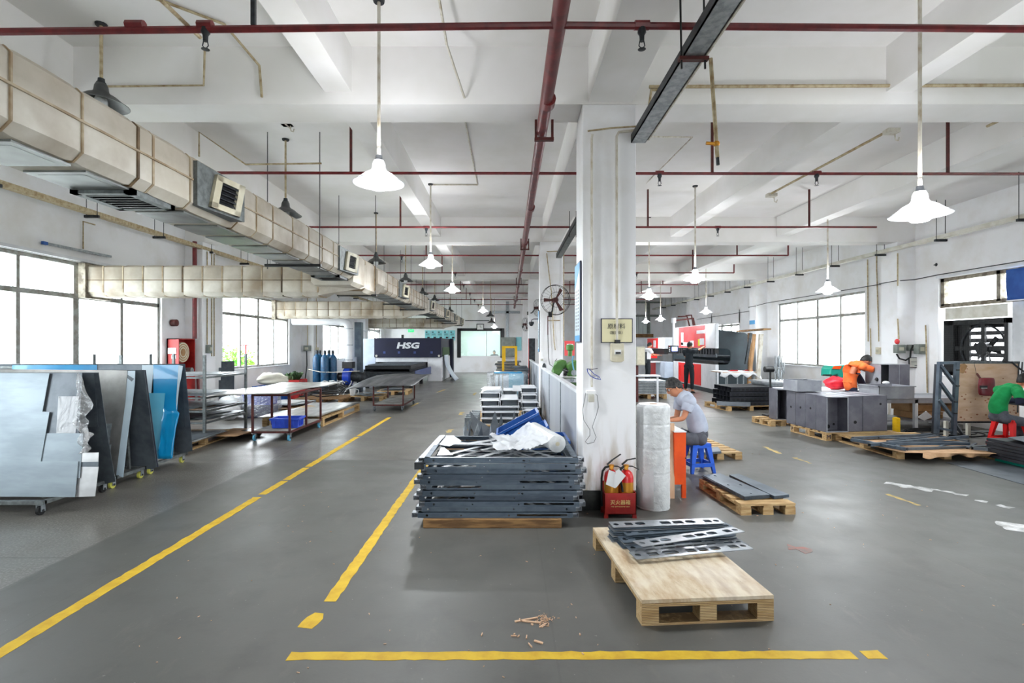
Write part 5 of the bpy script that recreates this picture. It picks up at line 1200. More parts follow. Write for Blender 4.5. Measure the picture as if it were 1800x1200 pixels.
for lb, P, Y, mt in tri:
    m = M(); vs = [W(x, y, Y+.25*(y-722)/46*(-1)) for x, y in P]
    for v in vs: v.z = max(v.z, .131); v.y = min(v.y, 8.28)
    q_ = min(vs, key=lambda v: v.z); q_.z = .131
    m.slab(vs, .004); tag(m.o('triangular_offcut', MT[mt]), lb, 'metal offcut')
for i in range(3):
    t = thing('folded_bracket', 'pale folded channel bracket, '+['left','middle','right'][i]+' of three lying at the pallet front', 'bracket'); x = -.62+i*.22; m = M(); m.box(x,x+.2,7.22,7.35,.18,.183); m.box(x,x+.2,7.22,7.224,.13,.18); m.o('bracket_web', MT['steel_bright'], t); m = M(); m.box(x,x+.003,7.22,7.35,.14,.18); m.o('bracket_end', MT['galv'], t)
t = thing('grey_carton', 'dark grey steel box under the small blue crate', 'box', (.12,7.55,.13)); m = M(); m.box(-.08,.32,7.45,7.75,.132,.30); m.o('body', MT['steel_dark'], t); m = M(); m.box(-.085,.325,7.445,7.755,.27,.302); m.o('lid_rim', MT['steel_grey'], t)
crate('small light blue crate of pale rods on the grey steel box', .27, .24, .09, 'crate_blue', (.09,7.6,.304))
for i in range(6):
    m = M(); m.tube([(-.06+.03*i,7.52,.39+.01*(i % 2)),(.1+.03*i,7.68,.40)], .011, 6); tag(m.o('pale_rod', MT['conduit_white'], smooth=True), 'pale plastic rod in the small light blue crate', 'rod', 'pale rods in the small crate')
# ---- white sheet metal boxes
mm('box_white', (234,236,240), (222,225,230), sc=2, rough=.4, metal=.05)
def tray_box(label, x0, x1, y0, y1, z0, z1, lip=.03, openf='-y', group=None):
    t = thing('metal_housing', label, 'metal box', ((x0+x1)/2, (y0+y1)/2, z0), group=group); m = M(); box_open(m, x0, x1, y0, y1, z0, z1, .006, openf); m.o('shell', MT['box_white'], t)
    m = M(); m.box(x0-.02, x1+.02, y0-.03, y0, z1-.012, z1); m.box(x0-.02, x1+.02, y0-.03, y0, z0, z0+.012); m.o('flange', MT['box_white'], t)
    m = M(); m.box(x0+.03, x1-.03, y0+.1, y0+.11, z0+.01, z1-.03); m.o('inner_panel', MT['steel_grey'], t); return t
pallet('pallet under the white housings behind the offcuts', 1.5, 2.2, .1, loc=(-.05,10.7,0))
a = [(-.55,-.02),(.03,.5)]
cols = {'left': (-.5,-.02), 'middle': (.02,.2)}
z = .1
tray_box('wide white housing panel lowest at the front of the housing pile', -.5,.2,9.75,10.5,.1,.21)
tray_box('white housing with a square hole, second in the front of the pile', -.5,.2,9.8,10.6,.215,.325)
tray_box('pale housing third in the front of the pile', -.5,.2,9.85,10.7,.33,.42)
tray_box('open white housing on the left, fourth layer of the pile', -.52,-.18,9.9,10.9,.425,.54); tray_box('open white housing on the right, fourth layer of the pile', -.15,.2,9.9,10.9,.425,.56)
tray_box('open white housing topmost at the left of the pile', -.55,-.17,10.2,11.3,.545,.66)
t_ = 0; m = M(); m.slab([W(845,683,10.2),W(852,679,10.9),W(881,679,10.9),W(878,684,10.2)], .01, (0,0,1)); tag(m.o('white_sheet', MT['box_white']), 'white sheet panel lying on top of the left housings', 'metal sheet')
for i, z in enumerate((.1,.24,.36,.48,.6)):
    tray_box(['lowest','second','third','fourth','topmost'][i]+' white housing of the right hand pile by the partition', .28+.02*(i % 2),.6-.02*(i % 2),9.6+.3*i,10.8+.2*i,z,z+.11)
m = M(); m.box(.1,.42,11.2,11.3,.6,.72); tag(m.o('white_channel', MT['box_white']), 'white channel lying across the top of the housing piles', 'channel')
for i in range(9):
    m = M(); y = 9.2+.09*i; m.box(-.78+.01*i,-.54,y,y+.05,.1+.02*(i % 4),.30+.02*(i % 3)); tag(m.o('grey_bracket', MT['galv']), 'small grey bracket in the rows left of the white housings', 'bracket', 'grey brackets left of the white housings')
for i in range(6):
    tray_box(['lower','upper'][i//3]+' pale housing, '+['left','middle','right'][i % 3]+' of the far row before the film wrapped bundle', -.5+.38*(i % 3),-.16+.38*(i % 3),12.2+.1*i,12.9+.1*i,0 if i < 3 else .25,.245 if i < 3 else .5, group='far row of pale housings')
# film wrapped bundle with blue film
pallet('pallet under the film wrapped bundle', 1.1, 1.2, .12, loc=(-.05,14.9,0))
t = thing('wrapped_bundle', 'film wrapped bundle of boards with a bright blue panel', 'bundle', (-.05,14.9,.12))
for i, x in enumerate((-.5,-.36,-.24,-.14,-.06)): m = M(); m.box(x,x+.08,14.4,15.3,.12,.78-.03*(i % 2)); m.o('board', MT['pale_film' if i else 'steel_grey'], t)
m = M(); m.box(.02,.44,14.4,15.3,.12,.8); m.o('blue_board', MT['blue_film_light'], t); m = M(); m.box(-.4,.4,14.7,15.5,.8,.83); m.o('top_board', MT['blue_film'], t)
m = M()
def wr2(u, v):
    a = u*2*math.pi; r = 1+.05*noise.noise(V(math.cos(a)*3, math.sin(a)*3, v*6)); return V(-.03+.57*r*math.copysign(abs(math.cos(a))**.4, math.cos(a)), 14.87+.57*r*math.copysign(abs(math.sin(a))**.4, math.sin(a)), .13+v*.69)
m.grid(wr2, 48, 14); m.o('wrap', MT['film_wrap'], t, smooth='all')
# dark sheet stacks and yellow hand lifter
def sheet_stack(label, x0, x1, y0, y1, z0, n, th, matn, group, seed, name='metal_sheet', jit=.03, cat='metal sheet'):
    random.seed(seed)
    for i in range(n):
        dx, dy = random.uniform(-jit,jit), random.uniform(-jit,jit); m = M(); m.box(x0+dx,x1+dx,y0+dy,y1+dy,z0+i*th,z0+i*th+th*.78)
        tag(m.o(name, MT[matn[i % len(matn)]]), ORD[i]+' from below: '+label, cat, group)
pallet('pallet under the tall stack of dark sheets', 1.1, 1.1, .14, material='wood_dark', loc=(.02,19.7,0))
sheet_stack('dark sheet in the tall stack behind the yellow lifter frame', -.45,.45,19.2,20.2,.142,16,.055,('steel_stained','steel_grey'),'sheets of the tall dark stack',5,jit=.05)
pallet('pallet under the rough edged stack by the partition', .8, 1.0, .14, material='wood_dark', loc=(.72-.25,17.2,0))
sheet_stack('rough edged dark sheet in the stack by the far partition', .18,.66,16.8,17.6,.142,13,.06,('steel_dark','steel_grey'),'rough edged sheets by the partition',6,jit=.035)
t = thing('hand_lifter', 'yellow frame of a hand lifter around the tall dark stack', 'lifter', (0,18.9,0))
for x in (-.18,.3):
    m = M(); m.box(x-.04,x+.04,18.85,18.93,.08,1.52); m.o('mast_post', MT['yellow'], t); m = M(); m.box(x-.05 if x > 0 else x, x if x > 0 else x+.09,18.86,18.9,1.0,1.5); m.o('side_plate', MT['yellow'], t)
    m = M(); m.box(x-.06,x+.06,18.0,18.9,.06,.12); m.o('fork', MT['yellow'], t); m = M(); m.tube([(x-.03,18.9,.06),(x+.03,18.9,.06)], .06, 12); m.o('wheel', MT['black_rubber'], t)
m = M(); m.box(-.22,.34,18.85,18.93,1.5,1.58); m.o('top_bar', MT['yellow'], t)
# ---- low partition between the columns
def partition(label, y0, y1, n, mt):
    t = thing('low_partition', label, 'partition', (.78, (y0+y1)/2, 0))
    for i in range(n):
        a, b = y0+(y1-y0)*i/n, y0+(y1-y0)*(i+1)/n; m = M(); m.box(.77,.79,a+.01,b-.01,.05,1.08); m.o('panel', MT[mt], t)
        m = M(); m.box(.757,.803,b-.012,b+.012,0,1.09); m.o('post', MT['galv'], t)
    m = M(); m.box(.745,.815,y0,y1,1.08,1.115); m.o('top_rail', MT['white_paint'], t)
    m = M(); m.box(.755,.805,y0,y1,0,.05); m.o('bottom_rail', MT['galv'], t)
mm('alu_panel', (196,200,206), (184,188,196), sc=1, rough=.35, metal=.3, stretch=(1,1,.3))
partition('brushed metal panel partition behind the near column', 5.42, 11.55, 3, 'alu_panel')
partition('pale glazed partition between the second and third columns', 12.03, 18.15, 4, 'sign_teal' if 0 else 'alu_panel')
t = thing('mop_head', 'dark rag hanging on the partition top by the second column', 'rag', (.8,11.2,1.0)); m = M(); m.sph((.8,11.3,1.13), .045, 8, (1,1,1.8)); m.o('rag', MT['dark_steel'], t, smooth=True)
# ---- near column fittings
t = thing('hanging_sign', 'cream sign with blue border on the near column, reading raw material area', 'sign', (1.05,4.96,1.63))
yS = 4.955; m = M(); m.box(.9,1.205,yS-.004,4.968,1.625,1.862); m.o('sign_border', MT['navy'], t); m = M(); m.box(.908,1.197,yS-.008,yS-.004,1.633,1.854); m.o('sign_face', MT['sign_cream'], t)
text('lettering', '原材料', .058, MT['text_dark'], t, facing((1.047,yS-.01,1.782)), .001); text('lettering', '（放置处）', .034, MT['text_dark'], t, facing((1.045,yS-.01,1.722)), .001)
m = M(); m.box(.93,1.18,4.95,4.97,0,0) if 0 else None
t = thing('breaker_box', 'beige breaker box under the cream sign on the near column', 'electrical box', (1.052,4.95,1.44))
m = M(); m.slab([(.99,4.9,1.62),(1.112,4.9,1.62),(1.112,4.9,1.455),(1.09,4.9,1.44),(1.012,4.9,1.44),(.99,4.9,1.455)], .065, (0,-1,0)); m.o('housing', MT['ivory'], t, bev=.004)
m = M(); m.box(1.02,1.08,4.885,4.9,1.515,1.56); m.o('breaker', MT['paper'], t); m = M(); m.box(1.026,1.074,4.875,4.886,1.52,1.538); m.o('switch', MT['text_dark'], t)
m = M(); m.box(1.03,1.075,4.9,4.95,1.62,1.655); m.o('conduit_collar', MT['black_metal'], t)
conduit([(1.052,4.945,1.63),(1.05,4.945,3.4),(1.05,4.945,3.62),(1.07,4.945,3.66),(1.25,4.945,3.68)], 'white conduit running down the near column to the breaker box', r=.013, material='conduit_white')
conduit([(.81,4.95,1.2),(.81,4.95,3.6),(.815,4.95,3.64)], 'white conduit at the left of the near column front', r=.012)
conduit([(.77,4.945,3.67),(1.0,4.945,3.70),(1.26,4.93,3.71)], 'rusty bar across the top of the near column', r=.008, material='conduit_old')
t = thing('safety_glasses', 'blue rimmed safety glasses hung on the near column', 'glasses', (.84,4.93,1.35))
a, b, c = W(1032,648,4.93), W(1036,659,4.93), W(1056,666,4.93); m = M(); m.tube([a, a+V(.005,0,-.03), b+V(.01,0,-.01), b+V(.06,0,-.035), c+V(0,0,-.005), c+V(-.015,0,.022), b+V(.045,0,.01), a+V(.02,0,.0)], .004, 6); m.o('rim', MT['bright_blue'], t, smooth=True)
m = M(); m.slab([b+V(0,.004,0), b+V(.05,.004,-.035), c+V(-.01,.004,-.004), c+V(-.02,.004,.018), b+V(.04,.004,.005)], .002); m.o('lens', MT['film_wrap'], t); m = M(); m.tube([a, a+V(.05,-.01,-.005), a+V(.1,-.01,.005)], .003, 5); m.o('temple', MT['navy'], t)
t = thing('wall_socket', 'white socket with a plug and thin cords on the near column', 'socket', (.8,4.94,1.1))
m = M(); m.box(.755,.845,4.93,4.97,1.13,1.165); m.o('socket_body', MT['paper'], t, bev=.004); m = M(); m.box(.775,.83,4.92,4.95,1.055,1.128); m.o('plug', MT['belt'], t, bev=.006)
P = lambda pts, Y: [W(x, y, Y) for x, y in pts]
m = M(); m.tube(P([(1030,690),(1024,720),(1026,738),(1037,755),(1037,765),(1029,776),(1033,780),(1044,777),(1048,768),(1041,750),(1048,730),(1052,715),(1050,695),(1044,690)], 4.96), .0022, 5); m.o('cord', MT['text_dark'], t)
for k, (X_, Y0, Y1, z0, z1, lb) in enumerate(((CXA-.006,5.0,5.37,1.63,2.43,'narrow poster with a blue corner on the left face of the near column'), (CXA-.006,11.62,11.95,1.45,2.4,'poster seen edge on at the left face of the second column'))):
    t = thing('column_poster', lb, 'poster', (X_, Y0, z0)); m = M(); m.box(X_-.012,X_,Y0,Y1,z0,z1); m.o('poster_frame', MT['navy'], t); m = M(); m.box(X_-.016,X_-.012,Y0+.01,Y1-.01,z0+.01,z1-.01); m.o('poster_sheet', MT['pale_film'], t)
    m = M(); m.slab([(X_-.018,Y1-.012,z1-.012),(X_-.018,Y0+.012,z1-.012),(X_-.018,Y0+.012,z1-.06),(X_-.018,Y1-.012,z1-.26)], .002, (-1,0,0)); m.box(X_-.018,X_-.016,Y0+.012,Y1-.012,z0+.012,z0+.07); m.o('blue_corner', MT['sign_blue'], t)
    m = M()
    for q in range(3):
        for r_ in range(12): m.box(X_-.018,X_-.0165,Y0+.08+q*.08,Y0+.11+q*.08,z0+.12+r_*.035,z0+.14+r_*.035)
    stuff(m.o('print', MT['grey_text'], t))
# ---- wall fans
def wall_fan(label, c, r, yaw, arm_to):
    t = thing('wall_fan', label, 'fan', c); Rm = Matrix.Translation(Vector(c)) @ Matrix.Rotation(yaw, 4, 'Z') @ Matrix.Rotation(R(90), 4, 'X')
    m = M()
    for rr, zz in ((r, 0), (r*.97, .05), (r*.97, -.05), (r*.5, .075)): m.tube([Rm @ V(rr*math.cos(a*math.pi/16), rr*math.sin(a*math.pi/16), zz) for a in range(33)], .005, 5, cap=False)
    for a in range(24):
        q = a*math.pi/12; m.tube([Rm @ V(.04*math.cos(q), .04*math.sin(q), .085), Rm @ V(r*.6*math.cos(q), r*.6*math.sin(q), .075), Rm @ V(r*math.cos(q), r*math.sin(q), 0)], .002, 4)
    m.o('guard', MT['black_metal'], t)
    for a in range(3):
        q = R(120*a+60); m = M(); m.add([Rm @ V(.04*math.cos(q+.5), .04*math.sin(q+.5), .0), Rm @ V(r*.85*math.cos(q+.18), r*.85*math.sin(q+.18), .02), Rm @ V(r*.8*math.cos(q-.14), r*.8*math.sin(q-.14), -.01), Rm @ V(.04*math.cos(q-.5), .04*math.sin(q-.5), -.02)], [(0,1,2,3)]); m.o('blade', MT['rust_red'], t, solid=.004)
    m = M(); m.tube([Rm @ V(0,0,-.14), Rm @ V(0,0,.04)], r*.17, 14); m.o('motor', MT['rust_red'], t, smooth=True)
    m = M(); b = Rm @ V(0,0,-.1); m.tube([b, (b+Vector(arm_to))/2+V(0,0,-.08), arm_to], .018, 6); a_ = Vector(arm_to); m.cb((a_.x,a_.y,a_.z), (.08,.04,.12)); m.o('arm', MT['black_metal'], t, smooth=True); return t
wall_fan('round wall fan with dark blades on the second column front', tuple(W(976.5,527,11.15)), .33, R(12), (.95,11.55,2.3))
wall_fan('wall fan seen edge on at the left of the third column', (.48+.1,15.6+2.4,2.9) if 0 else tuple(W(946,541,17.9)), .3, R(62), (.72,18.3,2.75))
wall_fan('farthest wall fan at the left of the fourth column', tuple(W(924,570,24.4)), .32, R(62), (.72,24.9,2.5))
t = thing('dome_camera', 'small black dome camera on a curved arm by the second column', 'camera', tuple(W(934,567,12.0))); c = W(934,568,11.9)
m = M(); m.lathe([(.001,.04),(.06,.035),(.065,.0),(.03,-.06),(.001,-.07)], 14, Matrix.Translation(c)); m.o('dome', MT['black_metal'], t, smooth=True); m = M(); m.tube([c+V(0,0,.03), c+V(.01,0,.08), c+V(.06,0,.1), (.722,11.9,c.z+.1)], .01, 6); m.o('arm', MT['dark_steel'], t, smooth=True)
# pipes on the second column front
for i, (pts, lb, mt) in enumerate(((P([(961,445),(965,480),(969,510),(974,600),(976,615)], 11.52), 'rust streaked pipe down the second column, centre', 'conduit_old'), (P([(991,445),(991,600)], 11.5), 'rust streaked pipe at the right edge of the second column', 'conduit_old'), (P([(961,442),(990,441)], 11.5), 'short pipe across the top of the second column', 'conduit_old'), (P([(963,563),(985,563)], 11.5), 'short rusty branch pipe on the second column', 'conduit_old'), (P([(963,555),(963,588)], 11.5), 'short rusty vertical pipe on the second column', 'rust_red'))): conduit(pts, lb, r=.012, material=mt)
m = M(); m.tube(P([(963,588),(964,628),(966,640),(973,645),(976,634),(979,630),(978,640)], 11.48), .008, 6); tag(m.o('cable', MT['black_rubber'], smooth=True), 'black cable looping down the second column', 'cable')
ebox('junction_box','small white switch box at the left of the second column', *(W(952.5,632,11.5)), .09,.05,.1,'paper')
t = thing('dark_board', 'tall dark board with red edge standing by the third column', 'board', (.62,17.6,0)); m = M(); m.box(.74,.95,18.0,18.1,.0,1.85); m.o('board_face', MT['dark_steel'], t); m = M(); m.box(.72,.74,18.0,18.1,0,1.85); m.o('edge', MT['cabinet_red'], t)
# ---- fire extinguisher box
t = thing('extinguisher_box', 'red floor box for fire extinguishers at the near column foot', 'box', (1.04,4.83,0))
x0, x1, yf, yb = .893, 1.188, 4.74, 4.93; m = M()
m.box(x0,x1,yf,yf+.006,.035,.232); m.box(x0,x0+.006,yf,yb,.035,.235); m.box(x1-.006,x1,yf,yb,.035,.235); m.box(x0,x1,yb-.006,yb,.035,.3); m.box(x0,x1,yf,yb,.035,.041); m.o('body', MT['cabinet_red'], t)
for x in (x0, x1-.035):
    for y in (yf, yb-.03):
        m = M(); m.slab([(x,y,.04),(x+.035,y,.04),(x+.035+(.004 if x > 1 else -.0),y,.0),(x-(.004 if x < 1 else 0),y,.0)], .03, (0,-1,0)); m.o('foot', MT['cabinet_red'], t)
text('lettering', '灭火器箱', .047, MT['gold_text'], t, facing(((x0+x1)/2,yf-.002,.145)), .001); text('lettering', 'FIRE  EXTINGUISHER  BOX', .0145, MT['gold_text'], t, facing(((x0+x1)/2,yf-.002,.108)), .001)
def extinguisher(x, y, label, lean, hose):
    t = thing('fire_extinguisher', label, 'fire extinguisher', (x, y, .042)); T = Matrix.Translation((x,y,0))
    m = M(); m.lathe([(.001,.042),(.065,.042),(.068,.05),(.068,.36),(.058,.4),(.03,.425),(.022,.43),(.001,.43)], 20, T); m.o('bottle_body', MT['red'], t, smooth=True)
    m = M(); m.lathe([(.0685,.2),(.0685,.32)], 20, T); vs = m.v; m.o('label_band', MT['orange' if 0 else 'brass'], t, smooth=True)
    m = M(); m.lathe([(.02,.43),(.02,.45),(.026,.452),(.026,.475),(.001,.48)], 12, T); m.tube([(x-.005,y-.035,.455),(x-.005,y-.02,.455)], .017, 12); m.o('valve', MT['brass'], t, smooth=True)
    a = V(x-.04, y, .475); m = M(); m.bar(a, a+V(.05,0,.045), .02, .012); m.bar(a+V(.05,0,.045), a+V(.13,0,.1 if lean else .06), .02, .008); m.o('upper_lever', MT['black_metal'], t)
    m = M(); m.bar(a+V(.01,0,-.01), a+V(.1,0,-.015), .02, .008); m.bar(a+V(.1,0,-.015), a+V(.16,0,-.045), .02, .008); m.o('lower_lever', MT['black_metal'], t)
    m = M(); m.tube([(x-.03,y-.01,.46),(x-.06,y-.02,.455),(x-.085,y-.02,.42),(x-.095,y-.02,.35),(x-.095,y-.02,.2),(x-.092,y-.02,.09)] if hose else [(x-.03,y-.02,.46),(x-.06,y-.05,.45),(x-.075,y-.07,.40),(x-.06,y-.08,.3),(x-.05,y-.075,.24)], .011, 8); m.o('hose', MT['black_rubber'], t, smooth=True); return t
extinguisher(.975, 4.835, 'red fire extinguisher on the left with an upright lever and side hose', 1, 1)
extinguisher(1.115, 4.835, 'red fire extinguisher on the right of the pair in the red box', 0, 0)
for P4, dy, lb in ((((1070.5,825.5),(1081,829.5),(1082,858),(1065,851)), 0, 'white inspection card hanging on the left extinguisher'), (((1082,828),(1088,824),(1100,836),(1083,857),(1079,850)), -.004, 'tilted white inspection card beside the other card')):
    m = M(); m.slab([W(x, y, 4.73+dy) for x, y in P4], .001); tag(m.o('paper_card', MT['paper']), lb, 'card')
# ---- bubble film roll, wood board, orange cabinet
t = thing('bubble_roll', 'upright roll of white bubble film beside the near column', 'film roll', (1.445,5.1,0)); T = Matrix.Translation((1.445,5.1,0))
m = M(); n = 40; pr = []
def rf(u, v):
    a = 2*math.pi*u; r = .162+.004*noise.noise(V(math.cos(a)*2, math.sin(a)*2, v*9))+.003*noise.noise(V(math.cos(a)*4+9, math.sin(a)*4, v*30)); r -= .004*(abs((v*4.3) % 1-.5) < .02); r -= .02*max(0, v-.98)/.02; return V(1.445+r*math.cos(a), 5.1+r*math.sin(a), v*1.02)
m.grid(rf, 64, 90); k = len(m.v); m.add([rf(i/64, 1) for i in range(64)], [tuple(range(64))]); m.o('roll_body', MT['plastic_white'], t, smooth=True)
m = M(); m.grid(lambda u, v: V(1.445-.168*math.cos(R(75-115*u)), 5.1-.172*math.sin(R(75-115*u))-.004, .02+v*(.42-.36*u)), 16, 10); m.o('loose_edge', MT['film_cloudy'], t, smooth='all')
m = M(); m.tube([(1.445,5.1,1.0),(1.445,5.1,1.022)], .04, 14); m.o('core', MT['cardboard'], t, smooth=True)
t = thing('wood_board', 'narrow raw wooden board standing between the bubble roll and the orange cabinet', 'board', (1.71,5.45,0)); m = M(); m.slab([W(1176,876,5.35),W(1186,876,5.35),W(1185.5,744,5.42),W(1175,744,5.42)], .02, (0,-1,0)); m.o('board_face', MT['wood_raw'], t)
t = thing('orange_cabinet', 'narrow orange steel cabinet at the side of the seated worker', 'cabinet', (1.82,5.7,0)); X0, X1 = 1.742, 1.868
m = M(); m.box(X0,X1,5.37,6.15,.14,.69); m.o('body', MT['orange'], t, bev=.004)
m = M(); m.box(X0-.002,X1+.002,5.36,6.16,.69,.7); m.o('top_sheet', MT['paper'], t)
for x, y in ((X1-.04,5.37),(X1-.04,6.1),(X0,6.1)): m = M(); m.box(x,x+.04,y,y+.04,0,.14); m.o('leg', MT['orange'], t)
m = M(); m.tube([(X1-.006,5.367,.42),(X1-.006,5.36,.42)], .008, 8); m.o('screw', MT['black_metal'], t)
# ---- blue plastic stool / red plastic stool
def stool(label, matn, h=.36, w=.3):
    t = thing('plastic_stool', label, 'stool'); mt = MT[matn]; m = M(); m.box(-w/2*.8,w/2*.8,-w/2*.8,w/2*.8,h-.02,h); m.o('seat', mt, t, bev=.012)
    for sx in (-1,1):
        for sy in (-1,1):
            m = M(); a = .8; top = [(sx*w/2*a,sy*w/2*a),(sx*(w/2*a-.07),sy*w/2*a),(sx*(w/2*a-.07),sy*(w/2*a-.07)),(sx*w/2*a,sy*(w/2*a-.07))]; bot = [(sx*w/2*1.1,sy*w/2*1.1),(sx*(w/2*1.1-.035),sy*w/2*1.1),(sx*(w/2*1.1-.035),sy*(w/2*1.1-.035)),(sx*w/2*1.1,sy*(w/2*1.1-.035))]
            m.add([(*p,h-.015) for p in top]+[(*p,0) for p in bot], [(0,1,2,3),(7,6,5,4),(0,4,5,1),(1,5,6,2),(2,6,7,3),(3,7,4,0)]); m.o('leg', mt, t)
    for sx, sy in ((1,0),(-1,0),(0,1),(0,-1)):
        m = M(); z = h*.28; q = w/2*1.01
        if sx: m.box(min(sx*q,sx*(q-.015)),max(sx*q,sx*(q-.015)),-q,q,z-.025,z+.02)
        else: m.box(-q,q,min(sy*q,sy*(q-.015)),max(sy*q,sy*(q-.015)),z-.025,z+.02)
        m.o('stretcher', mt, t)
        m = M(); z = h-.04; q = w/2*.83
        if sx: m.box(min(sx*q,sx*(q-.012)),max(sx*q,sx*(q-.012)),-q,q,z-.02,z+.03)
        else: m.box(-q,q,min(sy*q,sy*(q-.012)),max(sy*q,sy*(q-.012)),z-.02,z+.03)
        m.o('skirt', mt, t)
    return t
put(stool('blue plastic stool under the worker in the grey shirt', 'stool_blue', .37, .3), (2.42,6.55,0), R(8))
# ---- front plywood pallet with perforated strips
FP = (math.atan2(.06,.783)); pc = V(.764,2.92,0)
ux = V(.78,.058,0).normalized(); uy = V(-.0745,1,0).normalized(); ctr = pc+ux*.392+uy*.585
pal = pallet('large plywood topped pallet in the foreground with perforated strips', .785, 1.17, .148, 'ply', loc=tuple(ctr), rz=R(4.25))
STW, STH, STL = .125, .0045, .88
def strip_mesh(v):
    pl = [rrect(-STL/2, STL/2, -STW/2, STW/2, .006, 1)] ; xs = [-.36,-.27,-.18] if v == 0 else [-.3,-.2]
    hs = [circ(-.40,0,.024,10,.9), circ(.40,0,.024,10,.9)]
    xs = ([(-.33,-.27),(-.25,-.17),(-.05,.03),(.05,.13),(.15,.23),(.30,.36)], [(-.33,-.25),(-.22,-.10),(-.04,.03),(.05,.12),(.14,.22),(.29,.36)], [(-.33,-.26),(-.24,-.17),(-.15,-.08),(.06,.14),(.16,.24),(.28,.36)])[v]
    for i, (a, b) in enumerate(xs): hs.append(rrect(a, b, -.03, .03, .026 if i in (1, 4) else .012, 3))
    return pl+hs
S3 = [crv('perforated_strip', strip_mesh(v), STH, MT['frame_steel' if v else 'frame_edge'], None) for v in range(3)]
def strip(v, pl, pr, z, mt=None, label='', group=None, first=[0,0,0], tilt=0):
    a, b = G(*pl, z), G(*pr, z); c = (a+b)/2; rz = math.atan2(b.y-a.y, b.x-a.x)
    if not first[v]: o = S3[v]; first[v] = 1
    else: o = S3[v].copy(); COL.objects.link(o)
    o.rotation_euler = (tilt, 0, rz); o.location = c
    if mt: o.data = o.data.copy(); o.data.materials[0] = MT[mt]
    return tag(o, label, 'metal strip', group)
z0 = .152
def pile(v, pl, pr, zt, n, lb, gr, toplb):
    for i in range(n):
        z = z0+(zt-z0)*i/max(1, n-1); strip(v if i == n-1 else (v+i) % 3, (pl[0]+(i*5) % 3-1, pl[1]+(zt-z)*300), (pr[0]+(i*7) % 5-2, pr[1]+(zt-z)*285), z, label=toplb if i == n-1 else ORD[i]+' from below: '+lb, group=None if i == n-1 else gr)
pile(0, (1074,922), (1268,915), .235, 9, 'perforated strip in the back pile on the plywood pallet', 'strips buried in the back pile', 'perforated strip on top of the back pile, farthest from the camera')
pile(1, (1096,936), (1286,923), .205, 6, 'perforated strip in the middle pile on the plywood pallet', 'strips buried in the middle pile', 'darker perforated strip on top of the middle pile')
pile(1, (1092,948), (1285,936), .185, 4, 'perforated strip in the low pile on the plywood pallet', 'strips low between the piles', 'perforated strip lying under the bright one')
strip(0, (1111,957), (1307,929), .222, 'frame_edge', 'brightest perforated strip, lying askew over the piles', tilt=R(-3))
strip(2, (1103,963), (1300,948), .166, 'frame_steel', 'dark perforated strip behind the front ones on the plywood pallet')
strip(1, (1106,972), (1312,952), .172, 'steel_grey', 'dark grey perforated strip just behind the frontmost one')
strip(1, (1116,976), (1311,959), .18, 'frame_edge', 'frontmost perforated strip on the plywood pallet')
# ---- pallet with two piles of plates
pallet('low wooden pallet with two piles of flat plates right of the bubble roll', .53, .93, .105, loc=(2.435,5.3,0), rz=R(3))
def plate(label, pts, z, th=.005, mt='frame_steel', group=None, name='flat_plate', holes=()):
    vs = [G(x, y, z) for x, y in pts]; 
    if holes:
        o = crv(name, [[(v.x, v.y) for v in vs]]+[circ(*G(x, y, z).xy, r, 8) for x, y, r in holes], th, MT[mt], None, Matrix.Translation((0,0,z-th/2)))
    else:
        m = M(); m.slab(vs, th, (0,0,1)); o = m.o(name, MT[mt])
    return tag(o, label, 'metal plate', group)
zt = .108
for i in range(6):
    dx = (i*3) % 4; top = i == 5
    plate('topmost plate of the left pile, with small round holes' if top else ORD[i]+' plate from below in the left pile on the low pallet', [(1233+dx,837-i*1.0+3),(1262+dx,834-i*1.0+2),(1353,870-i*1.1+4),(1309,874-i*1.1+4)], zt+.007*(i+1), group=None if top else 'lower plates of the left pile', mt='steel_blue' if top else 'frame_steel', holes=((1257,836,.018),(1302,852,.016),(1320,867,.012),(1280,852,.014)) if top else ())
for i in range(5):
    top = i == 4
    plate('topmost slotted plate of the right pile on the low pallet' if top else ORD[i]+' plate from below in the right pile on the low pallet', [(1282,836-i*1.0+2),(1298,834-i+2),(1387,870-i*1.1+3),(1361,873-i*1.1+3)], zt+.007*(i+1), group=None if top else 'lower plates of the right pile', mt='steel_blue' if top else 'frame_steel')
m = M(); 
pallet('wooden frame pallet behind the blue stool', .62, 1.15, .1, loc=(2.95,7.75,0), rz=R(3))
m = M(); m.slab([G(1212,788,.13),G(1262,785,.13),G(1268,793,.13),G(1212,797,.13)], .03, (0,0,1)); tag(m.o('steel_bar', MT['steel_blue']), 'thick grey plate on the frame pallet behind the blue stool', 'metal plate')
# ---- wood splinters on the floor
SP = [(905,1092,945,1085,.012),(913,1087,916,1091,.006),(918,1091,950,1094,.012),(934,1096,937,1098,.008),(948,1102,960,1095,.007),(952,1102,958,1098,.004),(898,1117,908,1117,.005),(903,1115,905,1113,.005),(910,1119,913,1116,.005),(925,1122,926,1116,.006),(939,1125.5,954,1130,.013),(929,1130,935,1137,.006),(846,1117,848,1112,.005),(1019,1113,1020,1116,.006),(1023,1147,1026,1150,.005)]
for i, (a, b, c, d, w) in enumerate(SP):
    p, q = G(a, b, .004), G(c, d, .004); m = M(); m.bar(p, q, w, .006); tag(m.o('wood_splinter', MT['wood_raw']), 'longest wood splinter on the foreground floor' if i == 0 else 'thickest short wood splinter near the yellow cross line' if i == 10 else 'small wood splinter on the foreground floor', 'splinter', None if i in (0, 10) else 'small wood splinters')
random.seed(5); m = M()
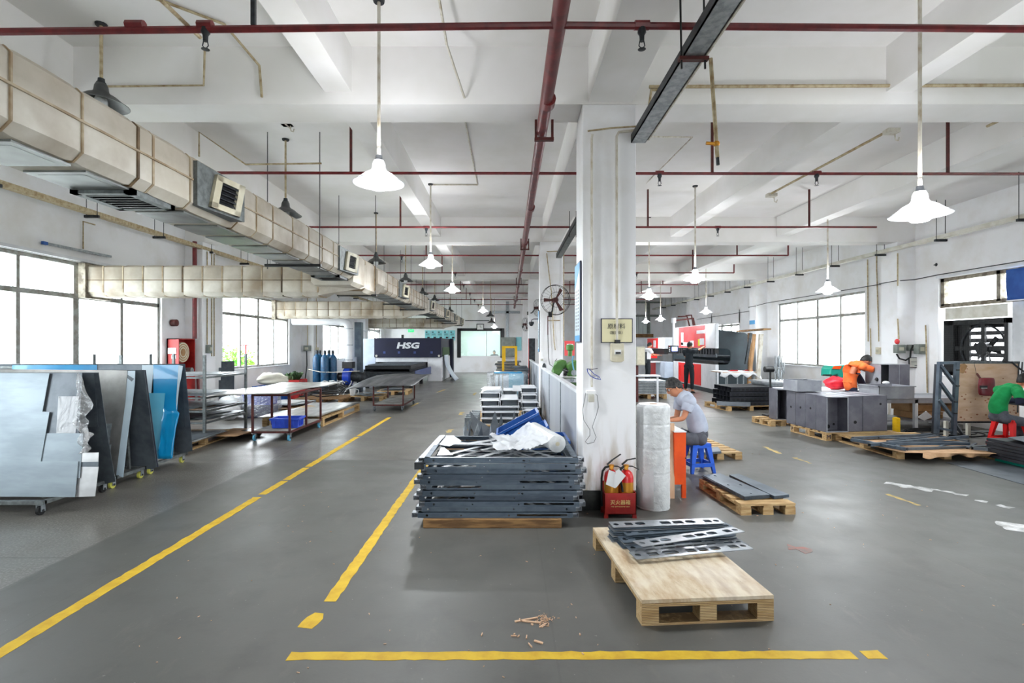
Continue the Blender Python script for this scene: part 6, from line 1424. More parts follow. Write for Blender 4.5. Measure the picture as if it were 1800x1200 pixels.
for i in range(240):
    if i < 90: p = G(random.gauss(957,7), random.gauss(1089,5), 0)
    else: p = V(random.uniform(-2.5,5), random.uniform(2.4,8), 0)
    s = random.uniform(.003,.009); a = random.uniform(0,3); m.bar(p+V(-s*math.cos(a),-s*math.sin(a),.002), p+V(s*math.cos(a),s*math.sin(a),.002), s*.5, .003)
stuff(tag(m.o('wood_crumbs', MT['wood_raw']), 'tiny wood crumbs scattered over the foreground floor', 'debris'))
# ---- green punch press behind the partition
t = thing('punch_press', 'green punch press standing behind the metal partition', 'machine', (1.35,9.0,0))
def bx2(n, mt, *a, bev=0, lbl=None): return bx(n, mt, *a, bev=bev, lbl=lbl, par=t)
m = M(); m.slab([W(972,655,8.9),W(979,636,8.9),W(990,632,8.9),W(996,634,8.9),W(996,645,8.9),(W(990,650,8.9)),W(983,661,8.9)], .4, (0,-1,0)); m.o('arm_body', MT['green_machine'], t, bev=.02)
m = M(); m.slab([W(997,642,8.7),W(1012,634,8.7),W(1020,634,8.7),W(1020,662,8.7),W(997,661,8.7)], .5, (0,-1,0)); m.o('head', MT['green_machine'], t, bev=.02)
m = M(); m.tube([W(981,648,8.7), W(981,648,8.86)], .085, 16); m.o('round_boss', MT['green_machine'], t, smooth=True)
bx2('table', 'white_paint', .95,1.6,8.6,9.4,.98,1.03); bx2('base', 'green_machine', 1.0,1.5,8.75,9.3,0,.98)
m = M(); m.lathe([(.001,0),(.04,0),(.04,.1),(.07,.12),(.075,.2),(.001,.22)], 14, Matrix.Translation(W(1002,626,9.3))); m.o('cap', MT['green_machine'], t, smooth=True)
m = M(); m.tube(P([(1008,625),(1006,632),(1007,642),(1009,652)], 8.5), .012, 6); m.o('air_hose', MT['wheel_blue'], t, smooth=True)
m = M(); m.tube([W(1009,655,8.6),W(1009,655,8.45)], .05, 12); m.tube([W(1006,668,8.6),W(1006,668,8.45)], .03, 10); m.o('flywheel', MT['galv'], t, smooth=True)
m = M(); m.tube([W(994,648,8.7),W(994,658,8.6)], .03, 8); m.tube([W(990,650,8.7),W(998,652,8.6)], .02, 8); m.o('linkage', MT['black_metal'], t, smooth=True)
t = thing('warning_sign', 'red panel with a yellow triangle warning sign behind the green press', 'sign', (1.3,10.4,1.3)); o1, o2 = W(992.5,599,10.5), W(1010,625,10.5)
m = M(); m.box(o1.x,o2.x,10.5,10.53,o2.z,o1.z); m.o('red_panel', MT['red_pale'], t); a, b = W(996.5,604,10.49), W(1007.5,614,10.49); m = M(); m.box(a.x,b.x,10.485,10.5,b.z,a.z); m.o('white_card', MT['paper'], t)
m = M(); m.slab([W(1002,605.5,10.47),W(997.5,613.5,10.47),W(1006.5,613.5,10.47)], .004); m.o('triangle', MT['warn_yellow'], t); m = M(); m.slab([W(1002.4,608,10.46),W(1001,611,10.46),W(1002,611,10.46),W(1001.6,613,10.46),W(1003.2,610.3,10.46),W(1002.2,610.3,10.46)], .004); m.o('symbol', MT['text_dark'], t)
bx('post', 'galv', 1.3,1.35,10.53,10.58,0,1.3)
# ================= RIGHT BAY =================
mm('box_grey', (112,112,120), (94,94,104), sc=3, rough=.5, metal=.3, det=5)
mm('box_light', (160,162,168), (142,144,152), sc=3, rough=.45, metal=.3, det=5)
mm('channel_black', (44,46,52), (34,36,42), sc=5, rough=.5, metal=.2)
mm('machine_black', (44,56,62), (38,48,54), sc=3, rough=.6)
mm('silver', (196,200,204), (168,172,178), sc=9, rough=.3, metal=.6)
BP = (5.31, 8.58); BRZ = R(4.5)
t = pallet('wooden pallet with stencilled letters under the grey steel boxes', 1.26, .95, .14, loc=(5.92,9.1,0), rz=BRZ)
for s, x, y, ax in (('P',-.63,.42,'-x'),('L',-.63,0,'-x'),('M',-.585,-.475,'-y')): 
    o = text('lettering', s, .1, MT['navy'], None, facing((x-.003 if ax == '-x' else x, y-.003 if ax == '-y' else y, .065), ax), .002); o.parent = t
BT = Matrix.Translation((5.92,9.1,0)) @ Matrix.Rotation(BRZ, 4, 'Z')
def gbox(label, x0, x1, y0, y1, z0, z1, openf, holes=(), mt='box_grey', T=None, lip=True, group=None):
    """folded steel box, local coordinates on the pallet"""
    T = BT if T is None else T; t = thing('steel_box', label, 'metal box', group=group); m = M(); box_open(m, x0, x1, y0, y1, z0, z1, .004, openf); m.o('shell', MT[mt], t)
    w = .018; m = M()
    if openf == '-y' and lip:
        for a in ((x0,x1,z0,z0+w),(x0,x1,z1-w,z1),(x0,x0+w,z0,z1),(x1-w,x1,z0,z1)): m.box(a[0],a[1],y0-.002,y0+.004,a[2],a[3])
    elif openf == '+z':
        for a in ((x0,x1,y0,y0+w),(x0,x1,y1-w,y1),(x0,x0+w,y0,y1),(x1-w,x1,y0,y1)): m.box(*a, z1-.004, z1+.002)
    elif openf == '-x':
        for a in ((y0,y1,z0,z0+w),(y0,y1,z1-w,z1),(y0,y0+w,z0,z1),(y1-w,y1,z0,z1)): m.box(x0-.002,x0+.004,a[0],a[1],a[2],a[3])
    if m.v: m.o('lip', MT['box_light'], t)
    for (face, a, z, r) in holes:
        m = M()
        if face == '-x': m.tube([(x0-.0015,a,z),(x0+.002,a,z)], r, 14)
        elif face == 'in': m.tube([(a,y1-.007,z),(a,y1-.003,z)], r, 14)
        else: m.tube([(a,y0-.0015,z),(a,y0+.002,z)], r, 14)
        m.o('hole', MT['black_rubber'], t)
    t.matrix_world = T; WM[t] = T; return t
X0 = -.62
for i, (lb, h) in enumerate((('grey steel box with its open front facing the camera, nearest on the lettered pallet', ((0.0,0.0,0.0),)), ('grey box with a round hole, second along the left side of the lettered pallet', 1), ('grey box with a round hole, third along the left side of the lettered pallet', 1), ('grey box with a round hole, fourth along the left side of the lettered pallet', 1))):
    y0 = -.47+i*.272; hs = [('-x', y0+.13, .52-.02*i, .022)] if i else [('in',-.5,.33,.05),('in',-.4,.2,.035),('in',-.3,.24,.02)]
    gbox(lb, X0, X0+.39, y0, y0+.262, .142, .742+.004*i, '-y', hs)
gbox('narrow open grey box standing on the fan pallet beside the grey boxes', 5.33,5.56,10.16,10.46,.122,.735,'-y', T=Matrix.Identity(4))
for i, (x0, x1, lb, hs) in enumerate(((-.2,.06,'narrow grey box with a low round hole right of the open one',[('-y',-.07,.3,.028)]),(.08,.29,'plain grey box in the middle of the front row on the lettered pallet',[]),(.305,.54,'grey box at the right end of the lettered pallet with a blue dot',[('-y',.42,.6,.02)]))):
    gbox(lb, x0, x1, -.42+.02*i, .35, .142, .74+.003*i, '+y', hs)
gbox('light grey box lying on top of the left boxes of the lettered pallet', -.68,-.22,.2,.62,.765,.965,'+z',[('-y',-.35,.88,.004)],'box_light')
for i in range(6): gbox(['left','middle','right'][i % 3]+' grey steel box in the rear row of the lettered pallet', -.2+.25*(i % 3),.03+.25*(i % 3),.37+.02*i,.44+.02*i,.142,.73,'+y',(), group='rear grey boxes on the lettered pallet') if i < 3 else None
# fan on a stand with its pallet
pallet('wooden pallet under the stand fan left of the grey boxes', .55, .62, .12, loc=(5.42,10.45,0), rz=R(8))
t = thing('stand_fan', 'black stand fan seen edge on behind the grey boxes', 'fan', (5.55,10.75,.12)); fx, fy = W(1354,650,10.75).x, 10.75
m = M(); m.tube([(fx,fy,.12),(fx,fy,1.05)], .02, 10); m.o('pole', MT['black_metal'], t, smooth=True); m = M(); m.cb((fx,fy,.135), (.24,.24,.03)); m.o('base', MT['black_metal'], t)
m = M(); m.tube([(fx-.12,fy,1.1),(fx+.06,fy,1.1)], .06, 14); m.o('motor', MT['black_metal'], t, smooth=True)
c = V(fx+.18, fy, 1.13); Rm = Matrix.Translation(c) @ Matrix.Rotation(R(65), 4, 'Z') @ Matrix.Rotation(R(90), 4, 'X'); m = M()
for rr, zz in ((.27,0),(.26,.06),(.26,-.06),(.13,.1)): m.tube([Rm @ V(rr*math.cos(a*math.pi/16), rr*math.sin(a*math.pi/16), zz) for a in range(33)], .006, 5, cap=False)
for a in range(20):
    q = a*math.pi/10
    for s in (-1, 1): m.tube([Rm @ V(.03*math.cos(q), .03*math.sin(q), s*.09), Rm @ V(.27*math.cos(q), .27*math.sin(q), 0)], .002, 4)
m.o('guard', MT['galv'], t)
for a in range(3):
    q = R(120*a); m = M(); m.add([Rm @ V(.03*math.cos(q+.6), .03*math.sin(q+.6), .02), Rm @ V(.23*math.cos(q+.3), .23*math.sin(q+.3), .02), Rm @ V(.23*math.cos(q-.3), .23*math.sin(q-.3), -.02), Rm @ V(.03*math.cos(q-.6), .03*math.sin(q-.6), -.02)], [(0,1,2,3)]); m.o('blade', MT['galv'], t, solid=.003)
# black channel stack, silver bundle, silver stack at left
pallet('wooden pallet under the black channel stack', 1.25, 1.1, .12, loc=(5.9,13.1,0), rz=R(8))
def channel(label, c, L_, w, h, rz, z, group=None, teeth=0, mt='channel_black'):
    t = thing('steel_channel', label, 'metal channel', (c[0],c[1],z), rz, group); Tm = WM[t]; m = M()
    for a in ((-L_/2,L_/2,-w/2,-w/2+.004,0,h),(-L_/2,L_/2,w/2-.004,w/2,0,h),(-L_/2,L_/2,-w/2,w/2,h-.004,h)): m.box(*a, T=Tm)
    m.o('web', MT[mt], t)
    if teeth:
        m = M()
        for i in range(teeth): m.box(-L_/2+.06+i*(L_-.1)/teeth, -L_/2+.06+i*(L_-.1)/teeth+.07, -w/2-.004, -w/2-.0005, h*.12, h*.6, T=Tm)
        stuff(m.o('slots', MT['black_rubber'], t))
    return t
for r_ in range(4):
    for c_ in range(5):
        fr = c_ == 0
        channel('black slotted channel at the front of the stack, '+['lowest','second','third','topmost'][r_]+' layer' if fr else 'black channel in the '+ORD[c_]+' row and '+ORD[r_]+' layer of the black stack', (5.95+.02*(r_ % 2), 12.65+.2*c_), 1.18-.03*r_, .17, .105, R(8), .122+.118*r_, None if fr else 'black channels behind the front row', 9 if fr else 0)
channel('long pale edged channel lying at the left of the black stack', (5.5,12.5), .75, .12, .1, R(-20), .13, mt='steel_grey')
pallet('pallet under the crumpled silver sheets behind the stand fan', 1.2, 1.3, .12, material='wood_dark', loc=(7.1,13.4,0))
sheet_stack('silver sheet in the rough stack behind the stand fan', 6.55,7.6,12.8,13.9,.122,11,.052,('silver','galv'),'silver sheets behind the stand fan',31,jit=.05)
pallet('pallet under the silver sheets right of the near column', 1.05, 1.0, .14, loc=(4.25,15.9,0))
sheet_stack('silver sheet in the neat stack right of the near column', 3.85,4.78,15.4,16.4,.142,10,.04,('silver','galv'),'silver sheets right of the near column',32,jit=.03)
for i, (x0, x1) in enumerate(((6.95,7.5),(7.55,8.05))): sheet_stack('flat white panel in the low pile behind the grey boxes', x0,x1,11.6,12.4,.02,5,.12,('white_paint','box_white'),'white panels behind the grey boxes',40+i,jit=.04)
# table with cloth
t = thing('cloth_table', 'low table with a white cloth before the black machine side', 'table', (7.0,15.8,0))
for x in (6.55,6.9,7.4):
    for y in (15.4,16.1): m = M(); m.tube([(x,y,0),(x,y,.78)], .02, 8); m.o('leg', MT['galv'], t)
m = M(); m.box(6.42,7.5,15.3,16.2,.78,.8); m.o('table_top', MT['wood_raw'], t)
m = M(); m.grid(lambda u, v: V(6.36+u*1.2, 15.24+v*1.0, .812+.01*noise.noise(V(u*9,v*9,0))-(.12+.05*math.sin(u*22))*max(0, 1-v*14)-(.12)*max(0, u-.93)/.07), 40, 20); m.v[0].x -= .06; tag(m.o('tablecloth', MT['cloth_white'], smooth='all', solid=.004), 'white cloth draped over the low table', 'cloth')
for i, (x, y) in enumerate(((6.85,15.6),(7.35,15.7))): t2 = thing('red_tray', 'red tray on the white cloth, '+('left' if i == 0 else 'right'), 'tray', (x,y,.82)); m = M(); m.box(x-.12,x+.12,y-.08,y+.08,.822,.835); m.box(x-.12,x+.12,y-.085,y-.08,.835,.86); m.o('tray_body', MT['red'], t2)
# ---- large press brake, front towards the aisle
t = thing('press_brake', 'large red and white press brake with a black side plate', 'machine', (7.3,19,0)); FX = 6.84
def pb(n, mt, *a, bev=0, lbl=None): return bx(n, mt, *a, bev=bev, lbl=lbl, par=t)
pb('upper_beam', 'white_paint', FX,FX+.12,16.9,21.2,1.5,2.33, bev=.02)
rp_ = pb('red_panel', 'red_pale', FX-.02,FX,17.75,20.45,1.52,2.31, lbl='red upper front panel')
for (y0, y1, z0, z1) in ((19.9,20.15,1.62,2.1),(19.2,20.15,1.58,1.72),(17.8,18.2,1.62,1.85),(17.75,18.5,2.02,2.14),(18.8,19.15,1.55,1.78)):
    bx('white_decal', 'white_paint', FX-.03,FX-.02,y0,y1,z0,z1, par=rp_)
bx('yellow_label', 'warn_yellow', FX-.03,FX-.02,18.2,18.35,1.58,1.82, par=rp_)
pb('lower_table', 'white_paint', FX,FX+.12,16.9,21.2,.12,.97, bev=.02)
pb('red_panel', 'red_machine', FX-.02,FX,18.15,20.5,.18,.93, lbl='red lower front panel')
pb('base_skirt', 'machine_black', FX-.03,FX+1.1,16.85,21.25,0,.14)
pb('tool_holder', 'black_metal', FX+.02,FX+.16,17.0,21.0,1.32,1.5); 
for i in range(16): pb('tool_clamp', 'dark_steel', FX-.02,FX+.04,17.05+i*.25,17.05+i*.25+.14,1.30,1.48)
pb('punch_row', 'steel_grey', FX+.06,FX+.1,17.0,21.0,1.2,1.33); pb('die_rail', 'black_metal', FX+.0,FX+.14,17.0,21.0,.97,1.06)
for q, y in ((0,16.95),(1,21.0)):
    m = M(); R_ = .12
    pts = [(FX+.12,0),(8.05,0),(8.05,1.15),(7.93,1.95),(7.82,2.02),(FX+.12,2.12),(FX+.12,1.5),(FX+.42,1.49),(FX+.5,1.42),(FX+.52,1.3),(FX+.52,1.12),(FX+.48,1.0),(FX+.38,.97),(FX+.12,.97)]
    crv('side_plate', [pts], .06, MT['machine_black'], t, facing((0,y,0)))
pb('back_gauge', 'steel_grey', FX+.45,8.0,17.3,20.8,1.0,1.08); pb('back_gauge', 'steel_grey', FX+.5,7.9,17.3,20.8,1.2,1.25); pb('rear_cover', 'machine_black', 7.9,8.05,17.05,20.9,.1,1.9)
pb('pedal_post', 'red_machine', FX-.35,FX-.31,19.4,19.44,.05,.85); pb('pedal_box', 'red_machine', FX-.42,FX-.2,19.3,19.6,.0,.14)
t2 = thing('control_console', 'grey control panel with a lit screen on an arm before the press brake', 'control panel', (6.2,18.6,1.5)); a, b = W(1176,607,18.6), W(1193,621,18.6); m = M(); m.box(a.x,b.x,18.6,18.72,b.z,a.z); hs_ = m.o('housing', MT['dark_steel'], t2, bev=.01)
a, b = W(1181,609.5,18.59), W(1191,617,18.59); m = M(); m.box(a.x,b.x,18.585,18.6,b.z,a.z); m.o('screen', MT['screen'], hs_); c = W(1177.5,613,18.59); 
for k in range(4): m = M(); m.tube([(c.x-.01,18.59,c.z+.1-.06*k),(c.x-.01,18.6,c.z+.1-.06*k)], .018, 8); m.o('button', MT['red' if k == 0 else 'paper'], hs_)
p = W(1184,607,18.65); m = M(); m.tube([(p.x,18.65,p.z),(p.x,18.65,2.5)], .045, 10); m.o('arm_post', MT['white_paint'], t2, smooth=True); m = M(); m.tube([(p.x,18.65,2.42),(p.x,18.65,2.6)], .09, 12); m.o('arm_joint', MT['white_paint'], t2, smooth=True)
m = M(); m.tube([(p.x,18.65,2.5),(FX-.0,18.9,2.6),(FX+.1,19,2.3)], .03, 8); m.o('arm', MT['rust_red'], t2, smooth=True)
t2 = thing('hose_bracket', 'brown pipe bracket rising over the large press brake', 'bracket', (6.8,20,2.3)); m = M(); m.tube([(6.95,19.6,2.33),(6.85,19.6,2.72),(6.5,19.6,2.7)], .03, 6); m.tube([(7.1,19.6,2.33),(7.02,19.6,2.76),(6.8,19.6,2.74)], .03, 6); m.o('pipe', MT['rust_red'], t2)
# smaller press brake behind
t = thing('press_brake', 'smaller red and white press brake farther back at left', 'machine', (7.5,25,0)); FX2 = 7.15
pb('upper_beam', 'white_paint', FX2,FX2+.4,23.4,26.6,1.45,1.97, bev=.02); pb('red_panel', 'red_machine', FX2-.02,FX2,24.4,26.2,1.47,1.95)
pb('white_decal', 'white_paint', FX2-.03,FX2-.02,24.7,25.1,1.5,1.85); pb('lower_table', 'pale_blue_paint', FX2,FX2+.4,23.4,26.6,.1,.85, bev=.02); pb('red_panel', 'red_machine', FX2-.02,FX2,24.8,26.3,.12,.8); pb('tool_holder', 'black_metal', FX2+.02,FX2+.2,23.5,26.5,1.2,1.45)
pb('side_plate', 'machine_black', FX2+.4,8.7,23.4,23.5,0,1.5); pb('base_skirt', 'machine_black', FX2-.02,8.7,23.35,26.65,0,.12); pb('worktable', 'white_paint', FX2-.6,FX2,24.0,25.5,.8,.86)
pb('red_hood', 'red_machine', FX2-.5,FX2-.1,24.2,25.6,1.0,1.2)
t = thing('grey_cabinet', 'pale beige electrical cabinet right of the near column', 'cabinet', (3.7,14.5,0)); pb('body','box_beige',3.62,3.86,14.4,14.7,1.04,1.57,bev=.01); pb('door','ivory',3.64,3.84,14.39,14.4,1.07,1.54); pb('side_box','dark_steel',3.86,3.92,14.45,14.65,1.1,1.42); pb('post','rust_red',3.63,3.69,14.5,14.56,0,1.04); pb('shelf','white_paint',3.62,4.3,14.4,14.9,.72,.76); pb('leg','white_paint',4.2,4.25,14.45,14.5,0,.72)
t = thing('white_wall_unit', 'white partition cubicle at the far end of the right bay', 'partition', (5.6,28,0)); pb('panel','white_paint',5.0,8.0,28.6,28.7,0,2.0); pb('side_panel','white_paint',5.0,5.1,27.6,28.6,0,2.0); pb('door','pale_film',5.6,6.3,28.55,28.6,0,1.95)
t = thing('wall_beam', 'rusty horizontal beam on the far right wall', 'beam', (6.5,30.2,2.1)); pb('rail','wood_dark',4.9,8.6,YB-.12,YB-.01,2.08,2.28)
t = thing('wall_louvre', 'ribbed pale sheet wall panel above the rusty beam', 'panel', (6.5,30.3,2.3))
for i in range(14): m = M(); m.box(5.0+i*.25,5.22+i*.25,YB-.06,YB-.01,2.3,3.3); m.o('rib', MT['office_wall'], t)
t = thing('far_window_frame', 'greenish grey service frame on the far right wall', 'frame', (6,30.3,3.4)); pb('rail','green_grey',4.2,9.1,YB-.08,YB-.01,3.3,3.42); pb('rail','green_grey',4.2,9.1,YB-.08,YB-.01,4.1,4.2); pb('post','green_grey',6.45,6.55,YB-.08,YB-.01,2.3,4.1); pb('post','green_grey',8.25,8.4,YB-.1,YB-.01,2.3,4.1)
# timber and pipes leaning at the right wall
t = thing('steel_gallows', 'brown steel frame with a top beam by the right wall', 'frame', (8.2,15,0)); a, b = W(1299,582,17.0), W(1337,582,15.4)
m = M(); m.bar((7.65,16.9,2.07),(7.75,15.3,2.09),.24,.05); m.o('top_beam', MT['wood_dark'], t); m = M(); m.bar(W(1311,640,16.3),W(1320,585,16.3),.07); m.o('strut', MT['dark_steel'], t); m = M(); m.bar(W(1316,676,15.6),W(1326,587,15.6),.08); m.o('strut', MT['cardboard'], t); m = M(); m.bar(W(1331,676,15.3),W(1338,587,15.3),.1); m.o('post', MT['conduit_white'], t); m = M(); m.bar((7.78,16.5,0),(7.78,16.5,2.0),.08); m.o('post', MT['wood_dark'], t)
t = thing('blue_wall_sign', 'white poster with blue bands on the right pilaster', 'poster', (8.79,18.4,1.6)); m = M(); m.box(8.775,8.795,18.2,18.6,1.62,2.5); m.o('sheet', MT['white_paint'], t); m = M(); m.box(8.77,8.775,18.2,18.6,2.36,2.5); m.box(8.77,8.775,18.2,18.6,1.62,1.7); m.o('blue_band', MT['sign_blue'], t)
# ---- workbench, boxes, drill press, bags
t = thing('workbench', 'pale steel workbench near the right wall with boxes on it', 'table', (8.0,10.2,0))
pb('table_top', 'box_light', 7.05,8.85,9.75,10.7,.57,.6); pb('apron', 'box_light', 7.05,8.85,9.75,9.78,.5,.57); pb('lower_shelf', 'box_light', 7.1,8.8,9.9,10.6,.13,.16)
for x in (7.1,7.78,8.75):
    for y in (9.78,10.6): pb('leg', 'white_paint', x-.03,x+.03,y-.03,y+.03,0,.57)
t = thing('steel_tray', 'long open light grey steel tray on the workbench', 'metal box', (7.25,9.75,.6)); m = M(); box_open(m, 6.85,7.5,9.45,10.0,.605,.84,.006,'+z'); m.o('shell', MT['box_light'], t); m = M(); 
for a in ((6.83,7.52,9.43,9.46),(6.83,7.52,9.99,10.02),(6.83,6.86,9.43,10.02),(7.49,7.52,9.43,10.02)): m.box(*a,.835,.85)
m.o('lip', MT['box_light'], t)
t = thing('bench_block', 'small grey support table under the left end of the steel tray', 'table', (6.9,9.8,0)); pb('table_top','box_light',6.75,7.04,9.4,10.3,.56,.6); pb('leg','box_light',6.78,6.84,9.45,9.5,0,.56); pb('leg','box_light',6.78,6.84,10.2,10.25,0,.56)
t = thing('steel_box', 'tall box with two dark panels at the rear of the workbench', 'metal box', (7.7,10.4,.6)); m = M(); box_open(m, 7.5,8.08,10.3,10.75,.602,1.22,.006,'-y'); m.o('shell', MT['box_light'], t); m = M(); m.box(7.66,8.07,10.29,10.3,.61,1.215); m.o('dark_panel', MT['box_grey'], t); m = M(); m.box(7.86,7.868,10.286,10.29,.61,1.215); m.o('seam', MT['box_light'], t)
m = M(); m.sph((7.38,10.0,.872), .05, 10, (1.3,1,.7)); tag(m.o('white_lump', MT['plastic_white'], smooth=True), 'round white knob resting on the rear edge of the steel tray', 'knob')
for i, (x0, x1, z0, z1, mt, lb) in enumerate(((7.9,8.5,.17,.3,'cardboard','flattened brown carton low under the workbench'),(7.85,8.3,.31,.48,'cardboard','brown carton upper left under the workbench'),(8.35,8.7,.31,.47,'cardboard','brown carton upper right under the workbench'))):
    t = thing('carton', lb, 'carton', ((x0+x1)/2,10.2,z0)); m = M(); m.box(x0,x1,10.0,10.5,z0,z1); m.o('body', MT[mt], t, bev=.01); m = M(); m.slab([(x0,9.99,z1),(x0+.1,9.9,z1-.03),(x1-.1,9.9,z1-.04),(x1,9.99,z1)], .004); m.o('flap', MT['kraft'], t)
m = M(); m.slab([W(1612,733,9.7),W(1627,722,9.7),(W(1638,732,9.7)),W(1623,739,9.7)], .02); tag(m.o('clear_case', MT['film_cloudy']), 'tilted clear plastic case hanging before the cartons', 'case')
m = M()
for i in range(5): m.box(6.98,7.05,9.2,9.3,.02+i*.055,.07+i*.055)
t = thing('yellow_holder', 'small yellow stacked holder on the floor beside the grey boxes', 'holder', (7.0,9.25,0)); m.o('tiers', MT['yellow'], t); m = M(); m.box(6.985,7.045,9.21,9.29,0,.3); m.o('core', MT['yellow'], t)
t = thing('rear_table', 'pale table behind the orange shirted worker', 'table', (6.6,11.3,0)); pb('table_top','white_paint',6.1,7.6,10.95,11.8,.6,.64)
for x in (6.15,7.5):
    for y in (11.0,11.7): pb('leg','galv',x-.03,x+.03,y-.03,y+.03,0,.6)
t = thing('drill_machine', 'teal bench machine with an orange label behind the worker', 'machine', (7.25,11.6,.64))
m = M(); m.slab([W(1459,662,11.4),W(1460,648,11.4),W(1464,643,11.4),W(1490,641,11.4),W(1500,650,11.4),W(1500,665,11.4),W(1476,665,11.4),W(1472,658,11.4)], .35, (0,-1,0)); m.o('body', MT['teal_machine'], t, bev=.02)
m = M(); m.slab([W(1463,648,11.38),W(1466,643.5,11.38),W(1480,643,11.38),W(1477,648.5,11.38)], .01, (0,-1,0)); m.o('label_plate', MT['orange'], t); m = M(); m.tube([W(1468,664,11.5), W(1468,664,11.35)], .07, 12); m.o('chuck', MT['black_metal'], t, smooth=True)
pb('column', 'dark_steel', 7.3,7.4,11.5,11.6,.64,.9); pb('crank', 'black_metal', W(1447,660,11.3).x,W(1462,660,11.3).x,11.3,11.33,.93,.96)
bag('red plastic bag tied at the top behind the worker', (7.15,11.15,.64), (.26,.2,.15), 'red_bag', seed=23)
m = M(); P_ = W(1468,664,11.1); m.tube([P_, P_+V(.03,0,.08), P_+V(-.04,0,.12)], .03, 6); tag(m.o('bag_knot', MT['red_bag'], smooth=True), 'tied knot of the red plastic bag', 'bag') if 0 else None
t = thing('black_coils', 'coils of black cable on the floor under the workbench', 'cable', (7.6,9.1,0)); m = M()
for k in range(5): r_ = .25+.05*k; m.tube([(7.75+.06*k+r_*1.6*math.cos(a/4), 9.3+r_*math.sin(a/4), .012+.012*(k % 3)) for a in range(27)], .011, 5); 
m.o('coil', MT['black_rubber'], t, smooth=True)
# ---- electrical boxes and notice on the right wall
ebox('switch_box','left grey switch box with a red tap above on the right pilaster', *(W(1581,613,11.5)), .2,.12,.19,'green_grey')
ebox('switch_box','middle grey switch box on the right wall', *(W(1600.5,611,11.5)), .1,.12,.14,'green_grey')
ebox('switch_box','right round cornered grey box on the right wall', *(V(9.11,11.33,1.52)), .17,.14,.22,'green_grey')
m = M(); m.tube(P([(1576,622),(1581,630),(1592,633),(1600,628),(1601,615),(1605,607),(1612,608)], 11.42), .018, 8); tag(m.o('flex_hose', MT['black_rubber'], smooth=True), 'thick black flexible conduit between the grey boxes', 'hose')
ebox('junction_box','ivory double socket on the right pilaster', *(V(9.16,12.66,1.47)), .06,.14,.17,'ivory','-x')
t = thing('red_tap', 'small red handled tap above the left switch box', 'tap', tuple(W(1577,599,11.48))); c = W(1577,600,11.48); m = M(); m.sph(c, .05, 8, (1,1,1.2)); m.o('tap_body', MT['red_pale'], t, smooth=True); m = M(); m.tube([c, c+V(.02,0,-.06)], .02, 8); m.o('nozzle', MT['rust_red'], t)
t = thing('notice_plate', 'small framed notice plate on the right wall under the grey boxes', 'sign', (9.17,11.2,1.2)); Y_ = 11.52; a, b = W(1598,628,Y_), W(1615,646,Y_); m = M(); m.box(a.x,b.x,Y_,Y_+.02,b.z,a.z); m.o('sign_border', MT['dark_steel'], t); m = M(); m.box(a.x+.015,b.x-.015,Y_-.004,Y_,b.z+.015,a.z-.015); m.o('sign_face', MT['pale_text'], t); m = M(); m.box(a.x+.04,b.x-.05,Y_-.006,Y_-.004,(a.z+b.z)/2+.01,(a.z+b.z)/2+.02); m.box(a.x+.12,b.x-.03,Y_-.006,Y_-.004,b.z+.04,b.z+.06); m.o('print', MT['grey_text'], t)
for i, (pts, Y, mt, lb) in enumerate(((((1541,440),(1541,470),(1545,600)), 12.7, 'conduit_old', 'conduit down the right pilaster to the ivory socket'), (((1525,456),(1526,600)), 13.05, 'conduit_old', 'conduit at the right end of the right hand window'), (((1578,445),(1578,502)), 11.55, 'conduit_old', 'short conduit high on the right pilaster'), (((1578,560),(1580,596)), 11.55, 'conduit_old', 'conduit above the red tap'), (((1627,571),(1628,600),(1630,690)), 11.2, 'conduit_old', 'rusty pipe beside the exhaust fan opening'), (((1530,577),(1531,640)), 12.93, 'conduit_old', 'double rusty pipe low beside the right window'))):
    conduit(P(pts, Y), lb, r=.014, material=mt)
m = M(); m.tube([(9.13,4,3.1),(9.13,9,3.1),(9.13,10.9,3.1),(9.13,11.5,3.08),(8.77,11.6,3.06),(8.77,12.1,3.06),(9.13,12.3,3.1),(9.13,18,3.1),(8.78,18.2,3.0),(8.78,18.7,3.0),(9.13,19,2.9),(9.13,26,2.85)], .01, 5); tag(m.o('cable', MT['dark_steel'], smooth=True), 'long thin cable along the right wall above the windows', 'cable')
t = thing('wall_bracket', 'rusty round bracket high on the right wall', 'bracket', tuple(W(1647,465,11.0))); c = W(1647,465,11.0); m = M(); m.sph(c, .04, 8); m.tube([c, c+V(-.08,-.02,-.01)], .012, 6); m.tube([c, (9.2,11.0,c.z)], .012, 6); m.o('body', MT['dark_steel'], t, smooth=True)
# ---- exhaust fan in the closed window
t = thing('exhaust_fan', 'dark square exhaust fan with open louvres in the right window', 'fan', (9.2,10.1,.97))
XF = 9.24; m = M(); 
for a in ((9.46,9.54,.98,2.12),(10.62,10.86,.98,2.12),(9.46,10.86,.98,1.06),(9.46,10.86,2.02,2.12)): m.box(XF,XF+.2,*a)
m.o('fan_housing', MT['black_metal'], t)
m = M(); m.box(XF+.1,XF+.14,10.36,10.66,1.06,2.02); m.o('blanking_plate', MT['black_metal'], t)
for i in range(7): z = 1.08+i*.145; m = M(); m.slab([(XF+.16,9.54,z),(XF+.16,10.62,z),(XF+.2,10.62,z+.075),(XF+.2,9.54,z+.075)], .012); m.o('louvre', MT['black_metal'], t)
m = M(); m.box(XF+.02,XF+.06,9.95,10.03,1.06,2.02); m.box(XF+.02,XF+.06,9.54,10.62,1.5,1.58); m.o('motor_bracket', MT['black_metal'], t)
m = M(); m.tube([(XF+.0,10.0,1.54),(XF+.1,10.0,1.54)], .13, 16); m.o('motor', MT['black_metal'], t, smooth=True)
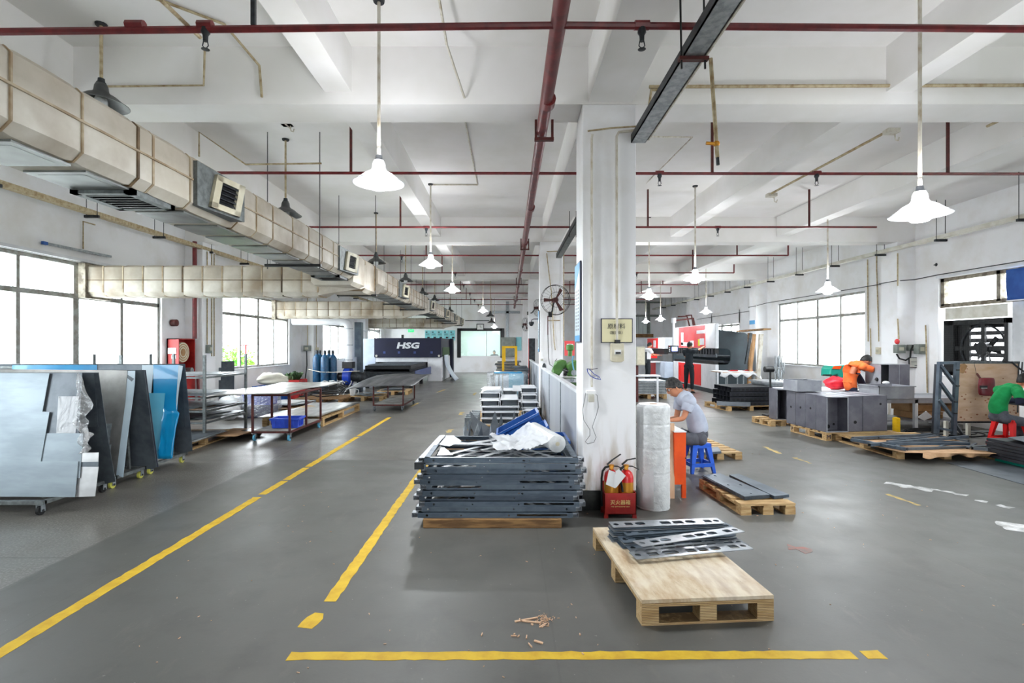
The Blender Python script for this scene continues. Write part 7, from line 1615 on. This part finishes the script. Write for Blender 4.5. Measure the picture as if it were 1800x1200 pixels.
m = M(); m.tube([(XF+.08, 10.05+.48*math.cos(a*math.pi/16), 1.54+.46*math.sin(a*math.pi/16)) for a in range(33)], .02, 6, cap=False); m.o('ring', MT['dark_steel'], t, smooth=True)
for k in range(6):
    q = R(60*k+15); m = M(); m.add([(XF+.1,10.0+.1*math.cos(q-.3),1.54+.1*math.sin(q-.3)),(XF+.1,10.0+.3*math.cos(q-.15),1.54+.3*math.sin(q-.15)),(XF+.14,10.0+.3*math.cos(q+.12),1.54+.3*math.sin(q+.12)),(XF+.14,10.0+.1*math.cos(q+.4),1.54+.1*math.sin(q+.4))], [(0,1,2,3)]); m.o('blade', MT['black_metal'], t, solid=.004)
mesh = M()
for i in range(30): mesh.tube([(XF-.01,9.5+i*.045,1.0),(XF-.01,9.5+i*.045,2.1)], .002, 4)
for i in range(25): mesh.tube([(XF-.01,9.48,1.0+i*.045),(XF-.01,10.85,1.0+i*.045)], .002, 4)
stuff(mesh.o('wire_mesh', MT['black_metal'], t))
t = thing('blue_banner', 'blue cloth banner over the window at the right edge', 'banner', (9.15,8.9,2.4)); m = M(); m.grid(lambda u, v: V(9.13+.02*math.sin(u*9+v*3), 8.0+u*1.37, 2.42+v*.56), 16, 8); m.o('cloth', MT['banner_blue'], t, smooth='all', solid=.004); m = M(); m.box(9.12,9.15,8.0,9.37,2.405,2.425); m.o('hem_bar', MT['white_paint'], t)
# ---- pallet of dark frames on kraft paper
pallet('wooden pallet with dark channel frames on kraft paper', 1.4, 1.5, .13, loc=(6.2,7.95,0), rz=R(-1))
m = M(); m.slab([G(1499,776,.135),G(1592,795,.135),G(1752,797,.135),G(1660,765,.135),(G(1560,765,.135))], .004, (0,0,1)); tag(m.o('kraft_sheet', MT['kraft']), 'brown kraft paper sheet under the dark frames', 'paper')
m = M(); m.grid(lambda u, v: G(1622+u*132, 796+(4*math.sin(u*11)+3*math.sin(u*23))*v*.5+v*8*(1-.5*u), .135-.055*v), 30, 5); tag(m.o('kraft_edge', MT['kraft'], smooth='all', solid=.002), 'torn kraft paper edge hanging over the pallet front', 'paper')
def fbar(a, b, z, w=.045, h=.04, label='', group=None, mt='frame_steel'):
    p, q = G(*a, z), G(*b, z); t = thing('frame_channel', label, 'metal frame', tuple(p), group=group); m = M(); m.bar(p, q, w, .004); d = (q-p).normalized(); s = d.cross(V(0,0,1))*(w/2); m.bar(p+s-V(0,0,h/2), q+s-V(0,0,h/2), .004, h); m.bar(p-s-V(0,0,h/2), q-s-V(0,0,h/2), .004, h); m.o('channel_body', MT[mt], t); m = M(); c = p-V(0,0,h/2); m.cb(tuple(c), (w*.9,.006,h*.9)); m.o('end_cap', MT['black_metal'], t); return t
z = .185
fbar((1497,770),(1594,787),z,label='dark channel along the left edge of the flat frame')
fbar((1499,768),(1636,762),z,label='dark channel along the rear left edge of the flat frame'); fbar((1594,787),(1745,782),z-.02,label='dark channel along the front edge, half buried in paper', mt='steel_dark')
fbar((1528,779),(1700,765),z+.01,label='dark diagonal channel nearest the rear of the flat frame'); fbar((1552,777),(1703,777),z+.012,label='thick dark channel across the middle of the flat frame')
for i, (a, b) in enumerate((((1545,768),(1640,770)),((1560,774),(1650,764)),((1600,772),(1690,776)),((1640,763),(1702,774)),((1575,783),(1600,770)),((1650,785),(1670,776)),((1700,786),(1715,778)))): fbar(a, b, z-.004*i, .03, .02, ORD[i]+' thin dark lattice bar from the left in the flat frame on kraft paper', 'lattice bars of the flat frame', 'steel_blue')
fbar((1710,785),(1754,788),z,label='dark channel sticking out at the right end of the flat frame', mt='steel_dark')
# ---- truss frame, plywood screen with welding mask
t = thing('truss_frame', 'grey steel truss frame standing upright before the plywood screen', 'metal frame', tuple(G(1660,768,0)))
def tb(n, a, b, w, Y, mt='steel_blue', d=.06): m = M(); m.bar(W(*a, Y), W(*b, Y), w, d, up=(0,1,0)); return m.o(n, MT[mt], t)
Yt = 8.55
tb('post', (1646,762), (1652,636), .05, Yt); tb('post', (1676,764), (1682,638), .055, Yt-.05); tb('top_rail', (1650,638), (1685,637), .045, Yt-.02); tb('side_flange', (1643,762), (1648.5,640), .035, Yt+.1, 'channel_black', .1)
for a, b in (((1653,642),(1679,676)),((1652,672),(1676,705)),((1650,702),(1674,733)),((1648,752),(1676,757))): tb('brace', a, b, .036, Yt-.03)
for p in ((1681,650),(1681,678),(1678,706),(1677,726)): m = M(); c = W(*p, Yt-.1); m.tube([c, c+V(.05,0,0)], .012, 6); m.o('bolt', MT['black_metal'], t)
t = thing('floor_strut', 'dark angled foot bracing the upright truss frame', 'brace', tuple(G(1690,768,0))); m = M(); m.bar(G(1694,766,.02),W(1680,745,8.6),.04); m.o('strut', MT['steel_dark'], t)
t = thing('plywood_screen', 'plywood screen with knots carrying a welding mask', 'board', (8.2,8.9,.3)); Yp = 8.9
a, b = W(1683,637,Yp), W(1792,740,Yp); m = M(); m.box(a.x,b.x,Yp,Yp+.02,b.z,a.z); m.o('board_face', MT['board'], t)
random.seed(77)
for i in range(42):
    x, z_ = random.uniform(a.x+.05,b.x-.05), random.uniform(b.z+.03, a.z-.05) if i % 3 == 0 else random.uniform(b.z+.03, b.z+.45)
    m = M(); r_ = random.uniform(.008,.014); m.tube([(x,Yp-.002,z_),(x,Yp+.001,z_)], r_, 8); 
    for v in m.v: v.x = x+(v.x-x)*1.6
    m.o('knot', MT['knot'], t)
m = M(); m.box(a.x,b.x,Yp-.01,Yp+.03,a.z-.02,a.z+.02); m.o('top_rail', MT['galv_dull'], t); m = M(); m.box(a.x-.1,b.x,Yp-.01,Yp+.03,b.z-.03,b.z); m.o('bottom_rail', MT['dark_steel'], t)
for x in (1704, 1665, 1790): p = W(x, 740, Yp); m = M(); m.box(p.x-.025,p.x+.025,Yp,Yp+.05,0,b.z); m.o('leg', MT['belt'], t)
m = M(); p = W(1700,758,Yp+.3); m.tube([(p.x-.4,Yp+.3,p.z),(p.x+.5,Yp+.3,p.z)], .012, 6); m.o('crossbar', MT['galv'], t)
m = M(); m.tube(P([(1762,636),(1778,636),(1790,646),(1800,653)], Yp-.1), .014, 6); m.tube(P([(1791,637),(1790,660),(1789,725)], Yp-.05), .01, 6); m.tube(P([(1797,636),(1795,670)], Yp-.05), .01, 6); tag(m.o('bent_pipe', MT['dark_steel'], smooth=True), 'dark bent pipes at the right end of the plywood screen', 'pipe')
m = M(); m.slab([W(1686,641,Yp-.03),W(1694,639,Yp-.03),W(1699,643,Yp-.03),W(1692,656,Yp-.03),W(1686,654,Yp-.03)], .02); tag(m.o('rag', MT['cardboard']), 'brown rag hung at the top left of the plywood screen', 'rag')
t = thing('welding_mask', 'dark red welding mask hanging on the plywood screen', 'mask', tuple(W(1731,680,Yp-.1)))
cx_, cz_ = W(1731,679,Yp-.1).x, W(1731,679,Yp-.1).z
def mk(u, v):
    x = (u-.5)*.29; zz = (v-.5)*.31; k = 1-((u-.5)*2)**6*.0; r = .145; 
    ex = max(-1, min(1, x/.145)); ez = max(-1, min(1, zz/.155)); s = 1-.12*(abs(ex)**3*abs(ez)**3); return V(cx_+x*s, Yp-.10-.07*math.sqrt(max(0, 1-ex*ex*.8)), cz_+zz*s)
m = M(); m.grid(mk, 14, 14); m.o('shell', MT['mask_red'], t, smooth='all', solid=.006)
m = M(); m.box(cx_-.13,cx_-.02,Yp-.175,Yp-.14,cz_-.03,cz_+.02); ln_ = m.o('lens', MT['black_metal'], t); m = M(); m.box(cx_-.13,cx_-.03,Yp-.18,Yp-.176,cz_-.026,cz_-.018); m.o('lens_edge', MT['paper'], ln_)
m = M(); m.tube([(cx_-.07,Yp-.13,cz_+.1),(cx_-.1,Yp-.06,cz_+.22)], .016, 8); m.o('handle', MT['rust_red'], t); m = M(); m.tube([(cx_-.1,Yp-.05,cz_+.22),(cx_-.11,Yp-.02,a.z)], .003, 5); m.o('string', MT['text_dark'], t)
# ---- red stool, black channel stack on a teal crate
put(stool('red plastic stool under the worker in the green shirt', 'stool_red', .44, .36), (7.98,8.15,0), R(12))
t = thing('teal_box', 'teal low box under the black ribbed stack at the right edge', 'box', (7.15,6.6,0)); m = M(); m.box(6.75,7.6,6.45,7.1,0,.055); m.o('body', MT['teal_machine'], t, bev=.006); m = M(); m.box(6.74,7.61,6.44,7.11,.055,.065); m.o('lid', MT['cardboard'], t)
for i in range(6):
    t = thing('black_tray', 'black ribbed steel tray, '+['lowest of the stack','second from the bottom','third from the bottom','fourth from the bottom','fifth from the bottom','topmost of the stack'][i]+' at the right edge', 'tray', (7.2,6.8,.067+i*.045)); z = .067+i*.043; x0 = 6.62+.015*((i*3) % 2)
    m = M(); m.box(x0,x0+1.1,6.5,7.1,z+.033,z+.038); m.box(x0,x0+1.1,6.5,6.504,z,z+.034); m.box(x0,x0+.004,6.5,7.1,z,z+.034); m.o('tray_body', MT['channel_black'], t); m = M(); m.tube([(x0+.05,6.498,z+.018),(x0+.05,6.494,z+.018)], .008, 8); m.o('screw', MT['galv'], t)
m = M(); m.slab([W(1772,768,6.9),W(1800,766,7.1),W(1900,770,6.9),W(1880,778,6.5),W(1800,776,6.5)], .006, (0,0,1)); tag(m.o('steel_plate', MT['steel_dark']), 'dark plate lying askew on top of the black ribbed stack', 'metal plate')
# ================= PEOPLE =================
def skin(name, verts, edges, radii, root, material, parent, sub=2, smooth=True):
    me = bpy.data.meshes.new(name); inv = WM[parent].inverted(); me.from_pydata([tuple(inv @ Vector(v)) for v in verts], edges, []); me.update()
    o = bpy.data.objects.new(name, me); COL.objects.link(o); o.parent = parent; WM[o] = WM[parent]; me.materials.append(material)
    bm = bmesh.new(); bm.from_mesh(me); bm.verts.layers.skin.verify(); bm.to_mesh(me); bm.free()
    for i, r in enumerate(radii):
        sv = me.skin_vertices[0].data[i]; sv.radius = (r, r) if not isinstance(r, tuple) else r; sv.use_root = (i == root)
    m = o.modifiers.new('skin', 'SKIN'); m.use_smooth_shade = True; m.branch_smoothing = .6
    s = o.modifiers.new('sub', 'SUBSURF'); s.levels = sub; s.render_levels = sub
    return o
def chain(pts, rs):
    return list(map(Vector, pts)), [(i, i+1) for i in range(len(pts)-1)], list(rs)
class Sk:
    def __init__(s): s.v = []; s.e = []; s.r = []
    def add(s, p, r, to=None):
        s.v.append(Vector(p)); s.r.append(r); i = len(s.v)-1
        if to is not None: s.e.append((to, i))
        return i
    def path(s, start, items):
        i = start
        for p, r in items: i = s.add(p, r, i)
        return i
def head(parent, c, f, up, skinm='skin', hairm='hair', glasses=False, r=.1, hairlow=False):
    """c = centre of head, f = facing direction, up = crown direction; child meshes of the person"""
    f = Vector(f).normalized(); up = (Vector(up)-f*Vector(up).dot(f)).normalized(); s = f.cross(up)
    Rm = Matrix((s, f, up)).transposed().to_4x4(); T = Matrix.Translation(Vector(c)) @ Rm     # local x side, y forward, z up
    def hf(u, v):
        a = 2*math.pi*u; ph = math.pi*v; x, y, z = math.sin(ph)*math.sin(a), math.sin(ph)*math.cos(a), -math.cos(ph)
        wx = .076*(1-.25*max(0, -z)**1.5); wy = .098*(1-.12*max(0, -z)); wz = .12
        X, Y, Z = x*wx, y*wy, z*wz
        if y > 0: Y *= 1-.06*abs(z)
        if y > .7 and abs(z+.05) < .45: Y += .02*math.exp(-((x/.16)**2))*math.exp(-(((z+.12)/.2)**2))          # nose
        if y > .5: Y -= .010*math.exp(-(((abs(x)-.38)/.16)**2))*math.exp(-(((z-.12)/.1)**2))                  # eye sockets
        if y > .5: Y += .007*math.exp(-((x/.3)**2))*math.exp(-(((z+.5)/.07)**2))                              # lips
        if y > .3 and z < -.6: Y += .012*math.exp(-((x/.4)**2))                                               # chin
        return T @ V(X, Y, Z)
    m = M(); m.grid(hf, 32, 28); parent = m.o('head', MT[skinm], parent, smooth='all')
    for q in (-1, 1):
        m = M(); m.sph((0,0,0), .012, 6); m.v = [T @ (V(q*.03, .082, .014)+v) for v in m.v]; lab(m.o('eye', MT['paper'], parent, smooth=True), 'eye')
        m = M(); m.sph((0,0,0), .006, 6); m.v = [T @ (V(q*.03, .0925, .014)+v) for v in m.v]; m.o('pupil', MT['hair'], parent, smooth=True)
        m = M(); m.sph((0,0,0), .028, 8, (.3,.6,1.1)); m.v = [T @ (V(q*.077, .0, -.005)+v) for v in m.v]; m.o('ear', MT[skinm], parent, smooth=True)
        m = M(); m.bar(V(q*.016,.094,.034), V(q*.045,.086,.036), .006, .008); m.v = [T @ v for v in m.v]; m.o('eyebrow', MT['hair'], parent)
    m = M(); m.bar(V(-.022,.091,-.062), V(.022,.091,-.062), .006, .005); m.v = [T @ v for v in m.v]; m.o('mouth', MT['red_pale'] if 0 else MT['skin_tan'], parent)
    def hr(u, v):
        a = 2*math.pi*u; lim = .37+.33*(0.5-.5*math.cos(a))+.03*noise.noise(V(math.cos(a)*5, math.sin(a)*5, 1)); ph = math.pi*(1-v*lim); 
        x, y, z = math.sin(ph)*math.sin(a), math.sin(ph)*math.cos(a), -math.cos(ph); k = 1.07+.07*noise.noise(V(x*5,y*5,z*5))+.04*noise.noise(V(x*17,y*17,z*17))-.03*v; return T @ V(x*.078*k, y*.1*k-.005, z*.122*k+.004)
    m = M(); m.grid(hr, 30, 16); m.o('hair', MT[hairm], parent, smooth='all', solid=.006)
    if glasses:
        m = M(); 
        for q in (-1, 1): m.tube([V(q*.03+.021*math.cos(a*math.pi/6), .1, .012+.016*math.sin(a*math.pi/6)) for a in range(13)], .0022, 5, cap=False); m.tube([V(q*.051,.1,.016), V(q*.078,.02,.018)], .002, 5)
        m.tube([V(-.01,.104,.014), V(.01,.104,.014)], .002, 5); m.v = [T @ v for v in m.v]; m.o('glasses', MT['black_metal'], parent)
def fingers(sk, wrist_i, wrist, palm_dir, side_dir, curl, s=1):
    """palm + four fingers + thumb as skin chains hanging from the wrist vertex"""
    d = Vector(palm_dir).normalized(); sd = Vector(side_dir); sd = (sd-d*sd.dot(d)).normalized(); n = d.cross(sd)*curl
    pm = sk.add(wrist+d*.05*s, (.021*s,.014*s), wrist_i); pe = sk.add(wrist+d*.085*s, (.024*s,.012*s), pm)
    for k, (o, L) in enumerate(((-.03,.066),(-.01,.078),(.01,.074),(.028,.058))):
        b = wrist+d*.09*s+sd*o*s; i = sk.add(b, .0085*s, pe); i = sk.add(b+d*L*.45*s+n*.006, .0082*s, i); i = sk.add(b+d*L*.75*s+n*.026, .0076*s, i); sk.add(b+d*L*.9*s+n*.045, .0068*s, i)
    i = sk.add(wrist+d*.035*s-sd*.03*s+n*.008, .0105*s, pm); i = sk.add(wrist+d*.06*s-sd*.05*s+n*.016, .0095*s, i); sk.add(wrist+d*.082*s-sd*.052*s+n*.028, .0085*s, i)
def person(label, J, mats, rot=None, opts={}):
    """J: joint dictionary in world space: hip, waist, chest, neck, head, shL, elL, wrL, shR, elR, wrR, hiL, knL, anL, toL, hiR ..."""
    J = {k: Vector(v) for k, v in J.items()}; skinm, shirt, trou, hairm, shoe = mats; g = opts.get
    base = J['hip'].copy(); base.z = g('base', 0); t = thing('person', label, 'person', tuple(base)); b = g('build', 1.0); S = J['shL']-J['shR']; S.normalize()
    # body
    k = Sk(); h = k.add(J['hip'], .07*b); w = k.add(J['waist'], .065*b, h); c = k.add(J['chest'], .075*b, w); un = J['chest']*.45+J['neck']*.55; u_ = k.add(un, .06*b, c); n = k.add(J['neck'], .05, u_); k.add(J['neck']+(J['head']-J['neck'])*.6, .046, n)
    for q in 'LR':
        s = k.add(J['sh'+q], .04*b, u_); e = k.add((J['sh'+q]+J['el'+q])/2, .042*b, s); e = k.add(J['el'+q], .037*b, e); m_ = k.add((J['el'+q]+J['wr'+q])/2, .034*b, e); wr = k.add(J['wr'+q], (.026,.021), m_)
        d = g('hand'+q, (J['wr'+q]-J['el'+q])); fingers(k, wr, J['wr'+q], d, g('side'+q, S if q == 'L' else -S), g('curl'+q, 1))
        u = k.add(J['hi'+q], .06*b, h); u = k.add((J['hi'+q]*.55+J['kn'+q]*.45), .055*b, u); u = k.add(J['kn'+q], .045*b, u); u = k.add(J['kn'+q]*.6+J['an'+q]*.4, .045*b, u); u = k.add(J['an'+q], .035, u); k.add(J['to'+q], .034, u)
    skin('body', k.v, k.e, k.r, 0, MT[skinm], t)
    # shirt
    k = Sk(); bk = g('back', V(0,0,0)); hem = J['hip']+(J['waist']-J['hip'])*g('hem', .1); h = k.add(hem, .15*b); w = k.add(J['waist']+bk*.5, .14*b, h); c = k.add(J['chest']+bk, .145*b, w); c2 = k.add(un+bk*.5, .115*b, c); k.add(J['neck']*.85+un*.15, .068, c2)
    for q in 'LR':
        s = k.add(J['sh'+q], .075*b, c2); L_ = g('sleeve', .62); e = k.add(J['sh'+q]*.5+J['el'+q]*.5, .07*b, s)
        if L_ > .5: k.add(J['sh'+q]*(1-L_)+J['el'+q]*L_, .068*b, e)
    skin('shirt', k.v, k.e, k.r, 0, MT[shirt], t)
    for q in 'LR':
        a_, e_ = J['sh'+q], J['el'+q]; L_ = g('sleeve', .62); m = M(); m.tube([un*.6+a_*.4+bk*.3, un*.15+a_*.85+bk*.1, a_*.8+e_*.2, a_*.5+e_*.5, a_*(1-L_)+e_*L_], [.085*b,.082*b,.076*b,.068*b,.067*b], 14); m.sph(a_, .083*b, 12); m.sph(un*.75+a_*.25, .11*b, 12); m.o('sleeve', MT[shirt], t, smooth='all')
    # trousers
    k = Sk(); h = k.add(J['hip'], .14*b); k.add(J['hip']*.15+J['waist']*.85, .118*b, h)
    for q in 'LR':
        u = k.add(J['hi'+q], .1*b, h); u = k.add(J['hi'+q]*.55+J['kn'+q]*.45, .093*b, u); u = k.add(J['kn'+q], .073*b, u); u = k.add(J['kn'+q]*.5+J['an'+q]*.5, .064*b, u); k.add(J['an'+q]+(J['kn'+q]-J['an'+q])*.06, .054, u)
    skin('trousers', k.v, k.e, k.r, 0, MT[trou], t)
    m = M(); m.sph(J['hip']+V(0,0,.05), .118*b, 14)
    for q in 'LR': m.sph(J['hi'+q]+V(0,0,.015), .088*b, 12)
    m.o('trouser_seat', MT[trou], t, smooth='all')
    for q in 'LR':
        m = M(); a, b_ = J['an'+q], J['to'+q]; d = (b_-a); d.z = 0; d.normalize(); s_ = V(-d.y, d.x, 0); z0 = min(a.z, b_.z)-.05
        pf = lambda u, v: a-d*.07+d*(u*.27)+s_*(.048*math.sin(math.pi*min(1, .12+u*.8)))*math.cos(2*math.pi*v)*1.0+V(0,0, z0-a.z+.04*(1+math.sin(2*math.pi*v))*(1.0-.5*u)*math.sin(math.pi*min(.97, .1+u*.88))**.5)
        m.grid(pf, 10, 12); m.o('shoe', MT[shoe], t, smooth='all')
    head(t, J['head'], g('face', (0,1,0)), g('up', (0,0,1)), skinm, hairm, g('glasses', False)); return t
def PX(px, py, Y, dy=0): return W(px, py, Y)+V(0, dy, 0)
# seated man in grey, facing left, bending over his work
Y = 6.55
J = dict(hip=PX(1228,769,Y), waist=PX(1225,744,Y), chest=PX(1209,712,Y), neck=PX(1197,690,Y), head=PX(1185,681,Y),
         shL=PX(1204,703,Y,-.17), elL=PX(1199,735,Y-.1,-.16), wrL=PX(1178,737,Y,-.10), shR=PX(1204,703,Y,.17), elR=PX(1198,738,Y,.2), wrR=PX(1176,739,Y,.08),
         hiL=PX(1226,771,Y,-.09), knL=PX(1180,765,Y,-.14), anL=(2.0,6.38,.07), toL=(1.9,6.36,.05), hiR=PX(1226,771,Y,.09), knR=PX(1178,763,Y,.12), anR=(2.02,6.72,.07), toR=(1.91,6.72,.05))
J['elL'] = PX(1201,736,6.35); J['wrL'] = PX(1181,738,6.38)
person('man in a grey shirt seated on the blue stool, bent over his work', J, ('skin','shirt_grey','trouser_grey','grey_hair','black_rubber'), opts=dict(face=(-1,-.1,-.62), up=(-.5,0,.85), glasses=True, sleeve=.55, hem=.15, curlL=-1, back=V(.03,0,.01), sideL=(0,1,0), sideR=(0,1,0), build=.98))
t = thing('work_piece', 'small pale part in the hands of the man in grey', 'part', tuple(PX(1172,741,6.5))); c = PX(1168,744,6.5); m = M(); m.cb((c.x,c.y,c.z), (.14,.12,.02)); m.cb((c.x,c.y,c.z-.02), (.1,.1,.02)); m.o('plate', MT['galv'], t)
t = thing('work_table', 'low white topped table before the man in grey', 'table', (2.0,6.5,0)); m = M(); m.box(1.9,2.12,6.2,6.85,.66,.68) if 0 else m.box(1.75,2.05,6.2,6.8,.585,.6); m.o('table_top', MT['paper'], t)
for x, y in ((1.77,6.22),(1.77,6.78),(2.02,6.78)): m = M(); m.box(x-.012,x+.012,y-.012,y+.012,0,.585); m.o('leg', MT['galv'], t)
# standing worker in black at the large press brake
Y = 17.0; x0 = PX(1209,650,Y).x
def stand(x, y, H_, face, armL, armR, lean=0, yaw=0):
    f = Vector(face).normalized(); s = V(-f.y, f.x, 0); z = H_/1.7; c = V(x, y, 0)
    J = dict(hip=c+V(0,0,.92*z), waist=c+V(0,0,1.08*z)+f*.01, chest=c+V(0,0,1.28*z)+f*(.02+lean*.3), neck=c+V(0,0,1.44*z)+f*(.03+lean*.5), head=c+V(0,0,1.585*z)+f*(.06+lean*.7))
    for q, sg, arm in (('L',1,armL),('R',-1,armR)):
        sh = c+V(0,0,1.385*z)+s*sg*.175+f*(.02+lean*.4); J['sh'+q] = sh; J['el'+q] = sh+s*arm[0][0]*sg+f*arm[0][1]+V(0,0,arm[0][2]); J['wr'+q] = J['el'+q]+s*arm[1][0]*sg+f*arm[1][1]+V(0,0,arm[1][2])
        J['hi'+q] = c+s*sg*.09+V(0,0,.87*z); J['kn'+q] = c+s*sg*.11+V(0,0,.48*z)+f*.02; J['an'+q] = c+s*sg*.12+V(0,0,.09)-f*.02; J['to'+q] = J['an'+q]+f*.15-V(0,0,.04)
    return J
J = stand(6.13, 17.35, 1.72, (.75,.65,0), ((.06,.18,-.2),(0,.2,.06)), ((.05,.26,.06),(0,.24,.08)))
person('worker in black clothes standing at the large press brake, arm raised', J, ('skin','shirt_black','shirt_black','hair','black_rubber'), opts=dict(face=(.8,.55,-.15), sleeve=.6, hem=.0))
J = stand(6.08, 22.3, 1.72, (1,.15,0), ((.03,.12,-.24),(0,.2,.02)), ((.03,.14,-.22),(0,.22,.0)), .05)
person('worker in a white shirt at the smaller press brake', J, ('skin','shirt_white','shirt_black','hair','black_rubber'), opts=dict(face=(1,.1,-.25), sleeve=.6, hem=.1, curlL=-1))
# worker in orange bending over the tray
Y = 10.7
J = dict(hip=PX(1497,689,Y), waist=PX(1494,670,Y), chest=PX(1501,647,Y), neck=PX(1515,637,Y), head=PX(1521,634,Y,-.02),
         shL=PX(1507,641,Y,.16), elL=PX(1532,652,Y,.15), wrL=PX(1528,668,Y,-.05), shR=PX(1508,643,Y,-.16), elR=PX(1533,653,Y,-.2), wrR=PX(1529,669,Y,-.22),
         hiL=PX(1497,692,Y,.09), knL=PX(1500,726,Y,.1), anL=(7.15,10.82,.09), toL=(7.3,10.84,.05), hiR=PX(1497,692,Y,-.09), knR=PX(1500,726,Y,-.1), anR=(7.15,10.6,.09), toR=(7.3,10.58,.05))
t = person('worker in an orange shirt and dark apron bending over the steel tray', J, ('skin_tan','shirt_orange','cloth_navy','hair','black_rubber'), opts=dict(face=(.75,-.15,-.65), up=(.6,0,.8), sleeve=.6, hem=-.1, build=.92, back=V(-.03,0,.02), handL=(-.05,-.05,-.2), handR=(-.05,-.05,-.2)))
m = M(); m.grid(lambda u, v: PX(1504+14*(1-v)*1.0+4*u, 697-42*v, Y, -.16+.32*u)+V(.06*math.sin(v*3)-.03, 0, 0), 8, 8); m.o('apron', MT['cloth_navy'], t, smooth='all', solid=.006)
m = M(); m.tube([PX(1490,671,Y,-.15), PX(1483,671,Y), PX(1489,671,Y,.15)], .01, 6); m.o('apron_string', MT['shirt_orange'], t)
c = PX(1530,669,Y,-.3); t = thing('hand_grinder', 'black hand tool held over the steel tray by the orange worker', 'tool', tuple(c)); m = M(); m.tube([c+V(-.1,0,.06), c+V(.06,-.02,-.02)], .035, 12); m.o('tool_body', MT['black_metal'], t, smooth=True); m = M(); m.tube([c+V(.04,-.02,-.03), c+V(.05,-.02,-.06)], .06, 14); m.o('disc_guard', MT['black_rubber'], t, smooth=True)
# welder in green on the red stool
Y = 8.15
J = dict(hip=PX(1757,731,Y), waist=PX(1753,711,Y), chest=PX(1770,689,Y), neck=PX(1790,678,Y), head=PX(1802,669,Y),
         shL=PX(1774,687,Y,.17), elL=PX(1780,704,Y,.2), wrL=PX(1806,706,Y,.1), shR=PX(1772,689,Y,-.17), elR=PX(1768,704,Y,-.22), wrR=PX(1799,704,Y,-.14),
         hiL=PX(1758,735,Y,.09), knL=PX(1803,742,Y,.12), anL=(8.3,8.3,.08), toL=(8.45,8.32,.05), hiR=PX(1758,735,Y,-.09), knR=PX(1800,742,Y,-.13), anR=(8.28,7.95,.08), toR=(8.43,7.93,.05))
t = person('worker in a green shirt seated on the red stool, leaning to the right', J, ('skin_tan','shirt_green','trouser_grey','hair','black_rubber'), opts=dict(face=(1,0,-.4), up=(.3,0,.9), sleeve=.6, hem=.0, build=.9, back=V(-.03,0,.02)))
for q, d in (('L', 1), ('R', 1)):
    e_, w_ = J['el'+q], J['wr'+q]; s_ = J['sh'+q]; m = M(); m.tube([s_*.35+e_*.65, e_, e_*.5+w_*.5, e_*.1+w_*.9], [.06,.056,.048,.04], 12); m.o('sleeve_guard', MT['cloth_navy'], t, smooth=True)
m = M(); m.sph(W(1806,693,8.1), .035, 8); tag(m.o('welding_arc', MT['arc_glow'], smooth=True), 'bright welding arc before the worker in green', 'welding arc')
t = thing('welding_bench', 'dark welding bench before the worker in green at the right edge', 'table', (8.75,8.1,0)); 
for n_, a in (('table_top',(8.35,9.1,7.7,8.6,.62,.65)),('leg',(8.95,9.0,7.75,7.8,0,.62)),('leg',(8.95,9.0,8.5,8.55,0,.62))): m = M(); m.box(*a); m.o(n_, MT['dark_steel'], t)
# seated clerk behind the office window
J = stand(-.85, 32.2, 1.7, (-.3,-1,0), ((.03,.1,-.22),(0,.2,.0)), ((.03,.1,-.22),(0,.2,.0)))
for k in J: J[k] = J[k]-V(0,0,.42)
for q in 'LR':
    J['kn'+q] = J['hi'+q]+V(-.1,-.4,0); J['an'+q] = J['kn'+q]+V(0,-.02,-.38); J['to'+q] = J['an'+q]+V(-.03,-.15,-.03)
person('person in a dark top seated behind the far office window', J, ('skin','shirt_black','shirt_black','hair','black_rubber'), opts=dict(face=(-.3,-1,0)))
t = thing('office_chair', 'chair under the person behind the office window', 'chair', (-.85,32.2,0)); 
for n_, a in (('seat',(-1.1,-.6,32.0,32.45,.34,.40)),('backrest',(-1.1,-.6,32.42,32.46,.45,.85)),('leg',(-.88,-.82,32.2,32.26,0,.34))): m = M(); m.box(*a); m.o(n_, MT['black_metal'], t)
